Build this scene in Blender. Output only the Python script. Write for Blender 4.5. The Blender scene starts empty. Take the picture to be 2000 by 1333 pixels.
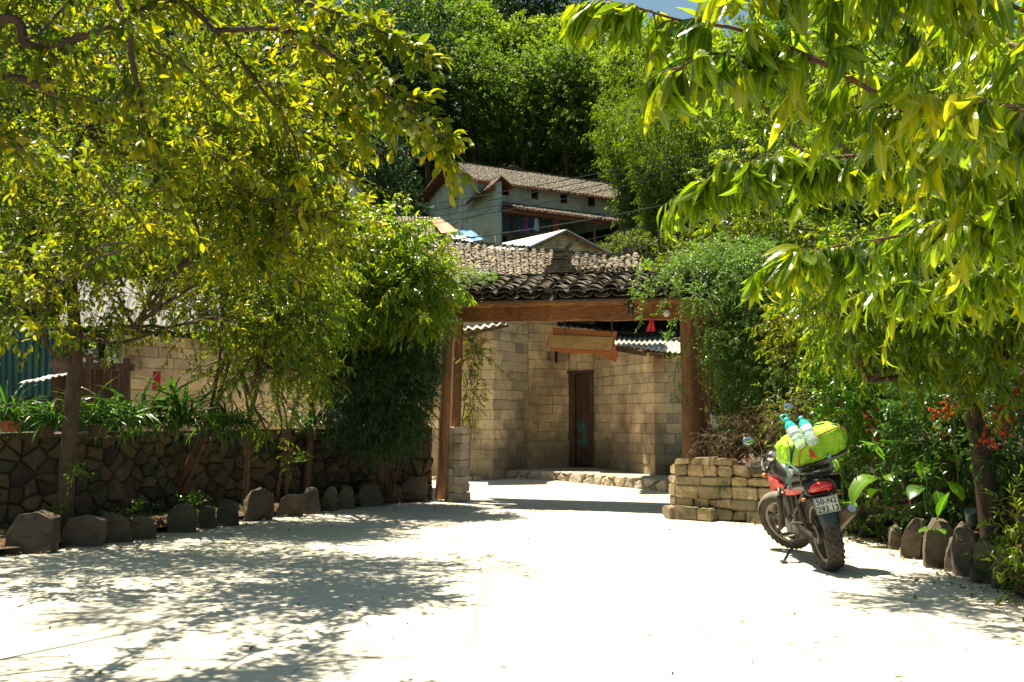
import bpy, bmesh, math, random
import numpy as np
from mathutils import Vector, noise as mnoise
R = math.radians
rng = np.random.default_rng(7); random.seed(7)
scene = bpy.context.scene
# ---------------------------------------------------------------- camera
F = 1944.0; PITCH = 4.3; CAMZ = 1.32
cam_d = bpy.data.cameras.new('camera'); cam = bpy.data.objects.new('camera', cam_d)
scene.collection.objects.link(cam); scene.camera = cam
cam.location = (0, 0, CAMZ); cam.rotation_euler = (R(90 + PITCH), 0, 0)
cam_d.sensor_width = 36; cam_d.lens = 36 * F / 2000; cam_d.clip_end = 3000; cam_d.clip_start = 0.05
# ---------------------------------------------------------------- light
SUN = Vector((-0.24, 0.17, 0.955)).normalized()          # towards the sun
w = bpy.data.worlds.new('World'); scene.world = w; w.use_nodes = True
nt = w.node_tree; nt.nodes.clear()
sky = nt.nodes.new('ShaderNodeTexSky'); sky.sky_type = 'NISHITA'; sky.sun_disc = False
sky.sun_elevation = math.asin(SUN.z); sky.sun_rotation = math.atan2(SUN.x, SUN.y); sky.dust_density = 3.0; sky.ozone_density = .35; sky.altitude = 1200
bg = nt.nodes.new('ShaderNodeBackground'); bg.inputs[1].default_value = 0.055
ow = nt.nodes.new('ShaderNodeOutputWorld')
tn = nt.nodes.new('ShaderNodeMix'); tn.data_type = 'RGBA'; tn.blend_type = 'MULTIPLY'; tn.inputs[0].default_value = 1; tn.inputs[7].default_value = (1.0, 1.12, .93, 1)   # slightly green-white humid sky
nt.links.new(sky.outputs[0], tn.inputs[6]); nt.links.new(tn.outputs[2], bg.inputs[0]); nt.links.new(bg.outputs[0], ow.inputs[0])
sd = bpy.data.lights.new('sun', 'SUN'); sd.energy = 5.0; sd.angle = R(0.53); sd.color = (1, .90, .70)
so = bpy.data.objects.new('sun', sd); scene.collection.objects.link(so)
so.rotation_euler = SUN.to_track_quat('Z', 'Y').to_euler(); so.location = (0, 0, 60)
vs = scene.view_settings; vs.view_transform = 'Standard'; vs.look = 'None'; vs.gamma = 1; vs.use_curve_mapping = False
vs.exposure = 1.42
scene.cycles.max_bounces = 8; scene.cycles.transmission_bounces = 6; scene.cycles.diffuse_bounces = 4

# ---------------------------------------------------------------- helpers
_s, _c = math.sin(R(PITCH)), math.cos(R(PITCH))
def P(px, py, Y):
    u = (px - 1000) / F; v = (666.5 - py) / F
    d = Vector((u, _c - v * _s, _s + v * _c)); d *= Y / d.y
    return Vector((d.x, d.y, d.z + CAMZ))
def Gd(px, py, z=0.0):
    p = P(px, py, 1.0) - Vector((0, 0, CAMZ)); t = (z - CAMZ) / p.z
    return Vector((p.x * t, p.y * t, z))

class MB:
    def __init__(s): s.v = []; s.n = 0; s.l = []; s.t = []; s.tint = []; s.rib = []
    def add(s, v, faces, tint=.5):
        v = np.asarray(v, float).reshape(-1, 3)
        for f in faces: s.l.append(np.asarray(f, np.int64) + s.n); s.t.append(np.array([len(f)]))
        s.v.append(v); s.n += len(v)
        s.tint.append(np.full(len(v), tint) if np.isscalar(tint) else np.asarray(tint, float)); s.rib.append(np.zeros(len(v)))
    def addm(s, V, faces, tint, rib=None):                       # V (n,k,3), same faces for each
        n, k = V.shape[:2]
        off = (np.arange(n) * k)[:, None] + s.n
        for f in faces:
            s.l.append((off + np.asarray(f)[None, :]).ravel()); s.t.append(np.full(n, len(f)))
        s.v.append(V.reshape(-1, 3)); s.n += n * k
        s.tint.append(np.repeat(tint, k)); s.rib.append(np.zeros(n * k) if rib is None else np.tile(rib, n))
    def box(s, c, h, ax=None, tint=.5, jit=0.0):
        c = np.array(c, float); h = np.array(h, float)
        A = np.eye(3) if ax is None else np.array([list(a) for a in ax], float)
        q = np.array([[x, y, z] for x in (-1, 1) for y in (-1, 1) for z in (-1, 1)], float) * h
        if jit: q += rng.normal(0, jit, q.shape)
        s.add(c + q @ A, [(0, 1, 3, 2), (4, 6, 7, 5), (0, 4, 5, 1), (2, 3, 7, 6), (0, 2, 6, 4), (1, 5, 7, 3)], tint)
    def beam(s, p, q, wd, ht, tint=.5, up=(0, 0, 1), jit=0.0):
        p = Vector(p); q = Vector(q); a = (q - p).normalized(); u = Vector(up); b = a.cross(u).normalized(); u = b.cross(a)
        s.box((p + q) / 2, ((q - p).length / 2, wd / 2, ht / 2), (a, b, u), tint, jit)
    def tube(s, pts, rad, n=8, tint=.5, cap=True):
        pts = [Vector(p) for p in pts]; m = len(pts)
        if np.isscalar(rad): rad = [rad] * m
        V = []; prev = None
        for i, p in enumerate(pts):
            t = (pts[min(i + 1, m - 1)] - pts[max(i - 1, 0)])
            t = t.normalized() if t.length > 1e-9 else Vector((0, 0, 1))
            if prev is None: prev = Vector((1, 0, 0)) if abs(t.x) < .8 else Vector((0, 1, 0))
            b = (prev - t * prev.dot(t)); b = b.normalized() if b.length > 1e-6 else t.orthogonal().normalized(); prev = b; c = t.cross(b)
            for k in range(n):
                a = 2 * math.pi * k / n; V.append(p + (b * math.cos(a) + c * math.sin(a)) * rad[i])
        fs = [(i * n + k, i * n + (k + 1) % n, (i + 1) * n + (k + 1) % n, (i + 1) * n + k) for i in range(m - 1) for k in range(n)]
        if cap: fs += [tuple(range(n))[::-1], tuple((m - 1) * n + k for k in range(n))]
        s.add([list(v) for v in V], fs, tint)
    def lathe(s, prof, c, ax=(0, 0, 1), n=20, tint=.5):   # prof [(r,h)]
        a = Vector(ax).normalized(); b = a.orthogonal().normalized(); d = a.cross(b); c = Vector(c)
        V = [c + a * h + (b * math.cos(2 * math.pi * k / n) + d * math.sin(2 * math.pi * k / n)) * r for r, h in prof for k in range(n)]
        m = len(prof)
        fs = [(i * n + k, i * n + (k + 1) % n, (i + 1) * n + (k + 1) % n, (i + 1) * n + k) for i in range(m - 1) for k in range(n)]
        s.add([list(v) for v in V], fs, tint)
    def blob(s, c, r, ax=None, n=16, m=10, fn=None, tint=.5):   # ellipsoid with modifier fn(unit)->scale
        c = np.array(c, float); A = np.eye(3) if ax is None else np.array([list(a) for a in ax], float)
        V = []
        for i in range(m + 1):
            th = math.pi * i / m
            for k in range(n):
                ph = 2 * math.pi * k / n; u = np.array([math.sin(th) * math.cos(ph), math.sin(th) * math.sin(ph), math.cos(th)])
                q = u * np.array(r)
                if fn is not None: q = q * fn(u)
                V.append(c + q @ A)
        fs = [(i * n + k, (i + 1) * n + k, (i + 1) * n + (k + 1) % n, i * n + (k + 1) % n) for i in range(m) for k in range(n)]
        s.add(V, fs, tint)
    def build(s, name, mat, parent=None, smooth=False, local=None):
        me = bpy.data.meshes.new(name)
        V = np.concatenate(s.v); L = np.concatenate(s.l); T = np.concatenate(s.t)
        base = local if local is not None else (tree_loc(parent) if parent else None)
        if base is not None: V = V - np.array(base)[None, :]
        me.vertices.add(len(V)); me.vertices.foreach_set('co', V.astype(np.float32).ravel())
        me.loops.add(len(L)); me.loops.foreach_set('vertex_index', L.astype(np.int32))
        me.polygons.add(len(T)); me.polygons.foreach_set('loop_start', (np.cumsum(T) - T).astype(np.int32))
        try: me.polygons.foreach_set('loop_total', T.astype(np.int32))
        except Exception: pass
        me.update(calc_edges=True)
        me.polygons.foreach_set('use_smooth', np.full(len(T), bool(smooth)))
        at = me.attributes.new('tint', 'FLOAT', 'POINT'); at.data.foreach_set('value', np.concatenate(s.tint).astype(np.float32))
        if any(r.any() for r in s.rib): at = me.attributes.new('rib', 'FLOAT', 'POINT'); at.data.foreach_set('value', np.concatenate(s.rib).astype(np.float32))
        me.materials.append(mat)
        o = bpy.data.objects.new(name, me); scene.collection.objects.link(o)
        if parent: o.parent = parent
        elif local is not None: o.location = local
        return o
def tree_loc(o):
    p = Vector((0, 0, 0))
    while o is not None: p += o.location; o = o.parent
    return p
def tag(o, label=None, cat=None, group=None, kind=None):
    if label: o['label'] = label
    if cat: o['category'] = cat
    if group: o['group'] = group
    if kind: o['kind'] = kind
    return o
def empty(name, loc, label=None, cat=None, group=None):
    o = bpy.data.objects.new(name, None); o.location = loc; o.empty_display_size = .2
    scene.collection.objects.link(o); return tag(o, label, cat, group)
def copy_tree(o, parent=None):
    c = o.copy(); scene.collection.objects.link(c); c.parent = parent
    for ch in o.children: copy_tree(ch, c)
    return c
def bm_mb(bm, mb, tint=.5):
    bm.verts.ensure_lookup_table(); bm.verts.index_update()
    mb.add([list(v.co) for v in bm.verts], [[v.index for v in f.verts] for f in bm.faces], tint); bm.free()
def cat_rom(pts, n=6):
    pts = [Vector(p) for p in pts]; q = [pts[0] * 2 - pts[1]] + pts + [pts[-1] * 2 - pts[-2]]; out = []
    for i in range(1, len(q) - 2):
        a, b, c, d = q[i - 1:i + 3]
        for k in range(n):
            t = k / n; out.append(.5 * ((2 * b) + (c - a) * t + (2 * a - 5 * b + 4 * c - d) * t * t + (-a + 3 * b - 3 * c + d) * t ** 3))
    out.append(pts[-1]); return out
ORD = ['first', 'second', 'third', 'fourth', 'fifth', 'sixth', 'seventh', 'eighth', 'ninth', 'tenth', 'eleventh', 'twelfth',
       'thirteenth', 'fourteenth', 'fifteenth', 'sixteenth', 'seventeenth', 'eighteenth', 'nineteenth', 'twentieth']

# ---------------------------------------------------------------- materials
def nodes(name):
    m = bpy.data.materials.new(name); m.use_nodes = True; t = m.node_tree
    b = t.nodes['Principled BSDF']; return m, t, b
def ramp(t, fac, stops):
    r = t.nodes.new('ShaderNodeValToRGB'); e = r.color_ramp.elements
    while len(e) < len(stops): e.new(.5)
    for x, (p, c) in zip(e, stops): x.position = p; x.color = (*c, 1)
    t.links.new(fac, r.inputs[0]); return r.outputs[0]
def noise(t, sc, det=4, co=None, rough=.55):
    n = t.nodes.new('ShaderNodeTexNoise'); n.inputs['Scale'].default_value = sc; n.inputs['Detail'].default_value = det
    n.inputs['Roughness'].default_value = rough
    if co is None:
        c = t.nodes.new('ShaderNodeTexCoord'); co = c.outputs['Object']
    t.links.new(co, n.inputs['Vector']); return n.outputs[0]
def mixc(t, fac, a, b, mode='MIX'):
    m = t.nodes.new('ShaderNodeMix'); m.data_type = 'RGBA'; m.blend_type = mode
    for i, x in ((0, fac), (6, a), (7, b)):
        if hasattr(x, 'default_value') or hasattr(x, 'links'): t.links.new(x, m.inputs[i])
        elif i == 0: m.inputs[0].default_value = x
        else: m.inputs[i].default_value = (*x, 1)
    return m.outputs[2]
def attr(t, n='tint'):
    a = t.nodes.new('ShaderNodeAttribute'); a.attribute_name = n; return a.outputs['Fac']
def mathn(t, op, a, b=None):
    m = t.nodes.new('ShaderNodeMath'); m.operation = op
    for i, x in ((0, a), (1, b)):
        if x is None: continue
        if isinstance(x, (int, float)): m.inputs[i].default_value = x
        else: t.links.new(x, m.inputs[i])
    return m.outputs[0]
def scaled_co(t, s):
    c = t.nodes.new('ShaderNodeTexCoord'); m = t.nodes.new('ShaderNodeMapping'); m.inputs['Scale'].default_value = s
    t.links.new(c.outputs['Object'], m.inputs[0]); return m.outputs[0]
def bump(t, b, h, strength=.4, dist=.02):
    n = t.nodes.new('ShaderNodeBump'); n.inputs['Strength'].default_value = strength; n.inputs['Distance'].default_value = dist
    t.links.new(h, n.inputs['Height']); t.links.new(n.outputs[0], b.inputs['Normal'])
def pm(name, c1, c2, sc=6, rough=.8, bsc=None, bst=.4, bd=.01, tvar=0, stain=None, stain_sc=1.5, metal=0, spec=.5, stretch=None, damp=None):
    """surface with two colours mixed by noise, per-piece tint variation, stains of their own shape and bump"""
    m, t, b = nodes(name)
    co = scaled_co(t, stretch) if stretch else None
    f = noise(t, sc, 6, co, .65)
    col = ramp(t, f, [(.32, c1), (.68, c2)])
    if tvar:
        v = ramp(t, attr(t), [(0, (1 - tvar * 1.05, 1 - tvar, 1 - tvar * .85)), (.5, (1, 1, 1)), (.8, (1 + tvar * .5, 1 + tvar * .38, 1 + tvar * .15)), (1, (1, 1.02, 1.12))])
        col = mixc(t, 1.0, col, v, 'MULTIPLY')
    if stain:
        sf = ramp(t, noise(t, stain_sc, 5, None, .6), [(.48, (0, 0, 0)), (.66, (1, 1, 1))])
        col = mixc(t, sf, col, stain)
    if damp:        # rising damp: blotchy grime on the lowest courses
        c_ = t.nodes.new('ShaderNodeTexCoord'); x_ = t.nodes.new('ShaderNodeSeparateXYZ'); t.links.new(c_.outputs['Object'], x_.inputs[0])
        h_ = mathn(t, 'ADD', x_.outputs[2], mathn(t, 'MULTIPLY', noise(t, 1.7, 5), -1.5))
        col = mixc(t, mathn(t, 'MULTIPLY', ramp(t, h_, [(.0, (1, 1, 1)), (.45, (0, 0, 0))]), .6), col, damp)
    t.links.new(col, b.inputs['Base Color']); b.inputs['Roughness'].default_value = rough; b.inputs['Metallic'].default_value = metal
    b.inputs['Specular IOR Level'].default_value = spec
    if bsc: bump(t, b, noise(t, bsc, 6, co, .7), bst, bd)
    return m
def leafm(name, dark, mid, lite, trans=.5, rough=.38, tk=(1.5, 1.7, .6), spec=.5):
    m, t, b = nodes(name)
    dark, mid, lite = [tuple(x * .66 for x in c) for c in (dark, mid, lite)]; tk = tuple(x * 1.5 for x in tk)
    a = attr(t)
    f2 = noise(t, 1.1, 2)
    fac = mathn(t, 'ADD', mathn(t, 'MULTIPLY', a, .75), mathn(t, 'MULTIPLY', mathn(t, 'SUBTRACT', f2, .35), .5))
    col = ramp(t, fac, [(.12, dark), (.5, mid), (.92, lite)])
    rb = ramp(t, attr(t, 'rib'), [(.80, (0, 0, 0)), (.93, (1, 1, 1))])        # paler midrib
    col = mixc(t, mathn(t, 'MULTIPLY', rb, .3), col, tuple(min(.6, x * 1.3 + .07) for x in lite))
    t.links.new(col, b.inputs['Base Color']); b.inputs['Roughness'].default_value = rough; b.inputs['Specular IOR Level'].default_value = spec
    tr = t.nodes.new('ShaderNodeBsdfTranslucent')
    t.links.new(mixc(t, 1.0, col, tk, 'MULTIPLY'), tr.inputs[0])
    mx = t.nodes.new('ShaderNodeMixShader'); mx.inputs[0].default_value = trans
    out = [n for n in t.nodes if n.type == 'OUTPUT_MATERIAL'][0]
    t.links.new(b.outputs[0], mx.inputs[1]); t.links.new(tr.outputs[0], mx.inputs[2]); t.links.new(mx.outputs[0], out.inputs[0])
    return m
def plain(name, c, rough=.5, metal=0, spec=.5, coat=0):
    m, t, b = nodes(name)
    f = noise(t, 14, 4); col = ramp(t, f, [(.3, tuple(x * .8 for x in c)), (.7, tuple(min(1, x * 1.12) for x in c))])
    t.links.new(col, b.inputs['Base Color']); b.inputs['Roughness'].default_value = rough; b.inputs['Metallic'].default_value = metal
    b.inputs['Specular IOR Level'].default_value = spec; b.inputs['Coat Weight'].default_value = coat
    return m

M = {}
# leaves
M['plum'] = leafm('plum_leaf', (.026, .075, .004), (.14, .19, .006), (.42, .365, .008), .57, .36, (2.1, 1.9, .35))
M['plumdark'] = leafm('plum_leaf_deep', (.03, .06, .004), (.08, .12, .005), (.20, .20, .008), .5, .36, (1.8, 1.7, .4))
M['peach'] = leafm('peach_leaf', (.035, .11, .006), (.16, .26, .008), (.46, .45, .012), .55, .28, (1.95, 1.85, .35), .65)
M['peachfar'] = leafm('peach_leaf_bright', (.06, .15, .01), (.19, .29, .012), (.42, .44, .02), .54, .28, (1.8, 1.75, .4), .65)
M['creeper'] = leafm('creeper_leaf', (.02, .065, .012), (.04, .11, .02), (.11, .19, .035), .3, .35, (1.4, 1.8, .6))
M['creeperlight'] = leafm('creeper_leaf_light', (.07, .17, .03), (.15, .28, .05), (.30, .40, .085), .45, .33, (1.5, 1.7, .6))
M['strap'] = leafm('strap_leaf', (.02, .07, .012), (.055, .14, .02), (.14, .24, .03), .38, .3, (1.6, 1.8, .6))
M['canna'] = leafm('broad_leaf', (.06, .17, .018), (.12, .28, .025), (.26, .40, .045), .45, .3, (1.8, 1.9, .5))
M['forest'] = leafm('forest_leaf', (.045, .105, .014), (.12, .20, .022), (.27, .32, .04), .5, .5, (1.6, 1.7, .5))
M['forestlight'] = leafm('forest_leaf_light', (.08, .15, .015), (.19, .27, .025), (.34, .38, .05), .52, .5, (1.6, 1.7, .5))
M['forestdark'] = leafm('forest_leaf_dark', (.012, .04, .01), (.028, .07, .016), (.065, .12, .025), .3, .5, (1.4, 1.7, .6))
M['bamboo'] = leafm('bamboo_leaf', (.05, .11, .008), (.13, .21, .014), (.27, .31, .025), .5, .45, (1.7, 1.7, .4))
M['olive'] = leafm('bush_leaf', (.06, .10, .012), (.14, .19, .022), (.26, .28, .05), .45, .45, (1.6, 1.6, .5))
M['dry'] = leafm('dry_leaf', (.05, .03, .01), (.12, .07, .02), (.12, .13, .02), .3, .7, (1.4, 1.3, .8))
M['litter'] = leafm('fallen_leaf', (.10, .04, .01), (.25, .15, .04), (.35, .28, .06), .2, .7, (1.2, 1.2, .8))
M['flower'] = leafm('orange_flower', (.75, .07, .012), (.95, .13, .02), (1, .24, .05), .35, .5, (1.3, 1.2, 1))
M['plumfruit'] = pm('green_plum', (.14, .20, .03), (.24, .28, .06), 20, .45)
# wood / bark
M['bark'] = pm('dark_bark', (.035, .02, .012), (.09, .055, .035), 22, .9, 60, .8, .01, stretch=(1, 1, .35))
M['twig'] = pm('reddish_twig', (.07, .03, .018), (.15, .075, .04), 20, .8, 50, .5, .004)
M['culm'] = pm('bamboo_culm', (.08, .10, .03), (.16, .17, .06), 8, .5)
def woodm(name, c1, c2, c3, st=(1, 14, 14), rough=.75):
    m, t, b = nodes(name)
    co = scaled_co(t, st); g = noise(t, 2.2, 6, co, .7)
    col = ramp(t, g, [(.3, c1), (.55, c2), (.75, c3)])
    big = ramp(t, noise(t, 1.3, 3), [(.35, (.62, .6, .58)), (.65, (1.1, 1.05, 1.0))])
    col = mixc(t, 1.0, col, big, 'MULTIPLY')
    v = ramp(t, attr(t), [(0, (.8, .8, .8)), (1, (1.15, 1.15, 1.15))]); col = mixc(t, 1.0, col, v, 'MULTIPLY')
    t.links.new(col, b.inputs['Base Color']); b.inputs['Roughness'].default_value = rough; bump(t, b, g, .6, .006)
    return m
M['timber'] = woodm('beam_timber', (.12, .045, .018), (.30, .12, .04), (.44, .21, .08))
M['timberpale'] = woodm('upper_beam_timber', (.26, .11, .035), (.50, .25, .08), (.64, .37, .15))
M['post'] = woodm('post_timber', (.12, .05, .02), (.28, .13, .055), (.40, .21, .10), (14, 14, 1))
M['signwood'] = woodm('sign_timber', (.28, .08, .02), (.42, .13, .035), (.5, .19, .06))
M['signface'] = woodm('sign_board', (.30, .17, .06), (.42, .26, .10), (.50, .33, .15))
M['oldwood'] = woodm('weathered_wood', (.05, .028, .016), (.12, .065, .036), (.21, .13, .075), (6, 6, 1))
M['redwood'] = woodm('red_brown_wood', (.16, .045, .025), (.28, .085, .045), (.36, .14, .07))
# stone
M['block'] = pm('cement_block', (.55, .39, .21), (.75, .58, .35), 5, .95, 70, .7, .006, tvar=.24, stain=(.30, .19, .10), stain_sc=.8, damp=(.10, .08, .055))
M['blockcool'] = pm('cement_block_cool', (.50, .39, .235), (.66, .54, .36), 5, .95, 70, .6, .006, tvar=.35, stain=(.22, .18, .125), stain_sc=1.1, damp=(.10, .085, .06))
M['mortar'] = pm('mortar', (.26, .20, .12), (.42, .34, .23), 12, .95, 60, .6, .006)
M['plaster'] = pm('grey_block_plaster', (.46, .44, .37), (.62, .59, .50), 1.2, .95, 25, .3, .02, tvar=.10, stain=(.25, .25, .23), stain_sc=.35)
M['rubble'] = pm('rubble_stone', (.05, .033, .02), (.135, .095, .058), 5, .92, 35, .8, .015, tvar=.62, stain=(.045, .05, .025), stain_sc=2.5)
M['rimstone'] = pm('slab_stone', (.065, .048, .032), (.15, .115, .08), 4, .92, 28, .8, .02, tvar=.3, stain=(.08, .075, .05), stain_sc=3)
M['kerbstone'] = pm('pale_rubble_stone', (.34, .27, .18), (.52, .43, .31), 5, .92, 35, .7, .012, tvar=.35)
M['brickstone'] = pm('yellow_block_stone', (.26, .18, .09), (.46, .35, .20), 6, .93, 40, .8, .012, tvar=.4, stain=(.10, .10, .045), stain_sc=3.2)
M['tile'] = pm('grey_clay_tile', (.09, .072, .052), (.20, .165, .12), 9, .9, 60, .5, .004, tvar=.45, stain=(.055, .05, .04), stain_sc=4)
M['tilepale'] = pm('pale_clay_tile', (.15, .12, .08), (.33, .275, .195), 7, .9, 50, .4, .004, tvar=.5, stain=(.12, .10, .08), stain_sc=3)
M['tilehigh'] = pm('old_house_tile', (.10, .085, .065), (.22, .19, .145), 4, .9, 30, .4, .01, tvar=.5, stain=(.10, .085, .07), stain_sc=1.2)
M['terracotta'] = pm('terracotta', (.30, .09, .045), (.42, .15, .08), 6, .85, 40, .3, .004)
M['corr'] = pm('fibre_cement_sheet', (.38, .36, .31), (.56, .54, .48), 3, .85, 50, .3, .004, stain=(.22, .2, .17), stain_sc=2.5)
M['tin'] = pm('pale_tin_sheet', (.50, .51, .50), (.66, .67, .66), 2, .45, metal=.35)
M['greenmetal'] = pm('green_metal_sheet', (.006, .042, .026), (.009, .06, .036), 1.5, .5)
M['whitewall'] = pm('whitewash', (.55, .56, .55), (.7, .71, .69), 1.5, .9)
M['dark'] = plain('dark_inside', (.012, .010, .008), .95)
M['soil'] = pm('garden_soil', (.06, .035, .018), (.14, .085, .045), 7, .98, 30, .9, .03, stain=(.17, .09, .04), stain_sc=9)
M['hillsoil'] = pm('hill_soil', (.02, .028, .010), (.05, .06, .02), .3, .98, 3, .8, .3)

# ---------------------------------------------------------------- leaf templates (x along, y across, z up; unit length)
def lance(n, wd, droop, fold, peak=.4, wave=0.0):
    V = []; 
    xs = np.linspace(0, 1, n + 1)
    for i, x in enumerate(xs):
        wy = wd * (math.sin(math.pi * x ** (math.log(.5) / math.log(peak))) ** .8 if 0 < x < 1 else 0.0)
        ang = droop * x; cx = math.sin(ang) / droop if droop else x; cz = -(1 - math.cos(ang)) / droop if droop else 0
        nx, nz = math.sin(ang), math.cos(ang)
        fz = fold * wy + wave * math.sin(x * 14)*wy
        V += [[cx, 0, cz], [cx + nx * fz, wy, cz + nz * fz], [cx + nx * (fold*wy - wave*math.sin(x*14)*wy), -wy, cz + nz * (fold*wy - wave*math.sin(x*14)*wy)]]
    Fq = []
    for i in range(n):
        a, b = 3 * i, 3 * (i + 1)
        if i == 0: Fq += [(a, b, b + 1), (a, b + 2, b)]
        elif i == n - 1: Fq += [(a, b, a + 1), (a, a + 2, b)]
        else: Fq += [(a, b, b + 1, a + 1), (a, a + 2, b + 2, b)]
    return np.array(V), Fq
T_PEACH = [lance(8, .115, 1.0, .35, .38, .12), lance(8, .12, 1.7, .25, .4, .1), lance(8, .10, .5, .5, .4, .15), lance(8, .125, 2.2, .3, .42, .12)]
T_PEACH2 = [lance(3, .12, 1.1, .3, .4), lance(3, .13, .5, .3, .4), lance(3, .115, 1.7, .3, .4)]
T_PLUM = [lance(4, .21, .7, .3, .5), lance(4, .19, 1.3, .25, .5), lance(4, .22, .25, .35, .52)]
T_SMALL = [lance(2, .26, .5, .3, .5), lance(2, .22, .9, .3, .5)]
T_FAR = [(np.array([[0, 0, 0], [.5, .27, .06], [1, 0, -.12], [.5, -.27, .06]]), [(0, 2, 1), (0, 3, 2)])]
T_BAM = [(np.array([[0, 0, 0], [.4, .11, .02], [1, 0, -.25], [.4, -.11, .02]]), [(0, 2, 1), (0, 3, 2)])]
def nrm(a): return a / np.maximum(np.linalg.norm(a, axis=-1, keepdims=True), 1e-9)
def put_leaves(mb, pos, ax, size, tpls, roll=.45, tint=None, up=(0, 0, 1)):
    n = len(pos)
    if n == 0: return
    ax = nrm(ax)
    N = np.array(up, float)[None, :] + rng.normal(0, roll, (n, 3)); N -= (N * ax).sum(1, keepdims=True) * ax
    bad = np.linalg.norm(N, axis=1) < .15; N[bad] += np.cross(ax[bad], [1, .2, .1]); N = nrm(N)
    B = np.cross(N, ax)
    if tint is None: tint = rng.random(n)
    which = rng.integers(0, len(tpls), n)
    for k, (tv, fs) in enumerate(tpls):
        s = which == k
        if not s.any(): continue
        V = pos[s][:, None, :] + size[s][:, None, None] * (tv[None, :, 0:1] * ax[s][:, None] + tv[None, :, 1:2] * B[s][:, None] + tv[None, :, 2:3] * N[s][:, None])
        mb.addm(V, fs, tint[s], (np.abs(tv[:, 1]) < 1e-6).astype(float) if len(tv) > 26 else None)
def twigs(lm, wm, org, d, L, nl, ls, tpls, spread=1.0, sag=.25, down=.25, roll=.45, wr=.003, start=.15, tint=None, tvar=.5):
    """leafy twigs: org (n,3) start points, d (n,3) directions, L lengths"""
    n = len(org); d = nrm(d); L = np.broadcast_to(L, n).astype(float)
    us = np.linspace(start, 1, nl)
    pos = org[:, None, :] + d[:, None, :] * (L[:, None] * us[None, :])[..., None]
    pos[..., 2] -= sag * L[:, None] * us[None, :] ** 2
    tang = d[:, None, :] + np.zeros((1, nl, 1)); tang = tang.copy(); tang[..., 2] -= 2 * sag * us[None, :]; tang = nrm(tang)
    ref = np.where(np.abs(d[:, 2:3]) > .9, np.array([[1., 0, 0]]), np.array([[0., 0, 1.]]))
    b = nrm(np.cross(d, ref)); c = np.cross(b, d)
    az = np.arange(nl)[None, :] * 2.4 + rng.random((n, 1)) * 6.28
    side = b[:, None] * np.cos(az)[..., None] + c[:, None] * np.sin(az)[..., None]
    k = spread * (1.15 - .75 * us)[None, :, None]
    ax = tang + side * k * 1.2; ax[..., 2] -= down; ax += rng.normal(0, .16, ax.shape)
    size = ls * rng.uniform(.55, 1.15, (n, nl)) * (1 - .25 * us ** 3)[None, :]
    bt = rng.random((n, 1)) if tint is None else np.asarray(tint).reshape(-1, 1)
    tt = np.clip(bt * (1 - tvar) + rng.random((n, nl)) * tvar, 0, 1)
    put_leaves(lm, pos.reshape(-1, 3), ax.reshape(-1, 3), size.ravel(), tpls, roll, tt.ravel())
    if wm is not None and wr > 0:
        uu = np.array([0, .5, 1.0]); c3 = org[:, None, :] + d[:, None, :] * (L[:, None] * uu)[..., None]; c3[..., 2] -= sag * L[:, None] * uu ** 2
        V = []
        for i in range(3):
            r = wr * (1.2 - uu[i] * .8)
            for a in (0, 2.09, 4.19): V.append(c3[:, i] + r * (b * math.cos(a) + c * math.sin(a)))
        V = np.stack(V, 1)
        wm.addm(V, [(i * 3 + k2, i * 3 + (k2 + 1) % 3, (i + 1) * 3 + (k2 + 1) % 3, (i + 1) * 3 + k2) for i in range(2) for k2 in range(3)], np.full(n, .5))
_K = rng.normal(0, 1, (5, 3)); _PH = rng.random(5) * 6.28
def pnoise(p, sc): return np.sin(p @ (_K.T * sc) + _PH).mean(1)
def blob_pts(c, r, n, shell=.45, gap=.15, gsc=2.0):
    c = np.array(c, float); r = np.array(r, float)
    u = nrm(rng.normal(0, 1, (n * 2, 3))); q = shell + (1 - shell) * rng.random(n * 2) ** .7
    q *= 1 + .22 * pnoise(c + u * r, 2.2 / max(.3, r.mean()))
    p = c + u * r * q[:, None]
    keep = pnoise(p, gsc) > gap - .6
    return p[keep][:n], u[keep][:n]
def branch(wm, a, b, r0, r1, wob=.12, n=7, up=.0, sides=6):
    a = Vector(a); b = Vector(b); L = (b - a).length; pts = []; rs = []
    o1 = Vector(rng.normal(0, wob * L, 3)); 
    for i in range(n):
        t = i / (n - 1); p = a.lerp(b, t) + o1 * math.sin(math.pi * t) * .6 + Vector((0, 0, up * L * math.sin(math.pi * t)))
        if 0 < i < n - 1: p += Vector(rng.normal(0, wob * L * .12, 3))
        pts.append(p); rs.append(r0 + (r1 - r0) * t)
    wm.tube(pts, rs, sides, rng.random()); return pts
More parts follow.
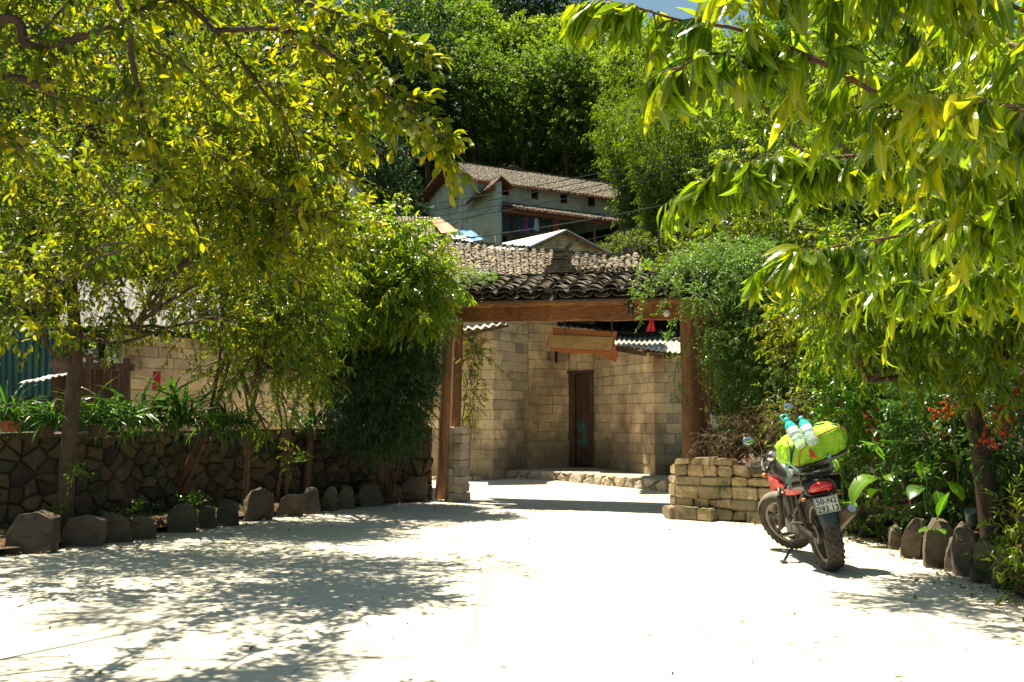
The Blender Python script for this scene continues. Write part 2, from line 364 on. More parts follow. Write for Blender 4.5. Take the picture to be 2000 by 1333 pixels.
def crown(lm, wm, blobs, ntw, L, nl, ls, tpls, hub, r0=.05, spread=1.0, sag=.25, down=.25, out=.8, nbr=8, gap=.1, gsc=2.0, wr=.004, shell=.4, roll=.45, droopdir=0.0, minz=None, tvar=.5):
    tot = sum(b[1][0] * b[1][2] for b in blobs)
    for c, r in blobs:
        n = max(4, int(ntw * r[0] * r[2] / tot))
        p, u = blob_pts(c, r, n, shell, gap, gsc)
        if minz is not None: k = p[:, 2] > minz; p, u = p[k], u[k]
        if len(p) == 0: continue
        d = u * out + rng.normal(0, .45, u.shape); d[:, 2] -= droopdir
        twigs(lm, wm, p, d, L * rng.uniform(.6, 1.2, len(p)), nl, ls, tpls, spread, sag, down, roll, wr, tvar=tvar)
        if hub is not None:
            h = min(hub, key=lambda q: (Vector(q) - Vector(c)).length) if isinstance(hub, list) else hub
            pts = branch(wm, h, c, r0, r0 * .45, .10)
            for i in range(nbr):
                q = p[rng.integers(0, len(p))]; branch(wm, pts[rng.integers(3, 7)], q, r0 * .4, r0 * .12, .14, 6, sides=4)

# ================================================================ SETTING
def grid_mesh(name, xs, ys, zf, mat, kind='structure', tint=.5):
    mb = MB(); nx, ny = len(xs), len(ys)
    V = [(x, y, zf(x, y)) for y in ys for x in xs]
    mb.add(V, [(j * nx + i, j * nx + i + 1, (j + 1) * nx + i + 1, (j + 1) * nx + i) for j in range(ny - 1) for i in range(nx - 1)], tint)
    o = mb.build(name, mat, smooth=True); o['kind'] = kind; return o
def hillz(x, y):
    z = 0.0
    if y > 27: z = (min(y, 72) - 27) * .285
    if y > 72: z += (y - 72) * .52
    z += (mnoise.noise(Vector((x * .05, y * .05, 0))) * 2.2) * min(1, max(0, (y - 30) / 30))
    z += max(0, -x - 25) * .12 * min(1, max(0, (y - 30) / 40))
    return z - .06
o = grid_mesh('ground', np.linspace(-700, 700, 8), np.linspace(-400, 26.9, 8), lambda x, y: -.06, M['hillsoil'])
o = grid_mesh('hill', np.linspace(-170, 170, 60), np.concatenate([np.linspace(26.9, 150, 60), np.linspace(160, 400, 8)]),
              lambda x, y: hillz(x, min(y, 150)) , M['hillsoil'])
# concrete yard
m, t, b = nodes('yard_concrete')
f1 = noise(t, .8, 6, None, .65); f2 = noise(t, 9, 6, None, .7)
col = ramp(t, f1, [(.3, (.49, .46, .39)), (.7, (.56, .53, .46))])
col = mixc(t, ramp(t, f2, [(.3, (.55, .55, .55)), (.75, (0, 0, 0))]), col, (.27, .24, .19))
sp = ramp(t, noise(t, 45, 3), [(.70, (0, 0, 0)), (.76, (1, 1, 1))]); col = mixc(t, sp, col, (.13, .10, .06))
vor = t.nodes.new('ShaderNodeTexVoronoi'); vor.feature = 'DISTANCE_TO_EDGE'; vor.inputs['Scale'].default_value = .33
cc = t.nodes.new('ShaderNodeTexCoord'); wn = t.nodes.new('ShaderNodeMix'); wn.data_type = 'VECTOR'; wn.inputs[0].default_value = .12
nz = t.nodes.new('ShaderNodeTexNoise'); nz.inputs['Scale'].default_value = 1.6; nz.inputs['Detail'].default_value = 6
t.links.new(cc.outputs['Object'], nz.inputs['Vector']); t.links.new(cc.outputs['Object'], wn.inputs[4]); t.links.new(nz.outputs[1], wn.inputs[5])
t.links.new(wn.outputs[1], vor.inputs['Vector'])
ck = ramp(t, vor.outputs[0], [(0, (1, 1, 1)), (.0042, (0, 0, 0))]); col = mixc(t, mathn(t, 'MULTIPLY', ck, .6), col, (.15, .125, .09))
sb = ramp(t, noise(t, .55, 7, None, .7), [(.56, (0, 0, 0)), (.74, (1, 1, 1))]); col = mixc(t, mathn(t, 'MULTIPLY', sb, .5), col, (.21, .185, .14))
t.links.new(col, b.inputs['Base Color']); b.inputs['Roughness'].default_value = .95
bump(t, b, noise(t, 30, 8, None, .75), .5, .008)
yard = grid_mesh('concrete_yard', np.linspace(-9, 9, 60), np.linspace(-3, 24.5, 90),
                 lambda x, y: .012 * mnoise.noise(Vector((x * .5, y * .5, 1))) + (max(0, y - 16.5) * .012), m)

# ---- block walls made of single laid blocks
def block_wall(mb, mort, p0, p1, z0, za, zb, course=.2, bl=.34, th=.2, holes=(), jit=.004, flip=False):
    p0 = Vector((p0[0], p0[1], 0)); p1 = Vector((p1[0], p1[1], 0)); L = (p1 - p0).length; a = (p1 - p0) / L
    nn = Vector((-a.y, a.x, 0)) * (-1 if flip else 1)
    k = 0; z = z0
    while z < max(za, zb) - .03:
        x = -rng.random() * bl * .5 - (bl * .5 if k % 2 else 0)
        while x < L:
            ln = bl * rng.uniform(.72, 1.15); xa, xb = max(0, x), min(L, x + ln); x += ln
            if xb - xa < .03: continue
            zt = za + (zb - za) * ((xa + xb) / 2) / L; h = min(course, zt - z)
            if h < .04: continue
            segs = [(xa, xb)]
            for (ha, hb, hz0, hz1) in holes:
                if z + h * .5 > hz0 and z + h * .5 < hz1:
                    ns = []
                    for (sa, sb) in segs:
                        if sb <= ha or sa >= hb: ns.append((sa, sb)); continue
                        if sa < ha: ns.append((sa, ha))
                        if sb > hb: ns.append((hb, sb))
                    segs = ns
            tint = rng.random()
            for sa, sb in segs:
                if sb - sa < .03: continue
                g = .0035 + rng.random() * .003; off = rng.uniform(-.006, .008)
                c = p0 + a * ((sa + sb) / 2) + nn * (th / 2 + .012 - off) + Vector((0, 0, z + h / 2))
                mb.box(c, ((sb - sa) / 2 - g, th / 2, h / 2 - g), (a, nn, (0, 0, 1)), tint, .0025)
        z += course; k += 1
    # mortar core set back, in strips round the holes
    cuts = sorted({0, L - .015} | {L * q / 6 for q in range(1, 6)} | {h[0] for h in holes} | {h[1] for h in holes})
    for xa, xb in zip(cuts[:-1], cuts[1:]):
        xm = (xa + xb) / 2; zt = za + (zb - za) * xm / L - .01; zs = [(z0, zt)]
        for (ha, hb, hz0, hz1) in holes:
            if ha < xm < hb: zs = [q for s_, e_ in zs for q in ((s_, min(e_, hz0)), (max(s_, hz1), e_)) if q[1] - q[0] > .02]
        for s_, e_ in zs:
            mort.box(p0 + a * xm + nn * (th / 2 + .022) + Vector((0, 0, (s_ + e_) / 2)), ((xb - xa) / 2, th / 2 - .01, (e_ - s_) / 2), (a, nn, (0, 0, 1)), .5)
def clip(poly, m, n):
    out = []
    for i in range(len(poly)):
        a, b = poly[i], poly[(i + 1) % len(poly)]; da = (a - m) @ n; db = (b - m) @ n
        if da <= 0: out.append(a)
        if da * db < 0: out.append(a + (b - a) * da / (da - db))
    return out
def rubble(mb, path, z0, z1, sz=.27, depth=.06, gap=.012, seedk=0, asp=.8):
    """stones fitted over a strip following path (list of xy), raised off the wall face on the left-hand side normal"""
    path = [Vector((p[0], p[1], 0)) for p in path]; seg = [(path[i + 1] - path[i]).length for i in range(len(path) - 1)]; L = sum(seg)
    def at(x):
        for i, s_ in enumerate(seg):
            if x <= s_ or i == len(seg) - 1:
                a = (path[i + 1] - path[i]).normalized(); return path[i] + a * x, Vector((a.y, -a.x, 0))
            x -= s_
    H = z1 - z0; nx = max(1, int(L / sz)); nz = max(1, int(H / (sz * asp)))
    S = {}
    for i in range(-1, nx + 1):
        for j in range(-1, nz + 1):
            S[i, j] = np.array([(i + .5 + rng.uniform(-.38, .38) + (.5 if j % 2 else 0)) * L / nx, (j + .5 + rng.uniform(-.34, .34)) * H / nz])
    for kk in [k_ for k_ in S if rng.random() < .36]: S.pop(kk)
    for (i, j), s in S.items():
        poly = [np.array(q, float) for q in ((0, 0), (L, 0), (L, H), (0, H))]
        for di in (-3, -2, -1, 0, 1, 2, 3):
            for dj in (-3, -2, -1, 0, 1, 2, 3):
                q = S.get((i + di, j + dj))
                if q is None or (di == 0 and dj == 0): continue
                d = q - s; ln = np.linalg.norm(d); poly = clip(poly, (s + q) / 2 - d / ln * gap, d / ln)
                if len(poly) < 3: break
            if len(poly) < 3: break
        if len(poly) < 3: continue
        c = sum(poly) / len(poly); 
        if np.linalg.norm(poly[0] - c) < .015: continue
        # split long edges for an uneven outline
        P2 = []
        for a, b2 in zip(poly, poly[1:] + poly[:1]):
            P2.append(a); P2.append((a + b2) / 2 + rng.normal(0, .004, 2))
        d0 = depth * rng.uniform(.5, 1.2); V = []; tilt = rng.normal(0, .12, 2)
        for sc, dz in ((1, -.05), (.97, d0 * .35), (.82, d0 * .85), (.45, d0 * 1.0)):
            for q in P2:
                r = c + (q - c) * sc; r[0] = min(max(r[0], .001), L - .001)
                p, n = at(r[0]); dd = dz + (tilt @ (r - c) if dz > 0 else 0) + rng.normal(0, .005)
                v = p + n * dd; V.append((v.x, v.y, z0 + r[1]))
        p, n = at(min(max(c[0], 0), L)); v = p + n * d0 * .95; V.append((v.x, v.y, z0 + c[1])); k = len(P2)
        fs = [(r_ * k + a, r_ * k + (a + 1) % k, (r_ + 1) * k + (a + 1) % k, (r_ + 1) * k + a) for r_ in range(3) for a in range(k)]
        fs += [(3 * k + a, 3 * k + (a + 1) % k, 4 * k) for a in range(k)]
        mb.add(V, fs, rng.random())
def strip_wall(mb, path, z0, z1, th, tint=.5, back=1):
    path = [Vector((p[0], p[1], 0)) for p in path]; V = []
    for i, p in enumerate(path):
        a = (path[min(i + 1, len(path) - 1)] - path[max(i - 1, 0)]).normalized(); n = Vector((-a.y, a.x, 0)) * back
        for q, z in ((p, z0), (p, z1), (p + n * th, z1), (p + n * th, z0)): V.append((q.x, q.y, z + (rng.normal(0, .012) if z == z1 else 0)))
    fs = [(i * 4 + k, i * 4 + (k + 1) % 4, (i + 1) * 4 + (k + 1) % 4, (i + 1) * 4 + k) for i in range(len(path) - 1) for k in range(4)]
    fs += [(0, 1, 2, 3), tuple((len(path) - 1) * 4 + k for k in (3, 2, 1, 0))]
    mb.add(V, fs, tint)
def lerp_path(path, step=.3):
    out = []
    for a, b in zip(path[:-1], path[1:]):
        a, b = Vector(a), Vector(b); n = max(1, int((b - a).length / step))
        for i in range(n): out.append(tuple(a.lerp(b, i / n)))
    out.append(tuple(path[-1])); return out

# ---- tiled roofs: rows of curved clay tiles
def tile_arc(wd, ln, rise, th, n=6):
    V = []
    for x in (0, ln):
        for r_, off in ((1, 0), (1, -th)):
            for k in range(n + 1):
                a = math.pi * k / n; V.append((x, -wd / 2 * math.cos(a), rise * math.sin(a) + off))
    m_ = n + 1; fs = []
    for k in range(n):
        fs += [(k, k + 1, 2 * m_ + k + 1, 2 * m_ + k), (m_ + k, 3 * m_ + k, 3 * m_ + k + 1, m_ + k + 1), (k, m_ + k, m_ + k + 1, k + 1)]
    fs += [(0, 2 * m_, 3 * m_, m_), (n, m_ + n, 3 * m_ + n, 2 * m_ + n)]
    return np.array(V), fs
def tile_roof(mb, eL, eR, rL, rR, ncol, nrow, rise=.045, th=.012, jit=.008, over=.6, wide=.72, valley=True, lift=.0, seg=6, skew=0.0):
    eL, eR, rL, rR = map(Vector, (eL, eR, rL, rR))
    for ci in range(ncol):
        for kind in ((0, 1) if valley else (0,)):
            u = (ci + .5 + (.5 if kind else 0)) / ncol
            if u > 1: continue
            a = eL.lerp(eR, u) + Vector((0, 0, 0)); b = rL.lerp(rR, min(1, max(0, u + skew))); d = (b - a); L = d.length / nrow; d.normalize()
            side = (eR - eL).normalized(); nr = side.cross(d).normalized()
            if nr.z < 0: nr = -nr
            wd = (eR - eL).length / ncol * (wide if not kind else wide)
            for r_ in range(nrow):
                V, fs = tile_arc(wd * rng.uniform(.94, 1.06), L * (1 + over), rise * (1 if not kind else -1) * rng.uniform(.85, 1.1), th, seg)
                tl = lift + rng.normal(0, .006)
                if kind: V[:, 2] -= 0
                # each tile tips so that its lower end rides over the tile below
                V[:, 2] += (1 - V[:, 0] / (L * (1 + over))) * (th * 1.5 + tl)
                ang = rng.normal(0, .03); V[:, 1] += V[:, 0] * ang
                V += rng.normal(0, jit * .3, 3)
                o_ = a + d * (L * r_) + side * rng.normal(0, jit) + nr * (.0 if kind else rise * .35)
                W = np.array(o_)[None] + V @ np.array([list(d), list(side), list(nr)])
                mb.add(W, fs, rng.random())
def slab(mb, q, th, tint=.5):
    q = [Vector(p) for p in q]; n = (q[1] - q[0]).cross(q[-1] - q[0]).normalized()
    if n.z < 0: n = -n
    k = len(q); V = q + [p - n * th for p in q]
    mb.add([list(v) for v in V], [tuple(range(k)), tuple(range(2 * k - 1, k - 1, -1))] + [(i, (i + 1) % k, k + (i + 1) % k, k + i) for i in range(k)], tint)
def corr_sheet(mb, eL, eR, rL, rR, pitch=.15, amp=.022, th=.008, nr=6, warp=.01, sheets=1):
    """corrugated sheet, waves running from eave to ridge"""
    eL, eR, rL, rR = map(Vector, (eL, eR, rL, rR)); W = (eR - eL).length; nw = max(4, int(W / pitch)) * 6
    nn = (eR - eL).cross(rL - eL).normalized()
    if nn.z < 0: nn = -nn
    V = []
    for s_ in (0, -th):
        for j in range(nr + 1):
            for i in range(nw + 1):
                u, v = i / nw, j / nr; p = eL.lerp(eR, u).lerp(rL.lerp(rR, u), v)
                V.append(p + nn * (amp * math.sin(2 * math.pi * i / 6) + s_ + warp * math.sin(u * 9 + v * 4)))
    m_ = nw + 1; K = m_ * (nr + 1); fs = []
    for j in range(nr):
        for i in range(nw):
            a = j * m_ + i; fs += [(a, a + 1, a + m_ + 1, a + m_), (K + a, K + a + m_, K + a + m_ + 1, K + a + 1)]
    for i in range(nw): fs += [(i, K + i, K + i + 1, i + 1), (nr * m_ + i, nr * m_ + i + 1, K + nr * m_ + i + 1, K + nr * m_ + i)]
    for j in range(nr): fs += [(j * m_, (j + 1) * m_, K + (j + 1) * m_, K + j * m_), (j * m_ + nw, K + j * m_ + nw, K + (j + 1) * m_ + nw, (j + 1) * m_ + nw)]
    mb.add([list(v) for v in V], fs, .5)

# ================================================================ BLOCK HOUSE behind the gate (left) with tiled roof
A = Vector((-1.75, 20.2, 0)); B = P(964, 900, 20.0); D = P(1032, 900, 21.4); B.z = D.z = 0
bh = empty('block_house', (B.x, B.y, 0), 'pale cement block house with grey tiled roof, seen through the left half of the gateway', 'house')
mb, mo = MB(), MB()
block_wall(mb, mo, B, D, .05, 3.85, 3.9, .2, .33, flip=False)
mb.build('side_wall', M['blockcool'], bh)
mb = MB(); block_wall(mb, mo, A, B - Vector((.0, .0, 0)), .05, 3.85, 3.85, .2, .33)
mb.build('front_wall', M['block'], bh)
mo.build('mortar', M['mortar'], bh)
# roof
eL, eR = P(820, 572, 21.3), P(1215, 566, 20.6); rL, rR = P(800, 468, 27.5), P(1243, 508, 25.0)
mb = MB(); tile_roof(mb, eL, eR, rL, rR, 27, 30, .05, .014, .012, .45, .72, seg=5)
rt = mb.build('roof', M['tilepale'], bh)
mb = MB(); slab(mb, [eL - Vector((0, 0, .07)), eR - Vector((0, 0, .07)), rR - Vector((0, 0, .07)), rL - Vector((0, 0, .07))], .05); mb.build('roof_boards', M['oldwood'], bh)
mb = MB()
for i in range(60):
    u = i / 59; p = rL.lerp(rR, u) + Vector((0, 0, .05 + rng.normal(0, .01)))
    mb.box(p, (.06, .09, .012), ((1, 0, .25), (0, 1, 0), (0, 0, 1)), rng.random(), .004)
    mb.box(p + Vector((0, 0, .03)), (.055, .08, .012), ((1, 0, .25), (0, 1, 0), (0, 0, 1)), rng.random(), .004)
for i, (u, hh) in enumerate(((.955, .22), (.975, .15))):
    for k in range(int(hh / .03)): mb.box(rL.lerp(rR, u) + Vector((0, 0, .1 + k * .03)), (.1 - k * .006, .1, .011), None, rng.random(), .006)
mb.build('ridge_tiles', M['tile'], bh)
# small corrugated canopy left
mb = MB(); corr_sheet(mb, P(880, 648, 19.2), P(990, 633, 19.6), P(880, 636, 20.6), P(985, 628, 20.8), .15, .025); mb.build('canopy_sheet', M['corr'], bh)
mb = MB(); mb.beam(P(905, 655, 19.35), P(992, 636, 19.75), .06, .06); mb.beam(P(880, 645, 19.5), P(960, 645, 20.0), .06, .05); mb.build('canopy_rail', M['oldwood'], bh)

# ================================================================ BLOCK SHED (mid and right walls) with door and corrugated roof
E0 = P(1112, 900, 22.0); E1 = P(1159, 900, 21.8); Fc = P(1278, 900, 18.9); H = P(1372, 900, 19.3)
for v in (E0, E1, Fc, H): v.z = 0
sh = empty('block_shed', (E1.x, E1.y, 0), 'cement block shed with narrow weathered door and corrugated roof behind the gateway', 'shed')
mb, mo = MB(), MB(); D2 = D + Vector((.015, .06, 0))
hole = [(.45, .58, P(1080, 707, 21.6).z, P(1080, 687, 21.6).z)]
block_wall(mb, mo, D2, E0, .2, 3.95, 3.9, .195, .36, holes=hole)
mb.build('recess_wall', M['block'], sh)
mb = MB(); d0 = E0 + Vector((.01, 0.02, 0)); ztop = P(1135, 730, 21.9).z
block_wall(mb, mo, d0, E1, ztop + .06, 3.9, 3.6, .195, .3); mb.build('lintel_blocks', M['block'], sh)
mb = MB(); block_wall(mb, mo, E1, Fc, .2, P(1170, 640, 21.5).z, P(1278, 697, 18.9).z, .195, .34); mb.build('front_wall', M['block'], sh)
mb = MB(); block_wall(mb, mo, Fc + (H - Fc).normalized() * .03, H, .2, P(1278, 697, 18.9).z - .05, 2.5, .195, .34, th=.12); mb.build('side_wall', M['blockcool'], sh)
mo.build('mortar', M['mortar'], sh)
mb = MB(); mb.box(P(1081, 697, 21.75) + Vector((.0, .12, 0)), (.09, .05, .13)); mb.build('wall_opening', M['dark'], sh)
# door
ax = (E1 - d0).normalized(); nn = Vector((-ax.y, ax.x, 0)); W = (E1 - d0).length
dr = empty('door', (d0 - tree_loc(sh)) + ax * W * .5 + nn * .1); dr.parent = sh
def on(x, off, z): return d0 + ax * x + nn * off + Vector((0, 0, z))
m, t, b = nodes('door_wood')
co = scaled_co(t, (8, 8, 1)); g = noise(t, 2.5, 6, co, .7)
col = ramp(t, g, [(.3, (.05, .02, .012)), (.6, (.12, .05, .03)), (.8, (.2, .10, .06))])
cc = t.nodes.new('ShaderNodeTexCoord'); sx = t.nodes.new('ShaderNodeSeparateXYZ'); t.links.new(cc.outputs['Object'], sx.inputs[0])
band = ramp(t, mathn(t, 'ADD', mathn(t, 'MULTIPLY', sx.outputs[2], .4), 0.0), [(.25, (0, 0, 0)), (.30, (1, 1, 1)), (.46, (1, 1, 1)), (.53, (0, 0, 0))])
pk = ramp(t, noise(t, 3.2, 6, scaled_co(t, (4, 4, 1)), .7), [(.46, (0, 0, 0)), (.52, (1, 1, 1))])
col = mixc(t, mathn(t, 'MULTIPLY', mathn(t, 'MULTIPLY', band, pk), .75), col, (.03, .20, .17))
t.links.new(col, b.inputs['Base Color']); b.inputs['Roughness'].default_value = .8; bump(t, b, g, .6, .005)
mb = MB()
for i in range(3):
    x0 = .12 + (W - .18) * i / 3; x1 = .12 + (W - .18) * (i + 1) / 3
    mb.box(on((x0 + x1) / 2, .10 + (i % 2) * .008, (.24 + ztop) / 2), ((x1 - x0) / 2 - .004, .018, (ztop - .24) / 2), (ax, nn, (0, 0, 1)), rng.random())
leaf_o = mb.build('door_leaf', m, dr)
mb = MB()
mb.box(on(.052, .03, (.2 + ztop) / 2), (.078, .05, (ztop - .2) / 2), (ax, nn, (0, 0, 1))); mb.box(on(W - .045, .05, (.2 + ztop) / 2), (.035, .05, (ztop - .2) / 2), (ax, nn, (0, 0, 1)))
mb.box(on(W / 2 + .03, .02, ztop + .03), (W / 2 + .15, .07, .03), (ax, nn, (0, 0, 1))); mb.build('door_frame', M['oldwood'], dr)
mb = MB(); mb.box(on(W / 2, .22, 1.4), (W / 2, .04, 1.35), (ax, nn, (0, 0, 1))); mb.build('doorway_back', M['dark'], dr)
# corrugated roof + rafter + dark loft
mb = MB()
eA, eB = P(1196, 672, 19.3), P(1385, 697, 16.9); bA, bB = P(1085, 629, 22.6), P(1385, 632, 21.0)
corr_sheet(mb, eA, eB, P(1203, 649, 21.3), P(1385, 668, 19.0), .15, .019, nr=6)
mb.build('corrugated_roof', M['corr'], sh)
mb = MB(); corr_sheet(mb, P(1085, 637, 20.7) , P(1385, 664, 19.6), P(1095, 618, 24.5), P(1385, 618, 23.5), .15, .010, nr=6, warp=.01); mb.build('upper_roof_sheet', pm('shade_dark_sheet', (.03, .036, .03), (.06, .07, .06), 3, .8, 50, .3, .004), sh)  # sheet colour darkened to stand in for shade under the roof
mb = MB(); mb.beam(P(1200, 682, 20.6), P(1290, 697, 18.75), .05, .07); mb.beam(P(1200, 676, 20.4), P(1385, 701, 17.8), .04, .04)
mb.build('rafter', M['oldwood'], sh)
mb = MB(); mb.box(P(1250, 600, 24.6), (3.0, .08, .75), None); mb.box(P(1150, 600, 23.5) + Vector((1.4, 0, .35)), (2.6, .9, .04)); mb.build('loft_shade_panel', M['dark'], sh)  # near-black panels standing in for the unlit loft
mb = MB(); slab(mb, [P(1088, 607, 20.3), P(1420, 596, 18.9), P(1440, 580, 24.5), P(1088, 588, 24.5)], .06); mb.build('hidden_shade_slab', M['tile'], sh)  # unseen slab behind the gate beam, added to shade the sheet below
# hanging lath on the shed wall
# platform
mb = MB(); kp = [(P(985, 925, 20.6).x, 20.6), (1.0, 19.9), (1.9, 18.6), (3.0, 16.9), (3.6, 16.3)]
strip = [Vector((x, y, 0)) for x, y in kp]
V = [(x, y, .20) for x, y in kp] + [(4.4, 22, .2), (-.3, 22.2, .2)]
V2 = [(x, y, -.05) for x, y, z in V]; k = len(V)
mb.add(V + V2, [tuple(range(k))] + [(i, (i + 1) % k, k + (i + 1) % k, k + i) for i in range(k)])
o = mb.build('stone_platform', m0 := pm('platform_cement', (.28, .24, .18), (.42, .38, .30), 3, .95, 30, .5, .01)); tag(o, kind='structure')
mb = MB(); rubble(mb, lerp_path([(*p, 0) for p in kp], .3), -.02, .21, .26, .07, .006, asp=1.0)
pk_ = mb.build('kerb', M['kerbstone']); tag(pk_, 'low rubble stone edging along the platform before the block shed', 'kerb')
mb = MB(); rubble(mb, lerp_path([(-1.6, 19.95, 0), (-.75, 19.8, 0), (-.3, 20.4, 0)], .3), -.02, .12, .35, .04, .005)
tag(mb.build('foot_kerb', M['kerbstone']), 'thin stone footing strip along the base of the left block house', 'kerb')

# ================================================================ GATE
GL, GR = Vector((-1.1, 15.55, 0)), Vector((2.52, 14.25, 0))
ga = (GR - GL).normalized(); gn = Vector((-ga.y, ga.x, 0))        # gn away from the camera
gate = empty('gateway', ((GL + GR) / 2)[:], 'wooden gateway with thick beams and a dark clay tile roof across the yard entrance', 'gate')
def gp(px, py, off=0.0):
    """point on the vertical gate plane (pushed back by off) at a picture position"""
    d = P(px, py, 1.0) - Vector((0, 0, CAMZ)); o = GL + gn * off; t = (o - Vector((0, 0, CAMZ))).dot(gn) / d.dot(gn)
    return Vector((0, 0, CAMZ)) + d * t
# posts: round timber
def post(pb, pt, r, mat=M['post'], n=14, name='post'):
    mb = MB(); pts = []; rs = []
    for i in range(13):
        t_ = i / 12; p = Vector(pb).lerp(Vector(pt), t_); p += Vector((mnoise.noise(Vector((t_ * 4, r * 50, 0))) * .012, 0, 0)); pts.append(p); rs.append(r * (1.06 - .1 * t_ + .02 * math.sin(t_ * 17)))
    mb.tube(pts, rs, n, rng.random()); return mb.build(name, mat, gate, smooth=True)
post(gp(862, 975, -.02), gp(877, 605, -.02), .088)
post(gp(886, 972, .28), gp(896, 605, .30), .08)
post(gp(1352, 1005, .10), gp(1343, 600, .10), .12)
post(gp(1375, 985, .55), gp(1372, 610, .55), .10)
def gbeam(name, x0, y0, y1, x1, y2, y3, off, dep, mat=M['timber'], seg=24, rag=.018):
    """long squared beam with slightly wandering edges between picture heights y0/y1 (left) and y2/y3 (right)"""
    mb = MB(); V = []
    for i in range(seg + 1):
        u = i / seg; x = x0 + (x1 - x0) * u
        a = gp(x, y0 + (y2 - y0) * u, off); c = gp(x, y1 + (y3 - y1) * u, off)
        a.z += mnoise.noise(Vector((u * 7, y0, 3))) * .018; c.z += mnoise.noise(Vector((u * (9 if rag < .02 else 26), y1, 9))) * rag
        w_ = mnoise.noise(Vector((u * 6, 5, y0))) * .01
        for p, o_ in ((a, 0), (c, 0), (c, dep), (a, dep)): V.append(p + gn * (o_ + w_))
    fs = [(i * 4 + k, i * 4 + (k + 1) % 4, (i + 1) * 4 + (k + 1) % 4, (i + 1) * 4 + k) for i in range(seg) for k in range(4)]
    fs += [(0, 1, 2, 3), tuple(seg * 4 + k for k in (3, 2, 1, 0))]
    mb.add([list(v) for v in V], fs, rng.random()); return mb.build(name, mat, gate)
gbeam('upper_beam', 868, 580, 600, 1395, 573, 589, -.24, .19, M['timberpale'], 40, .045)
gbeam('lower_beam', 872, 600, 629, 1395, 590, 622, -.04, .2)
gbeam('back_beam', 880, 600, 627, 1395, 592, 618, .55, .18)
# roof: eave at the front, ridge over the middle
ef0, ef1 = gp(872, 583, -.52), gp(1400, 572, -.52); rf0, rf1 = ef0 + gn * .8, ef1 + gn * .8; rf0.z, rf1.z = gp(880, 552, .28).z, gp(1400, 540, .28).z
eb0, eb1 = gp(872, 583, 1.1), gp(1400, 572, 1.1); eb0.z, eb1.z = ef0.z + .05, ef1.z + .05
mb = MB(); tile_roof(mb, ef0, ef1, rf0, rf1, 15, 11, .052, .012, .012, 1.3, .88, lift=.012, seg=8)
tile_roof(mb, ef0 + Vector((0, 0, .034)), ef1 + Vector((0, 0, .034)), rf0.lerp(ef0, .1), rf1.lerp(ef1, .1), 15, 9, .062, .013, .018, 1.0, .76, valley=False, lift=.02, seg=8)
tile_roof(mb, eb1, eb0, rf1, rf0, 15, 7, .06, .016, .014, .7, .80, lift=.01)
mb.build('tile_roof', M['tile'], gate)
mb = MB(); dz = Vector((0, 0, .06)); slab(mb, [ef0 - dz, ef1 - dz, rf1 - dz, rf0 - dz], .03); slab(mb, [rf0 - dz, rf1 - dz, eb1 - dz, eb0 - dz], .03); mb.build('roof_boards', M['oldwood'], gate)
# ridge of laid tiles, and the stacked tile ornament
mb = MB()
for lay in range(2):
    for i in range(24):
        u = (i + .5 * (lay % 2)) / 23.5; p = rf0.lerp(rf1, u) + Vector((0, 0, .035 + lay * .04 + rng.normal(0, .006)))
        tiltv = ga + Vector((0, 0, .35 * (1 if u > .42 else -1) * rng.uniform(.4, 1)))
        mb.box(p, (.085, .10, .010), (tiltv.normalized(), gn, (0, 0, 1)), rng.random(), .006)
mb.build('ridge_tiles', M['tile'], gate)
mb = MB(); cp = gp(1095, 539, .25)
for i in range(15):
    hw = [.24, .23, .22, .21, .20, .14, .135, .13, .125, .12, .12, .115, .12, .125, .10][i]
    off = rng.normal(0, .010) + (.02 if i > 9 else 0)
    for s_ in ((-1, 1) if hw > .15 else (0,)):
        mb.box(cp + ga * (off + s_ * hw * .5) + Vector((0, 0, .05 + i * .0245)), (hw * (.52 if s_ else 1), .10, .0095), (ga, gn, (0, 0, 1)), rng.random(), .006)
for k in range(4): mb.box(cp + ga * (.10 + .018 * k) + Vector((0, 0, .41 + .024 * k)), (.045, .09, .008), ((ga + Vector((0, 0, .9))).normalized(), gn, (0, 0, 1)), rng.random(), .004)
mb.build('ridge_ornament', pm('ornament_tile', (.07, .055, .04), (.17, .14, .10), 9, .9, 60, .5, .004, tvar=.5), gate)
# pale tiled slope right behind the ornament (separate little roof)
mb = MB(); q0, q1, q2, q3 = P(1125, 532, 17.6), P(1250, 527, 17.6), P(1140, 522, 19.5), P(1245, 499, 19.2)
tile_roof(mb, q0, q1, q2, q3, 9, 8, .04, .012, .012, .5, .75)
lr = empty('lean_to', (q0 + q1)[:2] + ((0),) if False else (P(1185, 530, 18.4).x, 18.4, 0), 'small pale tiled lean-to roof showing right behind the ornament on the gate ridge', 'lean-to')
mb.build('tile_roof', M['tilepale'], lr)
mb = MB()
for p in (P(1130, 535, 18.0), P(1240, 530, 18.0), P(1240, 505, 19.0)): mb = MB(); mb.beam((p.x, p.y, 3.2), p - Vector((0, 0, .05)), .07, .07, up=(0, 1, 0)); mb.build('post', M['oldwood'], lr)
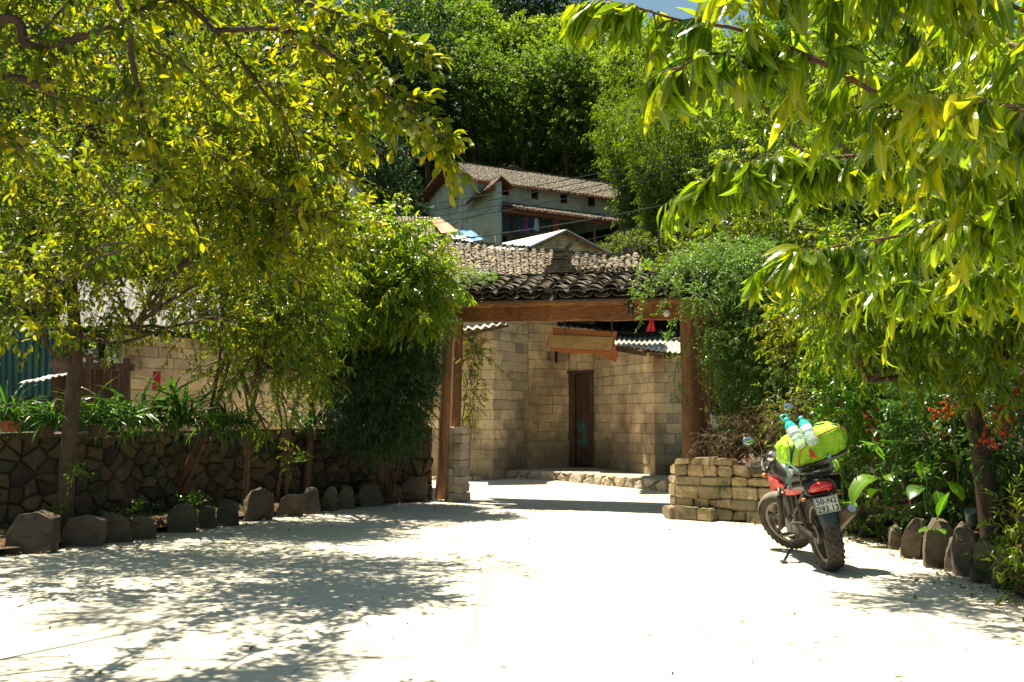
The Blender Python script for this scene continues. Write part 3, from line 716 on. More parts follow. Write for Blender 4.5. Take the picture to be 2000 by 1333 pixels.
# globe lamps
for i, (x, y, lab) in enumerate(((888, 623, 'round white globe lamp at the left end of the gate beam'), (1302, 612, 'round white globe lamp at the vine-covered right end of the gate beam'))):
    c = gp(x, y, -.2); g_ = empty('globe_lamp', c, lab, 'lamp', 'globe lamps on the gate beam')
    mb = MB(); mb.blob(c, (.055,) * 3, n=20, m=12); mb.build('globe', plain('opal_glass', (.72, .70, .62), .3), g_, smooth=True)
    mb = MB(); mb.lathe([(0, .06), (.03, .06), (.035, .045), (.03, .03)], c, (0, 1, 0)); mb.tube([c + Vector((0, .05, 0)), c + Vector((0, .12, .0))], .015); mb.build('fitting', plain('lamp_fitting', (.2, .2, .19), .5), g_)
# black lamp on the beam
c = gp(1232, 600, -.2); g_ = empty('beam_lamp', c, 'black lantern lamp fixed on the front of the gate beam', 'lamp')
mb = MB(); blk = plain('black_metal', (.02, .02, .02), .4)
mb.lathe([(0, .09), (.05, .09), (.055, .07), (.045, .05), (.045, -.01), (.05, -.02), (.03, -.03), (0, -.03)], c + Vector((0, 0, .0))); mb.build('lamp_head', blk, g_, smooth=True)
mb = MB(); mb.lathe([(.038, -.03), (.042, -.07), (.04, -.11), (.03, -.125), (0, -.13)], c); mb.build('lamp_shade', plain('smoky_glass', (.06, .065, .055), .15), g_, smooth=True)
mb = MB(); mb.lathe([(0, -.062), (.022, -.062), (.026, -.05), (.022, -.045), (0, -.045)], c + Vector((0, 0, .02)), (0, 1, 0)); mb.build('lens', plain('lens_glass', (.35, .37, .34), .15), g_, smooth=True)
mb = MB(); mb.beam(c + Vector((-.1, .02, .08)), c + Vector((.09, .02, .08)), .03, .02); mb.beam(c + Vector((-.09, .02, .05)), c + Vector((-.09, .1, .05)), .02, .03); mb.tube([c + Vector((0, 0, .06)), c + Vector((0, .1, .07))], .018); mb.build('bracket', blk, g_)
# hanging sign
s0 = empty('hanging_sign', gp(1138, 670, -.05), 'bare orange-brown wooden board hanging on two hooks under the gate beam', 'sign')
def plank(pts, off, th, name, mat, seed=0):
    mb = MB(); V = []; n_ = len(pts)
    for o_ in (off, off + th):
        for x, y in pts: V.append(gp(x, y, o_) if o_ == off else gp(x, y, off) + gn * th)
    mb.add([list(v) for v in V], [tuple(range(n_)), tuple(range(2 * n_ - 1, n_ - 1, -1))] + [(i, (i + 1) % n_, n_ + (i + 1) % n_, n_ + i) for i in range(n_)])
    return mb.build(name, mat, s0)
plank([(1079, 640), (1100, 642), (1125, 644), (1150, 646), (1180, 648), (1205, 648), (1203, 656), (1199, 668), (1203, 682), (1206, 694), (1202, 707), (1190, 703), (1170, 696), (1150, 691), (1120, 690), (1090, 688), (1076, 683), (1067, 674), (1068, 661), (1080, 654)], -.05, .035, 'board', M['signwood'])
plank([(1069, 654), (1197, 659), (1195, 684), (1070, 679)], -.075, .022, 'face_plate', M['signface'])
for x, ya, yb in ((1102, 627, 648), (1194, 624, 652)):
    a, b_ = gp(x, ya - 3, .0), gp(x, yb, -.06); mb = MB(); mb.tube([a, a.lerp(b_, .5) + Vector((.006, 0, 0)), b_], .009, 6); mb.lathe([(.0, 0), (.014, 0), (.014, .01), (0, .01)], b_ + Vector((0, -.004, 0)), (0, -1, 0), 8)
    mb.build('hook', plain('rusty_iron', (.14, .07, .04), .8), s0)
# red ribbon
mb = MB(); rib = []
for s_, (xa, xb) in enumerate(((1273, 1266), (1274, 1276))):
    for k in range(8):
        t_ = k / 7; p = gp(xa + (xb - xa) * t_, 617 + 31 * t_, -.12 + s_ * .01); hw = .008 + .022 * t_
        rib += [p - ga * hw, p + ga * hw + gn * .01 * math.sin(t_ * 9)]
V = [list(v) for v in rib]; fs = []
for s_ in range(2): fs += [(s_ * 16 + 2 * k, s_ * 16 + 2 * k + 1, s_ * 16 + 2 * k + 3, s_ * 16 + 2 * k + 2) for k in range(7)]
mb.add(V, fs); o = mb.build('red_ribbon', plain('red_cloth', (.6, .02, .03), .7), local=gp(1273, 620, -.12)); tag(o, 'small red cloth ribbon hanging below the right end of the gate beam', 'ribbon')
md = o.modifiers.new('s', 'SOLIDIFY'); md.thickness = .003
# thin cord along the beam
mb = MB(); mb.tube([gp(905, 626, -.15), gp(1000, 627.5, -.15), gp(1110, 628, -.15), gp(1210, 625, -.15), gp(1320, 620, -.15)], .003, 4); mb.tube([gp(1060, 612, -.15), gp(1030, 632, -.12), gp(1010, 640, .3)], .003, 4)
tag(mb.build('light_cord', M['oldwood'], local=gp(1110, 628, -.15)), 'thin pale cord strung along the underside of the gate beam', 'cord')
# stone pier at the left post
mb = MB(); pp = [gp(876, 970, .12), gp(901, 970, .12)]
base = Vector((pp[0].x, pp[0].y, 0)); wid = .24
for k in range(9):
    z = k * .128; hw = .125 + rng.uniform(-.012, .014) + (.02 if k == 0 else 0)
    for s_ in (-1, 1):
        sp = rng.uniform(.35, .65)
        mb.box(base + ga * (.11 + s_ * hw * .5) + gn * .1 + Vector((0, 0, z + .063)), (hw * .5 - .004, .16 + rng.uniform(-.01, .02), .06), (ga, gn, (0, 0, 1)), rng.random(), .006)
tag(mb.build('stone_pier', M['kerbstone'], local=(base.x, base.y, 0)), 'pale rough stone pier at the foot of the left gate post', 'pier')

# ================================================================ LEFT RETAINING WALL, right walls, beds
LW = [(-9.0, 7.0, 0), (-6.2, 9.6, 0), (-5.05, 10.95, 0), (-3.75, 13.55, 0), (-2.5, 14.95, 0), (-1.28, 15.85, 0)]
lw = empty('stone_wall', (-5.05, 10.95, 0), 'brown rubble stone retaining wall running from the left edge to the gate post', 'wall')
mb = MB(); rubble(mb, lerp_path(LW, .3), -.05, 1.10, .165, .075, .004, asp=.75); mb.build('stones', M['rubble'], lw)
mb = MB(); strip_wall(mb, lerp_path(LW, .4), -.1, 1.07, .42); mb.build('wall_core', pm('dark_mortar', (.035, .026, .018), (.08, .06, .04), 12, .95, 50, .6, .01), lw)
mb = MB()
for p, q in zip(lerp_path(LW, .42)[:-1], lerp_path(LW, .42)[1:]):
    p, q = Vector(p), Vector(q); a = (q - p).normalized(); n_ = Vector((-a.y, a.x, 0))
    mb.box((p + q) / 2 + n_ * .20 + Vector((0, 0, 1.105)), ((q - p).length / 2 - .004, .25, .03), (a, n_, (0, 0, 1)), rng.random(), .008)
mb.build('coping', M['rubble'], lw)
RW = [(3.55, 12.6, 0), (4.3, 11.9, 0), (4.75, 10.6, 0), (4.8, 9.2, 0), (4.5, 7.6, 0), (4.3, 6.0, 0)]
rw = empty('stone_wall', (4.75, 10.6, 0), 'shaded rubble stone wall behind the broad-leaved plants on the right', 'wall')
RWr = RW[::-1]
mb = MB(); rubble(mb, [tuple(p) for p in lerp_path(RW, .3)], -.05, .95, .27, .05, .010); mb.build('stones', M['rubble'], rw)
mb = MB(); strip_wall(mb, lerp_path(RW, .4), -.1, .93, .4); mb.build('wall_core', bpy.data.materials['dark_mortar'], rw)
# soil beds
def bed(name, front, back, zf, zb):
    f_, b_ = lerp_path(front, .35), None; n_ = len(f_); bk = lerp_path(back, .05); V = []
    for i, p in enumerate(f_):
        q = bk[min(len(bk) - 1, int(i / (n_ - 1) * (len(bk) - 1)))]
        for k in range(6):
            t_ = k / 5; v = Vector(p).lerp(Vector(q), t_); V.append((v.x, v.y, zf + (zb - zf) * min(1, t_ * 1.6) + .03 * mnoise.noise(Vector((v.x * 3, v.y * 3, 0)))))
    mb = MB(); mb.add(V, [(i * 6 + k, i * 6 + k + 1, (i + 1) * 6 + k + 1, (i + 1) * 6 + k) for i in range(n_ - 1) for k in range(5)])
    return tag(mb.build(name, M['soil'], smooth=True), kind='structure')
RIML = [(-6.2, 7.9, 0), (-4.72, 9.45, 0), (-3.95, 11.3, 0), (-3.25, 13.0, 0), (-2.25, 14.45, 0), (-1.35, 15.4, 0)]
bed('left_bed_soil', [(x - .02, y + .03, 0) for x, y, z in RIML], LW[1:], .06, .16)
RIMR = [(3.15, 12.25, 0), (3.65, 11.6, 0), (3.86, 11.1, 0), (3.98, 10.2, 0), (3.97, 9.2, 0), (3.83, 8.2, 0), (3.65, 7.2, 0), (3.5, 6.2, 0)]
bed('right_bed_soil', RIMR, [(3.6, 12.6, 0), (4.3, 12.0, 0), (4.9, 10.6, 0), (4.95, 9.2, 0), (4.6, 7.6, 0), (4.5, 6, 0)], .05, .16)
# raised ground behind the walls
def flatpoly(name, pts, z, mat=M['soil']):
    mb = MB(); mb.add([(x, y, z) for x, y in pts], [tuple(range(len(pts)))]); return tag(mb.build(name, mat), kind='structure')
flatpoly('upper_garden_soil', [(-9, 7.4), (-6.2, 10.0), (-5.2, 11.3), (-3.95, 13.8), (-2.6, 15.3), (-1.3, 16.1), (-1.5, 18.3), (-5, 17.5), (-12, 14)], .85)
flatpoly('right_garden_soil', [(2.75, 13.6), (3.55, 12.75), (4.45, 12.0), (4.95, 10.6), (5.0, 9.2), (4.7, 7.6), (4.5, 6), (9, 5), (9, 19), (3.2, 19), (2.7, 15)], .62)

# brick planter on the right
BP = [(2.08, 13.25), (2.10, 12.95), (2.75, 12.55), (3.2, 12.2), (3.62, 11.75)]
bp = empty('block_planter', (2.1, 13.0, 0), 'low planter wall of weathered yellow stone blocks between gate post and motorbike', 'wall')
mb = MB(); heights = [.15, .13, .16, .12, .13, .09]
def laid(mb, path, z0, heights, bl=(.17, .38), th=.22, drop=None):
    path = [Vector((*p, 0)) for p in path]; z = z0
    for r_, h in enumerate(heights):
        for i in range(len(path) - 1):
            L = (path[i + 1] - path[i]).length; a = (path[i + 1] - path[i]) / L; n_ = Vector((-a.y, a.x, 0)); x = 0
            while x < L - .02:
                ln = min(rng.uniform(*bl), L - x); 
                if L - x - ln < .12: ln = L - x
                if drop is None or not drop(r_, i, x):
                    c = path[i] + a * (x + ln / 2) + n_ * (th / 2 + rng.uniform(-.02, .015)) + Vector((0, 0, z + h / 2))
                    bm = bmesh.new(); bmesh.ops.create_cube(bm, size=1)
                    for v in bm.verts: v.co = Vector((v.co.x * (ln - .008), v.co.y * th, v.co.z * (h - .004))) + Vector(rng.normal(0, .011, 3))
                    bmesh.ops.bevel(bm, geom=bm.edges[:], offset=.014, segments=2, affect='EDGES')
                    bmesh.ops.subdivide_edges(bm, edges=[e for e in bm.edges if e.calc_length() > .08], cuts=2, use_grid_fill=True)
                    for v in bm.verts:
                        v.co += Vector((1, 1, 1)) * .010 * mnoise.noise(v.co * 14 + Vector((x * 9, r_ * 3, i)))
                        v.co = c + a * v.co.x + n_ * v.co.y + Vector((0, 0, v.co.z))
                    bm_mb(bm, mb, rng.random())
                x += ln
        z += h
laid(mb, BP, 0, heights, drop=lambda r_, i, x: (r_ >= 4 and (i > 2)) or (r_ == 5 and rng.random() < .45))
mb.build('blocks', M['brickstone'], bp)
mb = MB(); mb.add([(x + .1, y + .12, .62) for x, y in BP] + [(4.2, 12.3, .62), (3.0, 13.6, .62)], [tuple(range(7))]); mb.build('soil_fill', M['soil'], bp)
mb = MB(); laid(mb, [(1.99, 13.15), (2.04, 12.82), (2.5, 12.53)], 0, [.17], th=.2); mb.build('footing_block', M['brickstone'], bp)

# ================================================================ RIM STONES
def slab_stone(px, by, wpx, hpx, lean=0.0, name='edging_stone', mat=None, th=.11, peak=None, z0=0, label=None, cat='stone', group=None, rot=0):
    p = Gd(px, by, z0); s = p.y / F; w_, h_ = wpx * s * .90, hpx * s * .98
    dx = rng.uniform(-.2, .2) if peak is None else peak
    j_ = lambda q: rng.uniform(-q, q)
    kind_ = int(px * 7) % 4
    tl_ = rng.normal(0, .06)
    outl = {0: [(-.5, -.08), (.5, -.08), (.52, .3), (.46 + j_(.04), .86), (.1, 1.0), (-.34 + j_(.1), .93), (-.5, .55)],
            1: [(-.5, -.08), (.5, -.08), (.46, .42 + j_(.1)), (.22 + dx, .72), (-.05 + dx, 1.0), (-.3 + dx * .5, .8 + j_(.06)), (-.47, .4)],
            2: [(-.5, -.08), (.5, -.08), (.5, .75 + j_(.08)), (.36, .97), (-.12, 1.0), (-.38, .72), (-.5, .3 + j_(.1))],
            3: [(-.5, -.08), (.5, -.08), (.44, .5 + j_(.08)), (.12, .82), (-.2 + dx * .4, 1.0), (-.45, .82), (-.52, .35)]}[kind_]
    bm = bmesh.new(); vs_ = [bm.verts.new((x * w_ + lean * y * h_, -th / 2, y * h_)) for x, y in outl]
    f = bm.faces.new(vs_); ex = bmesh.ops.extrude_face_region(bm, geom=[f])
    for v in ex['geom']:
        if isinstance(v, bmesh.types.BMVert): v.co += Vector((rng.normal(0, .008), th, rng.normal(0, .008)))
    bmesh.ops.recalc_face_normals(bm, faces=bm.faces[:])
    for v in bm.verts: v.co += Vector((rng.normal(0, .012), rng.normal(0, .030) - tl_ * v.co.z * 3 * (1 if v.co.z > .1 else 0), rng.normal(0, .010)))
    bmesh.ops.bevel(bm, geom=bm.edges[:], offset=.006, segments=1, affect='EDGES')
    bmesh.ops.triangulate(bm, faces=[f for f in bm.faces if len(f.verts) > 4])
    for _ in range(2): bmesh.ops.subdivide_edges(bm, edges=[e for e in bm.edges if e.calc_length() > .05], cuts=1)
    sd_ = Vector((px * .01, by * .01, 0))
    for v in bm.verts:
        q = v.co * 6 + sd_; v.co += Vector((mnoise.noise(q), 1.2 * mnoise.noise(q + Vector((9, 0, 0))), mnoise.noise(q + Vector((0, 9, 0))))) * .016 + Vector((0, mnoise.noise(v.co * 22 + sd_) * .008, 0))
    ca, sa = math.cos(rot), math.sin(rot)
    for v in bm.verts: v.co = Vector((v.co.x * ca - v.co.y * sa, v.co.x * sa + v.co.y * ca, v.co.z)) + p + Vector((0, th / 2 + .01, 0))
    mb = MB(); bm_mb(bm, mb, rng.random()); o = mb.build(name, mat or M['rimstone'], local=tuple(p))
    return tag(o, label, cat, group)
LS = [(52, 1083, 96, 78, 0, 0), (152, 1069, 86, 60, .1, .15), (222, 1061, 66, 56, -.35, .2), (272, 1054, 52, 44, -.1, .2), (348, 1041, 62, 52, 0, .0), (398, 1033, 36, 42, 0, .1),
      (440, 1028, 44, 50, 0, 0), (500, 1017, 60, 62, 0, 0), (562, 1009, 56, 44, .1, -.1), (606, 1004, 34, 52, -.1, -.2), (642, 998, 32, 46, 0, 0), (674, 995, 34, 44, 0, 0), (720, 990, 52, 46, 0, .15), (764, 985, 40, 38, 0, .1), (806, 981, 62, 50, 0, 0)]
looks = ['broad rough upright stone with sunlit stripes', 'wide rounded dark slab', 'leaning triangular slab', 'low slab sloping to the left', 'five-sided grey slab', 'narrow square-topped slab', 'squarish slab with flat top', 'tallest flat-topped edging slab', 'low slab sloping down to the right', 'narrow pointed upright stone', 'slim round-topped slab', 'slim square slab', 'wide low dark slab', 'small dark slab', 'broad slab nearest the left gate post']
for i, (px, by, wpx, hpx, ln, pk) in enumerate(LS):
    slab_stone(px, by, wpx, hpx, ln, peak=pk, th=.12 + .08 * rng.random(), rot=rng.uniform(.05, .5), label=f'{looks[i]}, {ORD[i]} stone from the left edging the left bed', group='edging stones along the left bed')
RS = [(1668, 1046, 50, 62, .6, .3), (1700, 1052, 42, 58, .5, .2), (1735, 1060, 30, 34, 0, 0), (1755, 1076, 30, 48, .1, .1), (1782, 1092, 40, 80, .1, 0), (1808, 1090, 24, 42, 0, 0), (1842, 1112, 58, 92, 0, -.1), (1872, 1118, 30, 70, .1, .1), (1896, 1128, 46, 98, -.05, 0), (1932, 1142, 44, 84, 0, .1), (1968, 1152, 46, 70, 0, -.1)]
looks = ['sunlit slab leaning right behind the rear tyre', 'pale split slab leaning right', 'small rounded stone', 'short stone leaning on its tall neighbour', 'tall sunlit ribbed slab', 'small stone wedged between two tall slabs', 'wide dark upright slab', 'slim pointed slab', 'tall dark narrow slab', 'dark slab half hidden by the bush', 'low dark slab behind the right-edge bush']
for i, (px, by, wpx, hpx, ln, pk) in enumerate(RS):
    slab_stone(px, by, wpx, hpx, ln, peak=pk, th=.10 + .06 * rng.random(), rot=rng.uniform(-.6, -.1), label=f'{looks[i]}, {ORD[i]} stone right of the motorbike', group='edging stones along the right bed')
# loose stones on the planter
for (px, py, Y, r, lab) in ((1423, 912, 12.75, (.15, .12, .10), 'large rounded loose stone lying on top of the block planter'), (1362, 915, 13.1, (.09, .09, .05), 'flat reddish loose stone on the planter beside the right gate post'), (1478, 912, 12.3, (.12, .1, .09), 'mossy dark stone on the planter just left of the motorbike'), (1330, 922, 13.2, (.06, .07, .08), 'small pale stone at the gate end of the planter')):
    c = P(px, py, Y); mb = MB(); sd_ = Vector((px, py, 0)) * .1
    mb.blob(c, r, n=18, m=12, fn=lambda u: 1 + .35 * mnoise.noise(Vector(u) * 1.6 + sd_) + .08 * mnoise.noise(Vector(u) * 5 + sd_), tint=rng.random())
    tag(mb.build('loose_stone', M['kerbstone'] if px != 1478 else M['rubble'], local=tuple(c)), lab, 'stone', 'loose stones on the planter')

# ================================================================ LEFT BACK BUILDINGS
def wallpoly(mb, pts, th=.15):   # vertical slab from picture points at given depth, thickened away from the camera
    q = [Vector(p) for p in pts]; k = len(q); V = q + [p + Vector((0, th, 0)) for p in q]
    mb.add([list(v) for v in V], [tuple(range(k)), tuple(range(2 * k - 1, k - 1, -1))] + [(i, (i + 1) % k, k + (i + 1) % k, k + i) for i in range(k)])
hb = empty('block_house', (-6.3, 19.5, 0), 'sunlit pale block house behind the trees on the left, red paper on its wall', 'house')
mb, mo = MB(), MB(); block_wall(mb, mo, (P(245, 700, 18.0).x, 18.0), (P(640, 700, 21.5).x, 21.5), .4, P(250, 655, 18).z, P(250, 655, 18).z + .1, .2, .4); mb.build('front_wall', M['block'], hb); mo.build('mortar', M['mortar'], hb)
mb = MB(); corr_sheet(mb, P(110, 636, 17.6), P(430, 650, 19), P(150, 540, 24), P(430, 556, 26), .16, .03); mb.build('corrugated_roof', pm('weathered_grey_sheet', (.10, .10, .09), (.19, .185, .17), 3, .8, 50, .3, .004), hb)
mb = MB(); p = P(306, 744, 18.3); mb.box(p, (.07, .01, .17), jit=.003); o = mb.build('red_paper', plain('red_paper', (.5, .015, .03), .7), local=tuple(p)); tag(o, 'red paper poster pasted on the pale block wall at left', 'poster')
sb = empty('wooden_stall', (-7.6, 17, 0), 'open brown wooden stall with dark posts beside the left tree trunk', 'stall')
for x in (110, 175, 248): mb = MB(); mb.beam(P(x, 830, 16.8), P(x, 700, 16.8), .09, .09, up=(0, 1, 0)); mb.build('post', M['oldwood'], sb)
mb = MB(); mb.beam(P(100, 712, 16.8), P(262, 718, 16.8), .1, .12); mb.build('beam', M['oldwood'], sb)
mb = MB()
for i in range(9): x = 112 + i * 16; mb.box((P(x, 790, 17.0) + P(x, 730, 17.0)) / 2, (.062, .015, .42 + rng.uniform(-.03, .03)), None, rng.random())
mb.build('plank_wall', M['oldwood'], sb)
mb = MB(); corr_sheet(mb, P(36, 750, 15.8), P(125, 733, 15.8), P(60, 742, 17.2), P(140, 726, 17.2), .1, .015); mb.build('awning_sheet', M['tin'], sb)
mb = MB(); corr_sheet(mb, P(-200, 775, 18.6), P(122, 775, 18.6), P(-200, 640, 18.9), P(122, 640, 18.9), .12, .014)
tag(mb.build('metal_fence', M['greenmetal'], local=tuple(P(60, 775, 18.6))), 'dark green corrugated metal fence at the left edge', 'fence')
# white house and tank
wh = empty('white_house', tuple(P(660, 470, 42)), 'whitewashed house glimpsed above the yellow-green leaves left of the tarpaulins', 'house')
mb = MB(); p0, p1 = P(600, 480, 42), P(706, 384, 44); mb.box((p0 + p1) / 2 - Vector((0, 0, 2)), ((p1.x - p0.x) / 2, 1.4, (p1.z - p0.z) / 2 + 2)); mb.build('wall', M['whitewall'], wh)
mb = MB(); mb.box((p0.x / 2 + p1.x / 2, 43, p1.z + .08), ((p1.x - p0.x) / 2 + .1, 1.5, .07)); mb.build('roof_slab', M['plaster'], wh)
for x in (642, 682): mb = MB(); mb.box(P(x, 430, 41.55), (.28, .06, .4)); mb.build('window', M['dark'], wh)
tk = empty('water_tank', tuple(P(661, 383, 42)), 'silver water tank with a dark blue band above the white house', 'tank')
c = P(661, 383, 42.5); mb = MB(); mb.lathe([(0, 0), (.24, 0), (.25, .1), (.26, .12), (.25, .14), (.25, .5), (.26, .52), (.25, .54), (.25, .78), (.2, .86), (.06, .9), (0, .9)], c, n=24); mb.build('barrel', plain('tank_steel', (.62, .66, .66), .35, .3), tk, smooth=True)
mb = MB(); mb.lathe([(.262, .56), (.265, .57), (.265, .66), (.262, .67)], c, n=24); mb.build('blue_band', plain('blue_paint', (.02, .08, .28), .4), tk)
# small tiled house with tarpaulins
sm = empty('tiled_outhouse', tuple(P(810, 470, 40)), 'low outhouse with a pale tiled roof beside the orange tarpaulin', 'outhouse')
mb = MB(); tile_roof(mb, P(752, 462, 39), P(868, 462, 39), P(770, 426, 41.5), P(862, 428, 41.5), 16, 12, .04, .014, .01, .5, .75, seg=4); mb.build('tile_roof', M['tilepale'], sm)
mb = MB(); slab(mb, [P(752, 462, 39) - Vector((0, 0, .06)), P(868, 462, 39) - Vector((0, 0, .06)), P(862, 428, 41.5) - Vector((0, 0, .06)), P(770, 426, 41.5) - Vector((0, 0, .06))], .05)
c = P(810, 465, 40.3); mb.box(c - Vector((0, 0, 1.2)), (1.0, .9, 1.3)); mb.build('wall', M['oldwood'], sm)
def cloth(name, corners, label, mat, amp=.05, n=12, cat='tarpaulin', group=None, fr=7):
    a, b, c, d = map(Vector, corners); mb = MB(); V = []
    for j in range(n + 1):
        for i in range(n + 1):
            u, v = i / n, j / n; p = a.lerp(b, u).lerp(d.lerp(c, u), v)
            V.append(p + Vector((0, 0, amp * mnoise.noise(Vector((u * fr, v * fr * .5, a.x))) - amp * 2 * math.sin(math.pi * u) * math.sin(math.pi * v))))
    mb.add([list(v) for v in V], [(j * (n + 1) + i, j * (n + 1) + i + 1, (j + 1) * (n + 1) + i + 1, (j + 1) * (n + 1) + i) for j in range(n) for i in range(n)])
    o = mb.build(name, mat, local=tuple(a), smooth=True); s_ = o.modifiers.new('s', 'SOLIDIFY'); s_.thickness = .01; return tag(o, label, cat, group)
cloth('tarpaulin', (P(862, 456, 38.6), P(896, 452, 38.4), P(868, 431, 40.5), P(842, 430, 40.5)), 'orange-red tarpaulin stretched over the end of the outhouse roof', plain('orange_tarp', (.62, .16, .08), .6), .03)
cloth('tarpaulin', (P(897, 474, 37.4), P(946, 468, 37.4), P(921, 450, 39.2), P(892, 451, 39.2)), 'bright blue tarpaulin awning below the grey house', plain('blue_tarp', (.02, .17, .36), .5), .05)
cloth('tarpaulin', (P(893, 477, 36.9), P(930, 474, 36.9), P(906, 461, 38), P(878, 457, 38)), 'crumpled pale blue and white tarpaulin below the blue awning', pm('pale_tarp', (.25, .52, .62), (.72, .78, .8), 2.4, .5), .12, fr=14)
mb = MB()
for x in (880, 935): mb.tube([P(x, 520, 38.4), P(x, 455, 38.4)], .03)
mb.tube([P(880, 457, 38.4), P(940, 468, 38)], .03); tag(mb.build('awning_frame', M['oldwood'], local=tuple(P(880, 520, 38.4))), 'thin pole frame holding the tarpaulins below the grey house', 'frame')

# ================================================================ GABLE HUT
pk = P(1097, 450, 36); gd = Vector((.78, .63, 0)).normalized(); rd = Vector((-2.6, 3.2, 0)).normalized()
gh = empty('gable_hut', (pk.x, pk.y, hillz(pk.x, pk.y)), 'small gabled block hut with a pale metal roof between the gate roof and grey house', 'hut')
Lh = 4.1; hl, hr = 2.0, 1.95; zl, zr = P(1010, 488, 34.7).z, P(1168, 492, 37.2).z
mb = MB(); pl = pk - gd * hl; pl.z = zl; pr = pk + gd * hr; pr.z = zr
rv = rd * Lh; ov = -rd * .25
slab(mb, [pl + ov - gd * .2 + Vector((0, 0, -.08)), pk + ov, pk + rv, pl + rv - gd * .2 + Vector((0, 0, -.08))], .05)
slab(mb, [pk + ov + Vector((0, 0, .003)), pr + ov + gd * .2, pr + rv + gd * .2, pk + rv + Vector((0, 0, .003))], .05); mb.build('roof', M['tin'], gh)
mb, mo = MB(), MB(); dn = Vector((0, 0, .12)); zb = hillz(pk.x, pk.y) - .3
wl, wr_ = pl + gd * .15, pr - gd * .15
def gable_blocks(mb, mo, a, b, pkz, za, zb_, z0, course=.2, bl=.4):
    # courses shortened to fit under the two rakes
    L = (b - a).length; d = (b - a).normalized(); z = z0; k = 0; n_ = Vector((-d.y, d.x, 0))
    while z < pkz:
        h = course
        xs0 = 0 if z + h <= za else L * .5 * (z + h - za) / (pkz - za); xs1 = L if z + h <= zb_ else L - L * .5 * (z + h - zb_) / (pkz - zb_)
        if xs1 - xs0 > .15:
            x = xs0
            first = True
            while x < xs1 - .02:
                ln = bl * (.5 if first and k % 2 else rng.uniform(.85, 1.1)); first = False; ln = min(ln, xs1 - x)
                c = Vector((a.x, a.y, 0)) + d * (x + ln / 2) + n_ * .1 + Vector((0, 0, z + h / 2)); mb.box(c, (ln / 2 - .007, .1, h / 2 - .007), (d, n_, (0, 0, 1)), rng.random(), .003); x += ln
            mo.box(Vector((a.x, a.y, 0)) + d * (xs0 + xs1) / 2 + n_ * .11 + Vector((0, 0, z + h / 2)), ((xs1 - xs0) / 2 - .01, .085, h / 2), (d, n_, (0, 0, 1)))
        z += h; k += 1
gable_blocks(mb, mo, wl, wr_, pk.z - .12, zl - .05, zr - .1, zb)
mb.build('gable_wall', M['block'], gh); mo.build('mortar', M['mortar'], gh)
mb = MB(); mb.box((wl + rv * .5 + Vector((0, 0, 0))) * 1 - Vector((0, 0, (zl - zb) / 2 + .2)), (Lh / 2, .08, (zl - zb) / 2), (rd, gd, (0, 0, 1))); mb.box((wr_ + rv * .5) - Vector((0, 0, (zr - zb) / 2 + .2)), (Lh / 2, .08, (zr - zb) / 2), (rd, gd, (0, 0, 1))); mb.build('side_wall', M['plaster'], gh)
mb = MB(); mb.beam(pk + ov - Vector((0, 0, .09)), pr + ov + gd * .18 - Vector((0, 0, .09)), .03, .1); mb.beam(pk + ov - Vector((0, 0, .09)), pl + ov - gd * .15 - Vector((0, 0, .16)), .03, .06); mb.build('barge_board', M['redwood'], gh)

# ================================================================ UPPER HOUSE
C0 = Vector((-1.08, 70, 0)); hu = Vector((.88, .475, 0)); hv = Vector((-.475, .88, 0)); up = Vector((0, 0, 1))
def hp(t_, s_, z): return C0 + hu * t_ + hv * s_ + up * z
zg = 11.6
uh = empty('hillside_house', hp(0, 0, zg), 'large grey two-storey block house with tiled roofs on the hillside above the gate', 'house')
def course_wall(mb, t0, s0, t1, s1, za, zb_, z0, holes=(), peak=None):
    a, b = hp(t0, s0, 0), hp(t1, s1, 0); L = (b - a).length; d = (b - a) / L; n_ = Vector((-d.y, d.x, 0)); z = z0; k = 0
    while z < max(za, zb_, peak or 0) - .05:
        h = .22; x = -.2 if k % 2 else 0
        def top(x):
            if peak: return za + (peak - za) * x / (L / 2) if x < L / 2 else peak + (zb_ - peak) * (x - L / 2) / (L / 2)
            return za + (zb_ - za) * x / L
        while x < L:
            xa, xb = max(0, x), min(L, x + .42); x += .42
            if xb - xa < .03: continue
            h2 = min(h, min(top(xa), top(xb)) - z)
            if h2 < .03: continue
            hit = False; segs = [(xa, xb)]
            for (ha, hb_, h0, h1) in holes:
                if z + h / 2 > h0 and z + h / 2 < h1:
                    ns = []
                    for (sa, sb_) in segs:
                        if sb_ <= ha or sa >= hb_: ns.append((sa, sb_)); continue
                        if sa < ha: ns.append((sa, ha))
                        if sb_ > hb_: ns.append((hb_, sb_))
                    segs = ns
            tint = rng.random()
            for sa, sb_ in segs:
                if sb_ - sa > .03: mb.box(a + d * (sa + sb_) / 2 + n_ * (.1 - rng.uniform(0, .006)) + up * (z + h2 / 2), ((sb_ - sa) / 2 - .004, .1, h2 / 2 - .004), (d, n_, (0, 0, 1)), tint)
        z += h; k += 1
zE, zR_, zB = 18.25, 20.75, 19.2
mb = MB(); course_wall(mb, 0, 12, 0, 0, 19.2, 17.6, zg, peak=20.45); gw = mb.build('gable_wall', M['plaster'], uh)
mb = MB(); wz = [(1.76, 18.0), (4.25, 17.93), (6.8, 17.9), (9.3, 17.85)]
course_wall(mb, .2, 2, 12.6, 2, 18.6, 18.6, 16.9, holes=[(t_ - .48, t_ + .06, z - .36, z + .36) for t_, z in wz]); mb.build('upper_wall', M['plaster'], uh)
mb = MB(); course_wall(mb, .2, 2.9, 12.6, 2.9, 17.2, 17.2, zg + .5, holes=[(1.2, 2.2, 12, 14.8), (8.0, 9.0, 13.2, 14.6)]); mb.build('lower_wall', M['plaster'], uh)
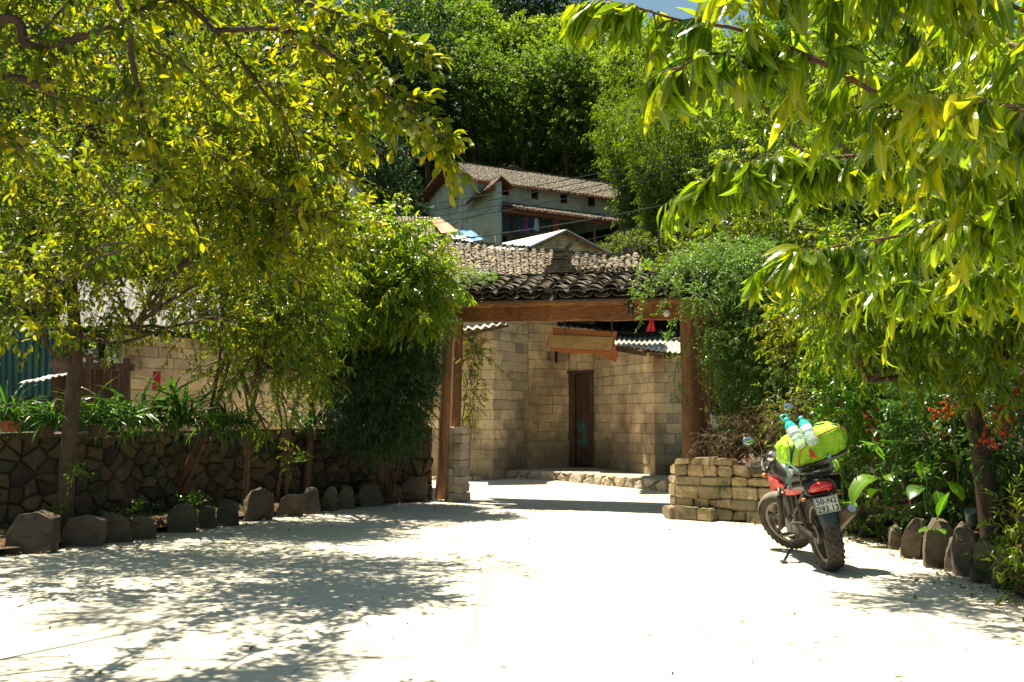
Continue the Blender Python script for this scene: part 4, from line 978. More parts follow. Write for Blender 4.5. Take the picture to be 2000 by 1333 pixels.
mb = MB(); mb.box(hp(.05, 0.05, (zg + 18.0) / 2), (.24, .24, (18.0 - zg) / 2), (hu, hv, up)); mb.box(hp(-.04, 5.8, (zg + 20.3) / 2), (.06, .2, (20.3 - zg) / 2), (hu, hv, up)); mb.box(hp(-.04, 6, 16.3), (.05, 6, .14), (hu, hv, up)); mb.build('concrete_frame', pm('house_concrete', (.42, .41, .37), (.55, .54, .49), 1.5, .9, 20, .2, .02), uh)
for t_, z in wz:
    fr = empty('window', hp(t_, 2, z) - tree_loc(uh)); fr.parent = uh
    mb = MB()
    for dt in (-.27, .27): mb.box(hp(t_ + dt, 2.06, z), (.03, .08, .38), (hu, hv, up))
    for dz in (-.37, .37): mb.box(hp(t_, 2.06, z + dz), (.24, .08, .03), (hu, hv, up))
    mb.build('window_frame', M['oldwood'], fr)
    mb = MB(); mb.box(hp(t_, 2.3, z), (.3, .04, .4), (hu, hv, up)); mb.build('window_interior', M['dark'], fr)
mb = MB(); mb.box(hp(-.035, 6.9, 18.2), (.05, .12, .2), (hu, hv, up)); mb.build('gable_vent', M['dark'], uh)
for a_, z_, h_ in ((1.5, 13.6, 1.4), (8.5, 13.9, .8)): mb = MB(); mb.box(hp(a_, 3.15, z_), (.6, .04, h_), (hu, hv, up)); mb.build('doorway', M['dark'], uh)
# main roof
mb = MB(); a, b_, r0, r1 = hp(-1.0, 1.2, zE), hp(13, 1.2, zE - .15), hp(-1.0, 6.3, zR_), hp(13.4, 6.3, zR_ - .1); c0, c1 = hp(-1.0, 13.2, 18.75), hp(13.4, 13.2, 18.75)
tile_roof(mb, a, b_, r0, r1, 60, 26, .06, .02, .02, .4, .8, valley=False, seg=4); tile_roof(mb, c1, c0, r1, r0, 60, 14, .06, .02, .02, .4, .8, valley=False, seg=4)
for i in range(70): mb.box(r0.lerp(r1, i / 69) + up * .06, (.13, .12, .05), (hu, hv, up), rng.random(), .02)
mb.build('main_roof', M['tilehigh'], uh)
mb = MB(); d_ = up * .05; slab(mb, [a - d_, b_ - d_, r1 - d_, r0 - d_], .06); slab(mb, [r0 - d_, r1 - d_, c1 - d_, c0 - d_], .06)
for i in range(11): u = i / 10; mb.beam(hp(-1.0, 1.2 + 5.1 * u, zE + (zR_ - zE) * u - .2), hp(.1, 1.2 + 5.1 * u, zE + (zR_ - zE) * u - .2), .08, .1); mb.beam(hp(-1.0, 13.2 - 6.9 * u, 18.75 + 2 * u - .2), hp(.1, 13.2 - 6.9 * u, 18.75 + 2 * u - .2), .08, .1)
mb.build('roof_timber', M['redwood'], uh)
mb = MB()
for k in range(7): mb.box(r0.lerp(r1, .40) + up * (.12 + k * .05), (.75 - k * .08, .13, .022), (hu, hv, up), rng.random(), .02)
mb.box(r0.lerp(r1, .345) + up * .42, (.12, .1, .02), ((hu + up * .6).normalized(), hv, up)); mb.build('ridge_ornament', M['tile'], uh)
# pent roof over the veranda
mb = MB(); a, b_, r0, r1 = hp(.25, -.5, 16.15), hp(11.2, -.5, 15.95), hp(.1, 2, 17.0), hp(11.4, 2, 16.9)
tile_roof(mb, a, b_, r0, r1, 48, 12, .06, .02, .02, .4, .8, valley=False, seg=4); mb.build('veranda_roof', M['tilehigh'], uh)
mb = MB(); slab(mb, [a - d_, b_ - d_, r1 - d_, r0 - d_], .06); mb.beam(hp(.2, -.35, 15.88), hp(11.2, -.35, 15.72), .12, .22); mb.beam(hp(.2, 1.2, 16.4), hp(11.2, 1.2, 16.2), .12, .16)
for i in range(10): mb.beam(hp(.5 + i * 1.15, -.55, 15.95), hp(.5 + i * 1.15, 2, 16.8), .08, .1)
mb.build('veranda_timber', M['redwood'], uh)
for t_ in (4.6, 8.2, 11.0): mb = MB(); mb.beam(hp(t_, -.1, zg), hp(t_, -.1, 15.8), .2, .2, up=(0, 1, 0)); mb.build('veranda_post', M['redwood'], uh)
mb = MB(); slab(mb, [hp(.2, -.4, 13.1), hp(11.5, -.4, 13.1), hp(11.5, 2.9, 13.1), hp(.2, 2.9, 13.1)], .15); mb.build('veranda_floor', M['plaster'], uh)
mb = MB(); mb.beam(hp(.3, -.35, 13.95), hp(11, -.35, 13.95), .05, .05)
for i in range(16): mb.beam(hp(.3 + i * .7, -.35, 13.1), hp(.3 + i * .7, -.35, 13.95), .04, .04, up=(0, 1, 0))
mb.build('railing', M['oldwood'], uh)
# small corner roof
mb = MB(); p1, p2, p3, p4 = hp(-.6, 4.2, 17.0), hp(-.6, -.5, 17.55), hp(.15, 3.6, 17.9), hp(.15, -.5, 18.35)
tile_roof(mb, p1, p2, p3, p4, 16, 4, .05, .02, .02, .4, .8, valley=False, seg=4); q1, q2 = hp(1.1, -.5, 17.6), hp(1.1, 2, 17.75)
tile_roof(mb, q1, q2, p4, hp(.15, 2, 18.2), 9, 5, .05, .02, .02, .4, .8, valley=False, seg=4); mb.build('corner_roof', M['tilehigh'], uh)
mb = MB(); slab(mb, [p1 - d_, p2 - d_, p4 - d_, p3 - d_], .05); slab(mb, [q1 - d_, q2 - d_, hp(.15, 2, 18.15), p4 - d_], .05); mb.build('corner_timber', M['redwood'], uh)
# clothes on the line
cols = [((.03, .04, .06), 'navy'), ((.02, .02, .025), 'black'), ((.05, .03, .05), 'dark purple'), ((.03, .05, .04), 'dark green'), ((.25, .03, .22), 'magenta'), ((.02, .03, .12), 'dark blue'), ((.5, .5, .52), 'white'), ((.03, .03, .04), 'charcoal'), ((.02, .02, .02), 'long black'), ((.04, .03, .03), 'brown'), ((.5, .02, .08), 'crimson')]
mb = MB(); lp = [hp(.3 + i * .45, -.15, 15.65 - .12 * math.sin(math.pi * i / 12)) for i in range(13)]; mb.tube(lp, .012, 4); tag(mb.build('clothes_line', M['dark'], local=tuple(lp[0])), 'thin line of washing strung under the veranda roof of the grey house', 'line')
for i, (cl, nm) in enumerate(cols):
    t_ = .65 + i * .42; a = hp(t_ - .17, -.15, 15.6); b_ = hp(t_ + .17, -.15, 15.58); h_ = rng.uniform(.75, 1.25)
    mb = MB(); V = []; n_ = 6
    for j in range(6):
        for k in range(n_ + 1):
            u = k / n_; p = a.lerp(b_, .5 + (u - .5) * (1 - .2 * (j == 2))) - up * (h_ * j / 5) + hv * .05 * math.sin(u * 9 + i + j * .6); V.append(p)
    mb.add([list(v) for v in V], [(j * 7 + k, j * 7 + k + 1, (j + 1) * 7 + k + 1, (j + 1) * 7 + k) for j in range(5) for k in range(n_)])
    o = mb.build('garment', plain('cloth_' + nm.replace(' ', '_'), cl, .9), local=tuple(a)); s_ = o.modifiers.new('s', 'SOLIDIFY'); s_.thickness = .02
    tag(o, f'{nm} garment hanging {ORD[i]} from the left on the veranda washing line', 'clothing', 'washing on the veranda line')
cloth('red_cloth', (hp(5.6, -.1, 13.6), hp(7.2, -.1, 13.7), hp(7.3, -.1, 14.6), hp(5.6, -.1, 14.7)), 'bright red cloth hung over the veranda rail of the grey house', plain('red_fabric', (.5, .02, .03), .8), .05, cat='cloth')

# ================================================================ WIRES
def wire(a, b, sag, r, lab):
    mb = MB(); pts = []
    for i in range(25): u = i / 24; p = a.lerp(b, u); p.z -= sag * 4 * u * (1 - u); pts.append(p)
    mb.tube(pts, r, 5); tag(mb.build('wire', plain('wire_grey', (.09, .10, .10), .5), local=tuple(a)), lab, 'wire', 'overhead wires')
wire(P(610, 432, 34), P(1640, 232, 26), .25, .013, 'overhead wire, topmost of the four crossing in front of the grey house')
wire(P(610, 447, 34), P(1640, 240, 26), .25, .013, 'overhead wire, second from the top crossing in front of the grey house')
wire(P(610, 461, 34), P(1640, 250, 26), .25, .013, 'overhead wire, third from the top crossing in front of the grey house')
wire(P(610, 474, 34), P(1640, 262, 26), .25, .013, 'overhead wire, lowest of the four parallel wires before the grey house')
wire(P(620, 490, 30), P(1560, 340, 24), .35, .018, 'thick single overhead cable dropping lowest towards the blue tarpaulin')
wire(P(940, 500, 36), P(1260, 440, 33), .15, .010, 'thin wire rising from behind the hut roof to the right')

# ================================================================ MOTORBIKE
BO = Vector((2.73, 8.62, 0.012)); hd = R(1.5); LEAN = R(11)
bf = Vector((math.sin(hd), math.cos(hd), 0)); bl0 = Vector((-math.cos(hd), math.sin(hd), 0))
bu = up * math.cos(LEAN) + bl0 * math.sin(LEAN); bl_ = bl0 * math.cos(LEAN) - up * math.sin(LEAN)
def W(x, y, z): return BO + bf * x + bl_ * y + bu * z
AXB = (bf, bl_, bu)
bike = empty('motorbike', tuple(BO), 'red and black motorbike leaning on its side stand, loaded with luggage', 'motorbike')
def sub(name, loc, par):
    e = bpy.data.objects.new(name, None); e.empty_display_size = .1; scene.collection.objects.link(e); e.parent = par; e.location = Vector(loc) - tree_loc(par); return e
mtyre = pm('dusty_rubber', (.022, .018, .015), (.075, .055, .038), 9, .85, 60, .4, .004)
mrim = plain('dull_alloy', (.16, .145, .12), .45, .6); mblack = plain('black_plastic', (.018, .018, .018), .35); mdust = pm('dusty_black_metal', (.02, .018, .016), (.08, .06, .045), 10, .6, 50, .2, .002)
mchrome = plain('chrome', (.55, .54, .50), .22, .9); mred = plain('red_paint', (.62, .012, .008), .42, 0, .3, .1); mgrey = pm('dusty_grey_plastic', (.12, .11, .10), (.22, .20, .17), 6, .55)
def wheel(name, c, axl, r, tw, tread, n=40):
    a = Vector(axl).normalized(); root = sub(name, c, bike); mb = MB()
    rr = tw / 2; prof = [(r - .075, -rr * .62), (r - .05, -rr * .95), (r - .02, -rr), (r - .004, -rr * .72), (r, -rr * .3), (r, rr * .3), (r - .004, rr * .72), (r - .02, rr), (r - .05, rr * .95), (r - .075, rr * .62), (r - .075, -rr * .62)]
    mb.lathe(prof, c, a, n)
    b = a.orthogonal().normalized(); d = a.cross(b)
    for i in range(tread):
        for j, (o_, ww) in enumerate(((-.36, .15), (0, .13), (.36, .15), (-.74, .12), (.74, .12))):
            an = 2 * math.pi * (i + .5 * (j in (1, 3, 4))) / tread; rd_ = b * math.cos(an) + d * math.sin(an); tg = a.cross(rd_)
            rad = r + .001 - (.012 if abs(o_) > .6 else 0); mb.box(c + rd_ * rad + a * o_ * rr * 1.15, (math.pi * r / tread * .62, ww * rr, .007), ((tg + a * .35 * (1 if o_ > 0 else -1)).normalized(), a, rd_), .5)
    mb.build('tyre', mtyre, root, smooth=False)
    mb = MB(); q = r - .075
    mb.lathe([(q - .022, -rr * .55), (q + .006, -rr * .66), (q + .006, rr * .66), (q - .022, rr * .55), (q - .026, 0), (q - .022, -rr * .55)], c, a, n); mb.build('rim', mrim, root)
    mb = MB()
    for i in range(6):
        an = 2 * math.pi * i / 6 + .3; rd_ = b * math.cos(an) + d * math.sin(an); tg = a.cross(rd_)
        mb.box(c + rd_ * q * .52, (.018, .012, q * .46), (tg, a, rd_)); 
    mb.lathe([(0, -.05), (.045, -.05), (.05, -.03), (.05, .03), (.045, .05), (0, .05)], c, a, 18); mb.build('hub_and_spokes', mdust, root)
    return root
rw_c = W(0, 0, .315); wheel('rear_wheel', rw_c, bl_, .315, .135, 30)
ST = R(38); rake = R(25); sa_ = (bu * math.cos(rake) - bf * math.sin(rake)).normalized()          # steering axis
sf0 = (bf * math.cos(rake) + bu * math.sin(rake)); sf = sf0 * math.cos(ST) + bl_ * math.sin(ST); sl = bl_ * math.cos(ST) - sf0 * math.sin(ST)
HEAD = W(.93, 0, .83)
def S(a, b, c): return HEAD + sf * a + sl * b + sa_ * c                     # steered frame: ahead, left, up the stem
fw_c = S(.04, 0, -.585); fw_c.z = .298 
fwl = Vector(sl)
wheel('front_wheel', fw_c, fwl, .29, .095, 30)
# fork
for s_ in (-1, 1):
    mb = MB(); top_ = S(.0, s_ * .095, .05); bot = fw_c + sl * s_ * .085
    mid = top_.lerp(bot, .5); mb.tube([top_, mid], .019, 10); o = mb.build('fork_tube', mchrome, bike, smooth=True)
    mb = MB(); mb.tube([mid, bot - sa_ * .02], [.028, .030], 12); mb.build('fork_leg', mdust, bike, smooth=True)
mb = MB(); mb.box(S(0, 0, .06), (.035, .13, .018), (sf, sl, sa_)); mb.box(S(0, 0, -.12), (.035, .13, .018), (sf, sl, sa_)); mb.tube([S(0, 0, -.14), S(0, 0, .08)], .03, 10); mb.build('fork_yoke', mdust, bike)
# front fender
mb = MB(); V = []; n_ = 14; nk = 6
dup_ = fwl.cross(sf).normalized(); dup_ = up - fwl * up.dot(fwl); dup_.normalize(); dfw = dup_.cross(fwl) * -1; 
if dfw.dot(sf) < 0: dfw = -dfw
for i in range(n_ + 1):
    an = R(-35 + 150 * i / n_); rd_ = dup_ * math.cos(an - R(30)) + dfw * math.sin(-(an - R(30)))
    for k in range(nk + 1):
        t_ = k / nk * 2 - 1; V.append(fw_c + rd_ * (.318 - .035 * t_ * t_) + fwl * t_ * .065)
mb.add([list(v) for v in V], [(i * (nk + 1) + k, i * (nk + 1) + k + 1, (i + 1) * (nk + 1) + k + 1, (i + 1) * (nk + 1) + k) for i in range(n_) for k in range(nk)])
o = mb.build('front_fender', mgrey, bike, smooth=True); o.modifiers.new('s', 'SOLIDIFY').thickness = .004
# body solids: lofted sections (x, zlow, zhigh, halfwidth)
def loft(name, secs, mat, n=16, pw=2.6, yoff=0):
    mb = MB(); V = []
    for x, z0, z1, hw in secs:
        for k in range(n):
            a = 2 * math.pi * k / n; cx, sx_ = math.cos(a), math.sin(a)
            V.append(W(x, yoff + hw * math.copysign(abs(cx) ** (2 / pw), cx), (z0 + z1) / 2 + (z1 - z0) / 2 * math.copysign(abs(sx_) ** (2 / pw), sx_)))
    m_ = len(secs); fs = [(i * n + k, i * n + (k + 1) % n, (i + 1) * n + (k + 1) % n, (i + 1) * n + k) for i in range(m_ - 1) for k in range(n)] + [tuple(range(n)), tuple((m_ - 1) * n + k for k in range(n))[::-1]]
    mb.add([list(v) for v in V], fs); return mb.build(name, mat, bike, smooth=True)
tank = loft('fuel_tank', [(.56, .72, .80, .06), (.60, .70, .86, .11), (.70, .68, .93, .15), (.82, .68, .955, .16), (.92, .70, .93, .13), (.98, .74, .88, .06)], mblack)
mb = MB()
for s_ in (-1, 1):
    q = [W(.62, s_ * .13, .70), W(.80, s_ * .165, .68), W(1.0, s_ * .155, .63), W(1.04, s_ * .15, .71), W(.88, s_ * .175, .78), W(.70, s_ * .165, .76)]; n_ = [p - bl_ * s_ * .025 for p in q]
    mb = MB(); mb.add([list(v) for v in q + n_], [tuple(range(6)), tuple(range(11, 5, -1))] + [(i, (i + 1) % 6, 6 + (i + 1) % 6, 6 + i) for i in range(6)])
    o = mb.build('tank_shroud', mred, bike); bv = o.modifiers.new('b', 'BEVEL'); bv.width = .008; bv.segments = 2
    q = [W(-.05, s_ * .10, .70), W(.2, s_ * .125, .655), (W(.52, s_ * .13, .63)), W(.55, s_ * .13, .67), W(.3, s_ * .13, .695), W(0, s_ * .10, .745)]; n_ = [p - bl_ * s_ * .02 for p in q]
    mb = MB(); mb.add([list(v) for v in q + n_], [tuple(range(6)), tuple(range(11, 5, -1))] + [(i, (i + 1) % 6, 6 + (i + 1) % 6, 6 + i) for i in range(6)])
    o = mb.build('side_panel', mred, bike); bv = o.modifiers.new('b', 'BEVEL'); bv.width = .006; bv.segments = 2
loft('seat', [(-.16, .80, .84, .09), (-.10, .78, .87, .12), (.2, .75, .85, .135), (.45, .72, .80, .13), (.58, .73, .79, .08)], plain('seat_vinyl', (.02, .02, .02), .6))
loft('tail_cowl', [(-.235, .70, .77, .08), (-.18, .68, .80, .115), (-.02, .68, .79, .12), (.2, .66, .76, .125), (.42, .64, .72, .12)], mblack)
# tail light
mb = MB(); V = []; n_ = 20
for lay, (sc, dx) in enumerate(((1, .03), (1, 0), (.86, -.022), (.5, -.035))):
    for k in range(n_): a = 2 * math.pi * k / n_; V.append(W(-.225 + dx, .0 + sc * .105 * math.copysign(abs(math.cos(a)) ** .75, math.cos(a)), .735 + sc * .045 * math.copysign(abs(math.sin(a)) ** .75, math.sin(a)) - sc * .012 * abs(math.cos(a))))
mb.add([list(v) for v in V], [(l * n_ + k, l * n_ + (k + 1) % n_, (l + 1) * n_ + (k + 1) % n_, (l + 1) * n_ + k) for l in range(3) for k in range(n_)] + [tuple(3 * n_ + k for k in range(n_))])
mb.build('tail_light', plain('red_lens', (.55, .012, .015), .12, 0, .6, .8), bike, smooth=True)
mb = MB(); V = []
for lay, (sc, dx) in enumerate(((1.25, .05), (1.27, -.002), (1.05, -.006), (1.0, .01))):
    for k in range(n_): a = 2 * math.pi * k / n_; V.append(W(-.225 + dx, .0 + sc * .107 * math.copysign(abs(math.cos(a)) ** .75, math.cos(a)), .730 + sc * .052 * math.copysign(abs(math.sin(a)) ** .75, math.sin(a)) - sc * .012 * abs(math.cos(a))))
mb.add([list(v) for v in V], [(l * n_ + k, l * n_ + (k + 1) % n_, (l + 1) * n_ + (k + 1) % n_, (l + 1) * n_ + k) for l in range(3) for k in range(n_)]); mb.build('tail_light_surround', mblack, bike, smooth=True)
# rear mudguard with plate
pa = (bu * math.cos(R(14)) + bf * math.sin(R(14))).normalized(); pnm = bl_.cross(pa).normalized()
if pnm.dot(bf) > 0: pnm = -pnm
pc = W(-.285, -.005, .585)
mb = MB(); mb.box(pc - pnm * .004, (.102, .068, .002), (-bl_, pa, pnm)); pl_ = mb.build('number_plate', pm('plate_white', (.62, .60, .52), (.72, .70, .62), 12, .5), bike); bv = pl_.modifiers.new('b', 'BEVEL'); bv.width = .0012
mb = MB(); e = .1
for s_ in (-1, 1):
    mb.box(pc + bl_ * s_ * .0965 + pnm * .0005, (.0022, .0655, .0013), (-bl_, pa, pnm)); mb.box(pc + pa * s_ * .0625 + pnm * .0005, (.094, .0022, .0013), (-bl_, pa, pnm))
mb.build('plate_border', mblack, pl_)
from mathutils import Matrix
def text(s_, c, hgt, name, mat, par, squeeze=.95):
    cu = bpy.data.curves.new(name, 'FONT'); cu.body = s_; cu.align_x = 'CENTER'; cu.align_y = 'CENTER'; cu.size = hgt; cu.extrude = .0006; cu.offset = .0012; cu.space_character = 1.06
    tmp = bpy.data.objects.new(name, cu); scene.collection.objects.link(tmp); bpy.context.view_layer.update()
    me = bpy.data.meshes.new_from_object(tmp.evaluated_get(bpy.context.evaluated_depsgraph_get())); bpy.data.objects.remove(tmp)
    o = bpy.data.objects.new(name, me); scene.collection.objects.link(o); me.materials.clear(); me.materials.append(mat); o.parent = par
    mt = Matrix((-bl_ * squeeze, pa, pnm)).transposed().to_4x4(); mt.translation = c - tree_loc(par); o.matrix_local = mt
text('50-N2', pc + pa * .026 + pnm * .0012, .066, 'plate_lettering', mblack, pl_); text('293.13', pc - pa * .036 + pnm * .0012, .066, 'plate_lettering', mblack, pl_)
mb = MB(); V = []
for i, (x, z, hw) in enumerate(((-.10, .66, .075), (-.22, .645, .08), (-.27, .56, .085), (-.285, .50, .085), (-.305, .44, .08), (-.31, .385, .066))):
    for k in range(5): t_ = k / 4 * 2 - 1; V.append(W(x + .02 * t_ * t_, t_ * hw, z))
mb.add([list(v) for v in V], [(i * 5 + k, i * 5 + k + 1, (i + 1) * 5 + k + 1, (i + 1) * 5 + k) for i in range(5) for k in range(4)])
o = mb.build('rear_mudguard', plain('teal_black_plastic', (.02, .035, .035), .4), bike, smooth=True); o.modifiers.new('s', 'SOLIDIFY').thickness = .005
# inner arched hugger
mb = MB(); V = []
for i in range(12):
    an = R(-10 + 150 * i / 11)
    for k in range(5): t_ = k / 4 * 2 - 1; V.append(W(.36 * math.cos(an) * .98, t_ * .075, .315 + .36 * math.sin(an) - .02 * t_ * t_))
mb.add([list(v) for v in V], [(i * 5 + k, i * 5 + k + 1, (i + 1) * 5 + k + 1, (i + 1) * 5 + k) for i in range(11) for k in range(4)]); o = mb.build('inner_fender', mblack, bike, smooth=True); o.modifiers.new('s', 'SOLIDIFY').thickness = .004
# signals
for s_ in (-1, 1):
    e_ = sub('turn_signal', W(-.19, s_ * .14, .64), bike); mb = MB(); mb.tube([W(-.15, s_ * .10, .65), W(-.16, s_ * .13, .645)], .009, 8); mb.build('stalk', mblack, e_)
    mb = MB(); mb.blob(W(-.165, s_ * .148, .643), (.018, .024, .016), AXB); mb.build('signal_lens', plain('amber_lens', (.35, .12, .03), .25), e_, smooth=True)
# swingarm, frame, engine, exhaust, stand, pegs
mb = MB()
for s_ in (-1, 1): mb.beam(W(0, s_ * .085, .315), W(.50, s_ * .09, .36), .03, .05, up=bu)
mb.beam(W(.46, -.12, .36), W(.46, .12, .36), .06, .06); mb.build('swingarm', mdust, bike)
for s_ in (-1, 1):
    mb = MB(); a, b_ = W(.08, s_ * .115, .36), W(.22, s_ * .115, .66); mb.tube([a, b_], .014, 8)
    for k in range(11): p = a.lerp(b_, .25 + k * .055); mb.lathe([(.018, -.004), (.028, -.004), (.028, .004), (.018, .004)], p, b_ - a, 12)
    mb.build('shock_absorber', mdust, bike)
mb = MB(); mb.tube([W(.9, 0, .80), W(.7, 0, .66), W(.3, .0, .70), W(-.1, 0, .70)], .022, 8)
for s_ in (-1, 1):
    mb.tube([W(.9, s_ * .02, .72), W(.88, s_ * .09, .45), W(.82, s_ * .11, .20), W(.5, s_ * .12, .20), W(.42, s_ * .11, .45), W(.5, s_ * .09, .68)], .016, 8)
    mb.tube([W(.42, s_ * .12, .45), W(-.05, s_ * .11, .69)], .013, 8)
mb.build('frame', mdust, bike)
mb = MB(); mb.box(W(.58, 0, .33), (.17, .10, .10), AXB, jit=.006); mb.lathe([(0, -.14), (.08, -.14), (.10, -.12), (.10, .12), (.08, .14), (0, .14)], W(.68, 0, .32), bl_, 20); mb.lathe([(0, -.13), (.06, -.13), (.08, -.11), (.08, .11), (.06, .13), (0, .13)], W(.50, 0, .33), bl_, 20)
cy = (bu * .85 + bf * .5).normalized(); mb.tube([W(.68, 0, .40), W(.68, 0, .40) + cy * .24], .055, 12)
for k in range(8): mb.box(W(.68, 0, .42) + cy * .026 * k, (.085, .10, .004), (cy.cross(bl_).normalized(), bl_, cy))
mb.build('engine', pm('dusty_engine', (.05, .042, .034), (.15, .125, .10), 9, .55, 40, .3, .004), bike)
mb = MB(); mb.tube([W(.78, -.05, .46), W(.90, -.10, .34), W(.84, -.13, .20), W(.55, -.15, .20), W(.35, -.17, .26)], .02, 10); mb.build('exhaust_pipe', mchrome, bike, smooth=True)
mb = MB(); a, b_ = W(.42, -.17, .24), W(-.20, -.215, .50); d_ = (b_ - a).normalized(); Lx = (b_ - a).length
mb.lathe([(.0, 0), (.028, 0), (.05, .08), (.055, .12), (.055, Lx - .04), (.046, Lx), (.03, Lx), (.026, Lx - .03), (0, Lx - .03)], a, d_, 20); mb.build('silencer', pm('rusty_silencer', (.06, .035, .025), (.20, .12, .08), 7, .5, 40, .2, .002), bike, smooth=True)
mb = MB(); mb.tube([W(-.17, -.213, .488), W(-.22, -.218, .508)], .036, 14); mb.build('silencer_tip', mchrome, bike)
mb = MB(); foot = W(.42, .30, .05); foot.z = .018; mb.tube([W(.52, .12, .22), foot], .012, 8); mb.box(foot, (.045, .025, .006), (bf, bl0, up)); mb.build('side_stand', mdust, bike)
for s_ in (-1, 1):
    mb = MB(); mb.tube([W(.50, s_ * .12, .28), W(.47, s_ * .24, .29)], .012, 8); mb.box(W(.47, s_ * .215, .293), (.022, .05, .010), AXB); mb.build('footpeg', mdust, bike)
    mb = MB(); mb.tube([W(.10, s_ * .13, .42), W(.26, s_ * .13, .40)], .009, 6); mb.tube([W(.24, s_ * .12, .40), W(.22, s_ * .21, .41)], .011, 8); mb.build('pillion_peg', mrim, bike)
mb = MB(); mb.tube([W(.50, .13, .27), W(.66, .155, .24)], .008, 6); mb.tube([W(.66, .155, .24), W(.66, .20, .24)], .009, 6); mb.build('gear_lever', mchrome, bike)
mb = MB(); a, b_ = W(0, .065, .36), W(.46, .065, .37)
for z in (0, -.085): mb.beam(a + bu * z, b_ + bu * z * .5, .012, .014, up=bu)
mb.lathe([(.03, -.006), (.085, -.006), (.085, .006), (.03, .006)], W(0, .065, .315), bl_, 26); mb.build('chain', mdust, bike)
# rear rack
mb = MB()
for s_ in (-1, 1): mb.tube([W(.28, s_ * .12, .78), W(.05, s_ * .13, .86), W(-.28, s_ * .12, .865), W(-.30, 0, .865)], .009, 8); mb.tube([W(-.05, s_ * .11, .74), W(-.12, s_ * .13, .86)], .008, 6)
mb.tube([W(-.1, .13, .86), W(-.1, -.13, .86)], .008, 6); mb.tube([W(-.2, .13, .86), W(-.2, -.13, .86)], .008, 6); mb.build('rear_rack', mblack, bike)
# cockpit
mb = MB(); hbp = [S(-.10, .40, .19), S(-.06, .28, .22), S(-.01, .13, .17), S(0, .05, .09), S(0, -.05, .09), S(-.01, -.13, .17), S(-.06, -.28, .22), S(-.10, -.40, .19)]
mb.tube(cat_rom(hbp, 4), .011, 8); mb.build('handlebar', mchrome, bike, smooth=True)
for s_, a, b_ in ((1, hbp[0], hbp[1]), (-1, hbp[-1], hbp[-2])):
    mb = MB(); mb.tube([a + (a - b_).normalized() * .02, a.lerp(b_, .8)], .017, 10); mb.build('grip', mblack, bike, smooth=True)
    mb = MB(); mb.box(a.lerp(b_, 1.05), (.03, .022, .022), (sf, sl, sa_)); mb.tube([a.lerp(b_, 1.0) + sf * .03, a.lerp(b_, .6) + sf * .06, a + sf * .05], .006, 6); mb.build('brake_lever', mrim, bike)
loft_c = W(1.0, 0, .9)
hl_ = sub('headlight', S(.13, 0, 0.03), bike)
mb = MB(); mb.blob(S(.12, 0, .02), (.10, .115, .13), (sf, sl, sa_), n=20, m=12, fn=lambda u: 1 - .12 * max(0, -u[0])); mb.build('cowl', mblack, hl_, smooth=True)
mb = MB(); mb.blob(S(.185, 0, .0), (.05, .085, .085), (sf, sl, sa_), n=20, m=10); mb.build('lens', plain('lamp_glass', (.6, .62, .62), .1, 0, .6, .5), hl_, smooth=True)
mb = MB(); mb.lathe([(0, .0), (.042, 0), (.045, .03), (.04, .035), (0, .035)], S(.05, .05, .13), (sa_ - sf * .4), 16); mb.lathe([(0, .0), (.042, 0), (.045, .03), (.04, .035), (0, .035)], S(.05, -.05, .13), (sa_ - sf * .4), 16); mb.build('instrument_cluster', mrim, bike)
for s_ in (-1, 1): mb = MB(); mb.tube([S(.09, s_ * .08, 0), S(.09, s_ * .17, -.01)], .008, 6); mb.blob(S(.09, s_ * .19, -.01), (.025, .03, .022), (sf, sl, sa_)); mb.build('front_signal', plain('amber_front', (.5, .2, .05), .3), bike, smooth=True)
mir = plain('mirror_glass', (.75, .8, .8), .04, 1)
for (px, py, Y, s_, b_) in ((1462, 862, 9.25, 1, hbp[1]), (1540, 796, 9.75, -1, hbp[-2])):
    c = P(px, py, Y); e_ = sub('mirror', c, bike); tow = (cam.location - c).normalized(); tow = (tow + up * .5 + Vector((.15, 0, 0))).normalized(); rx_ = up.cross(tow).normalized(); uy = tow.cross(rx_)
    mb = MB(); mb.blob(c - tow * .012, (.058, .046, .022), (rx_, uy, tow), n=20, m=12); mb.build('shell', mblack, e_, smooth=True)
    mb = MB(); mb.blob(c + tow * .006, (.052, .040, .006), (rx_, uy, tow), n=20, m=8); mb.build('glass', mir, e_, smooth=True)
    mb = MB(); mb.tube(cat_rom([b_, b_.lerp(c, .5) + sl * s_ * .04, c - tow * .02 - uy * .02], 4), .006, 6); mb.build('stalk', mblack, e_)
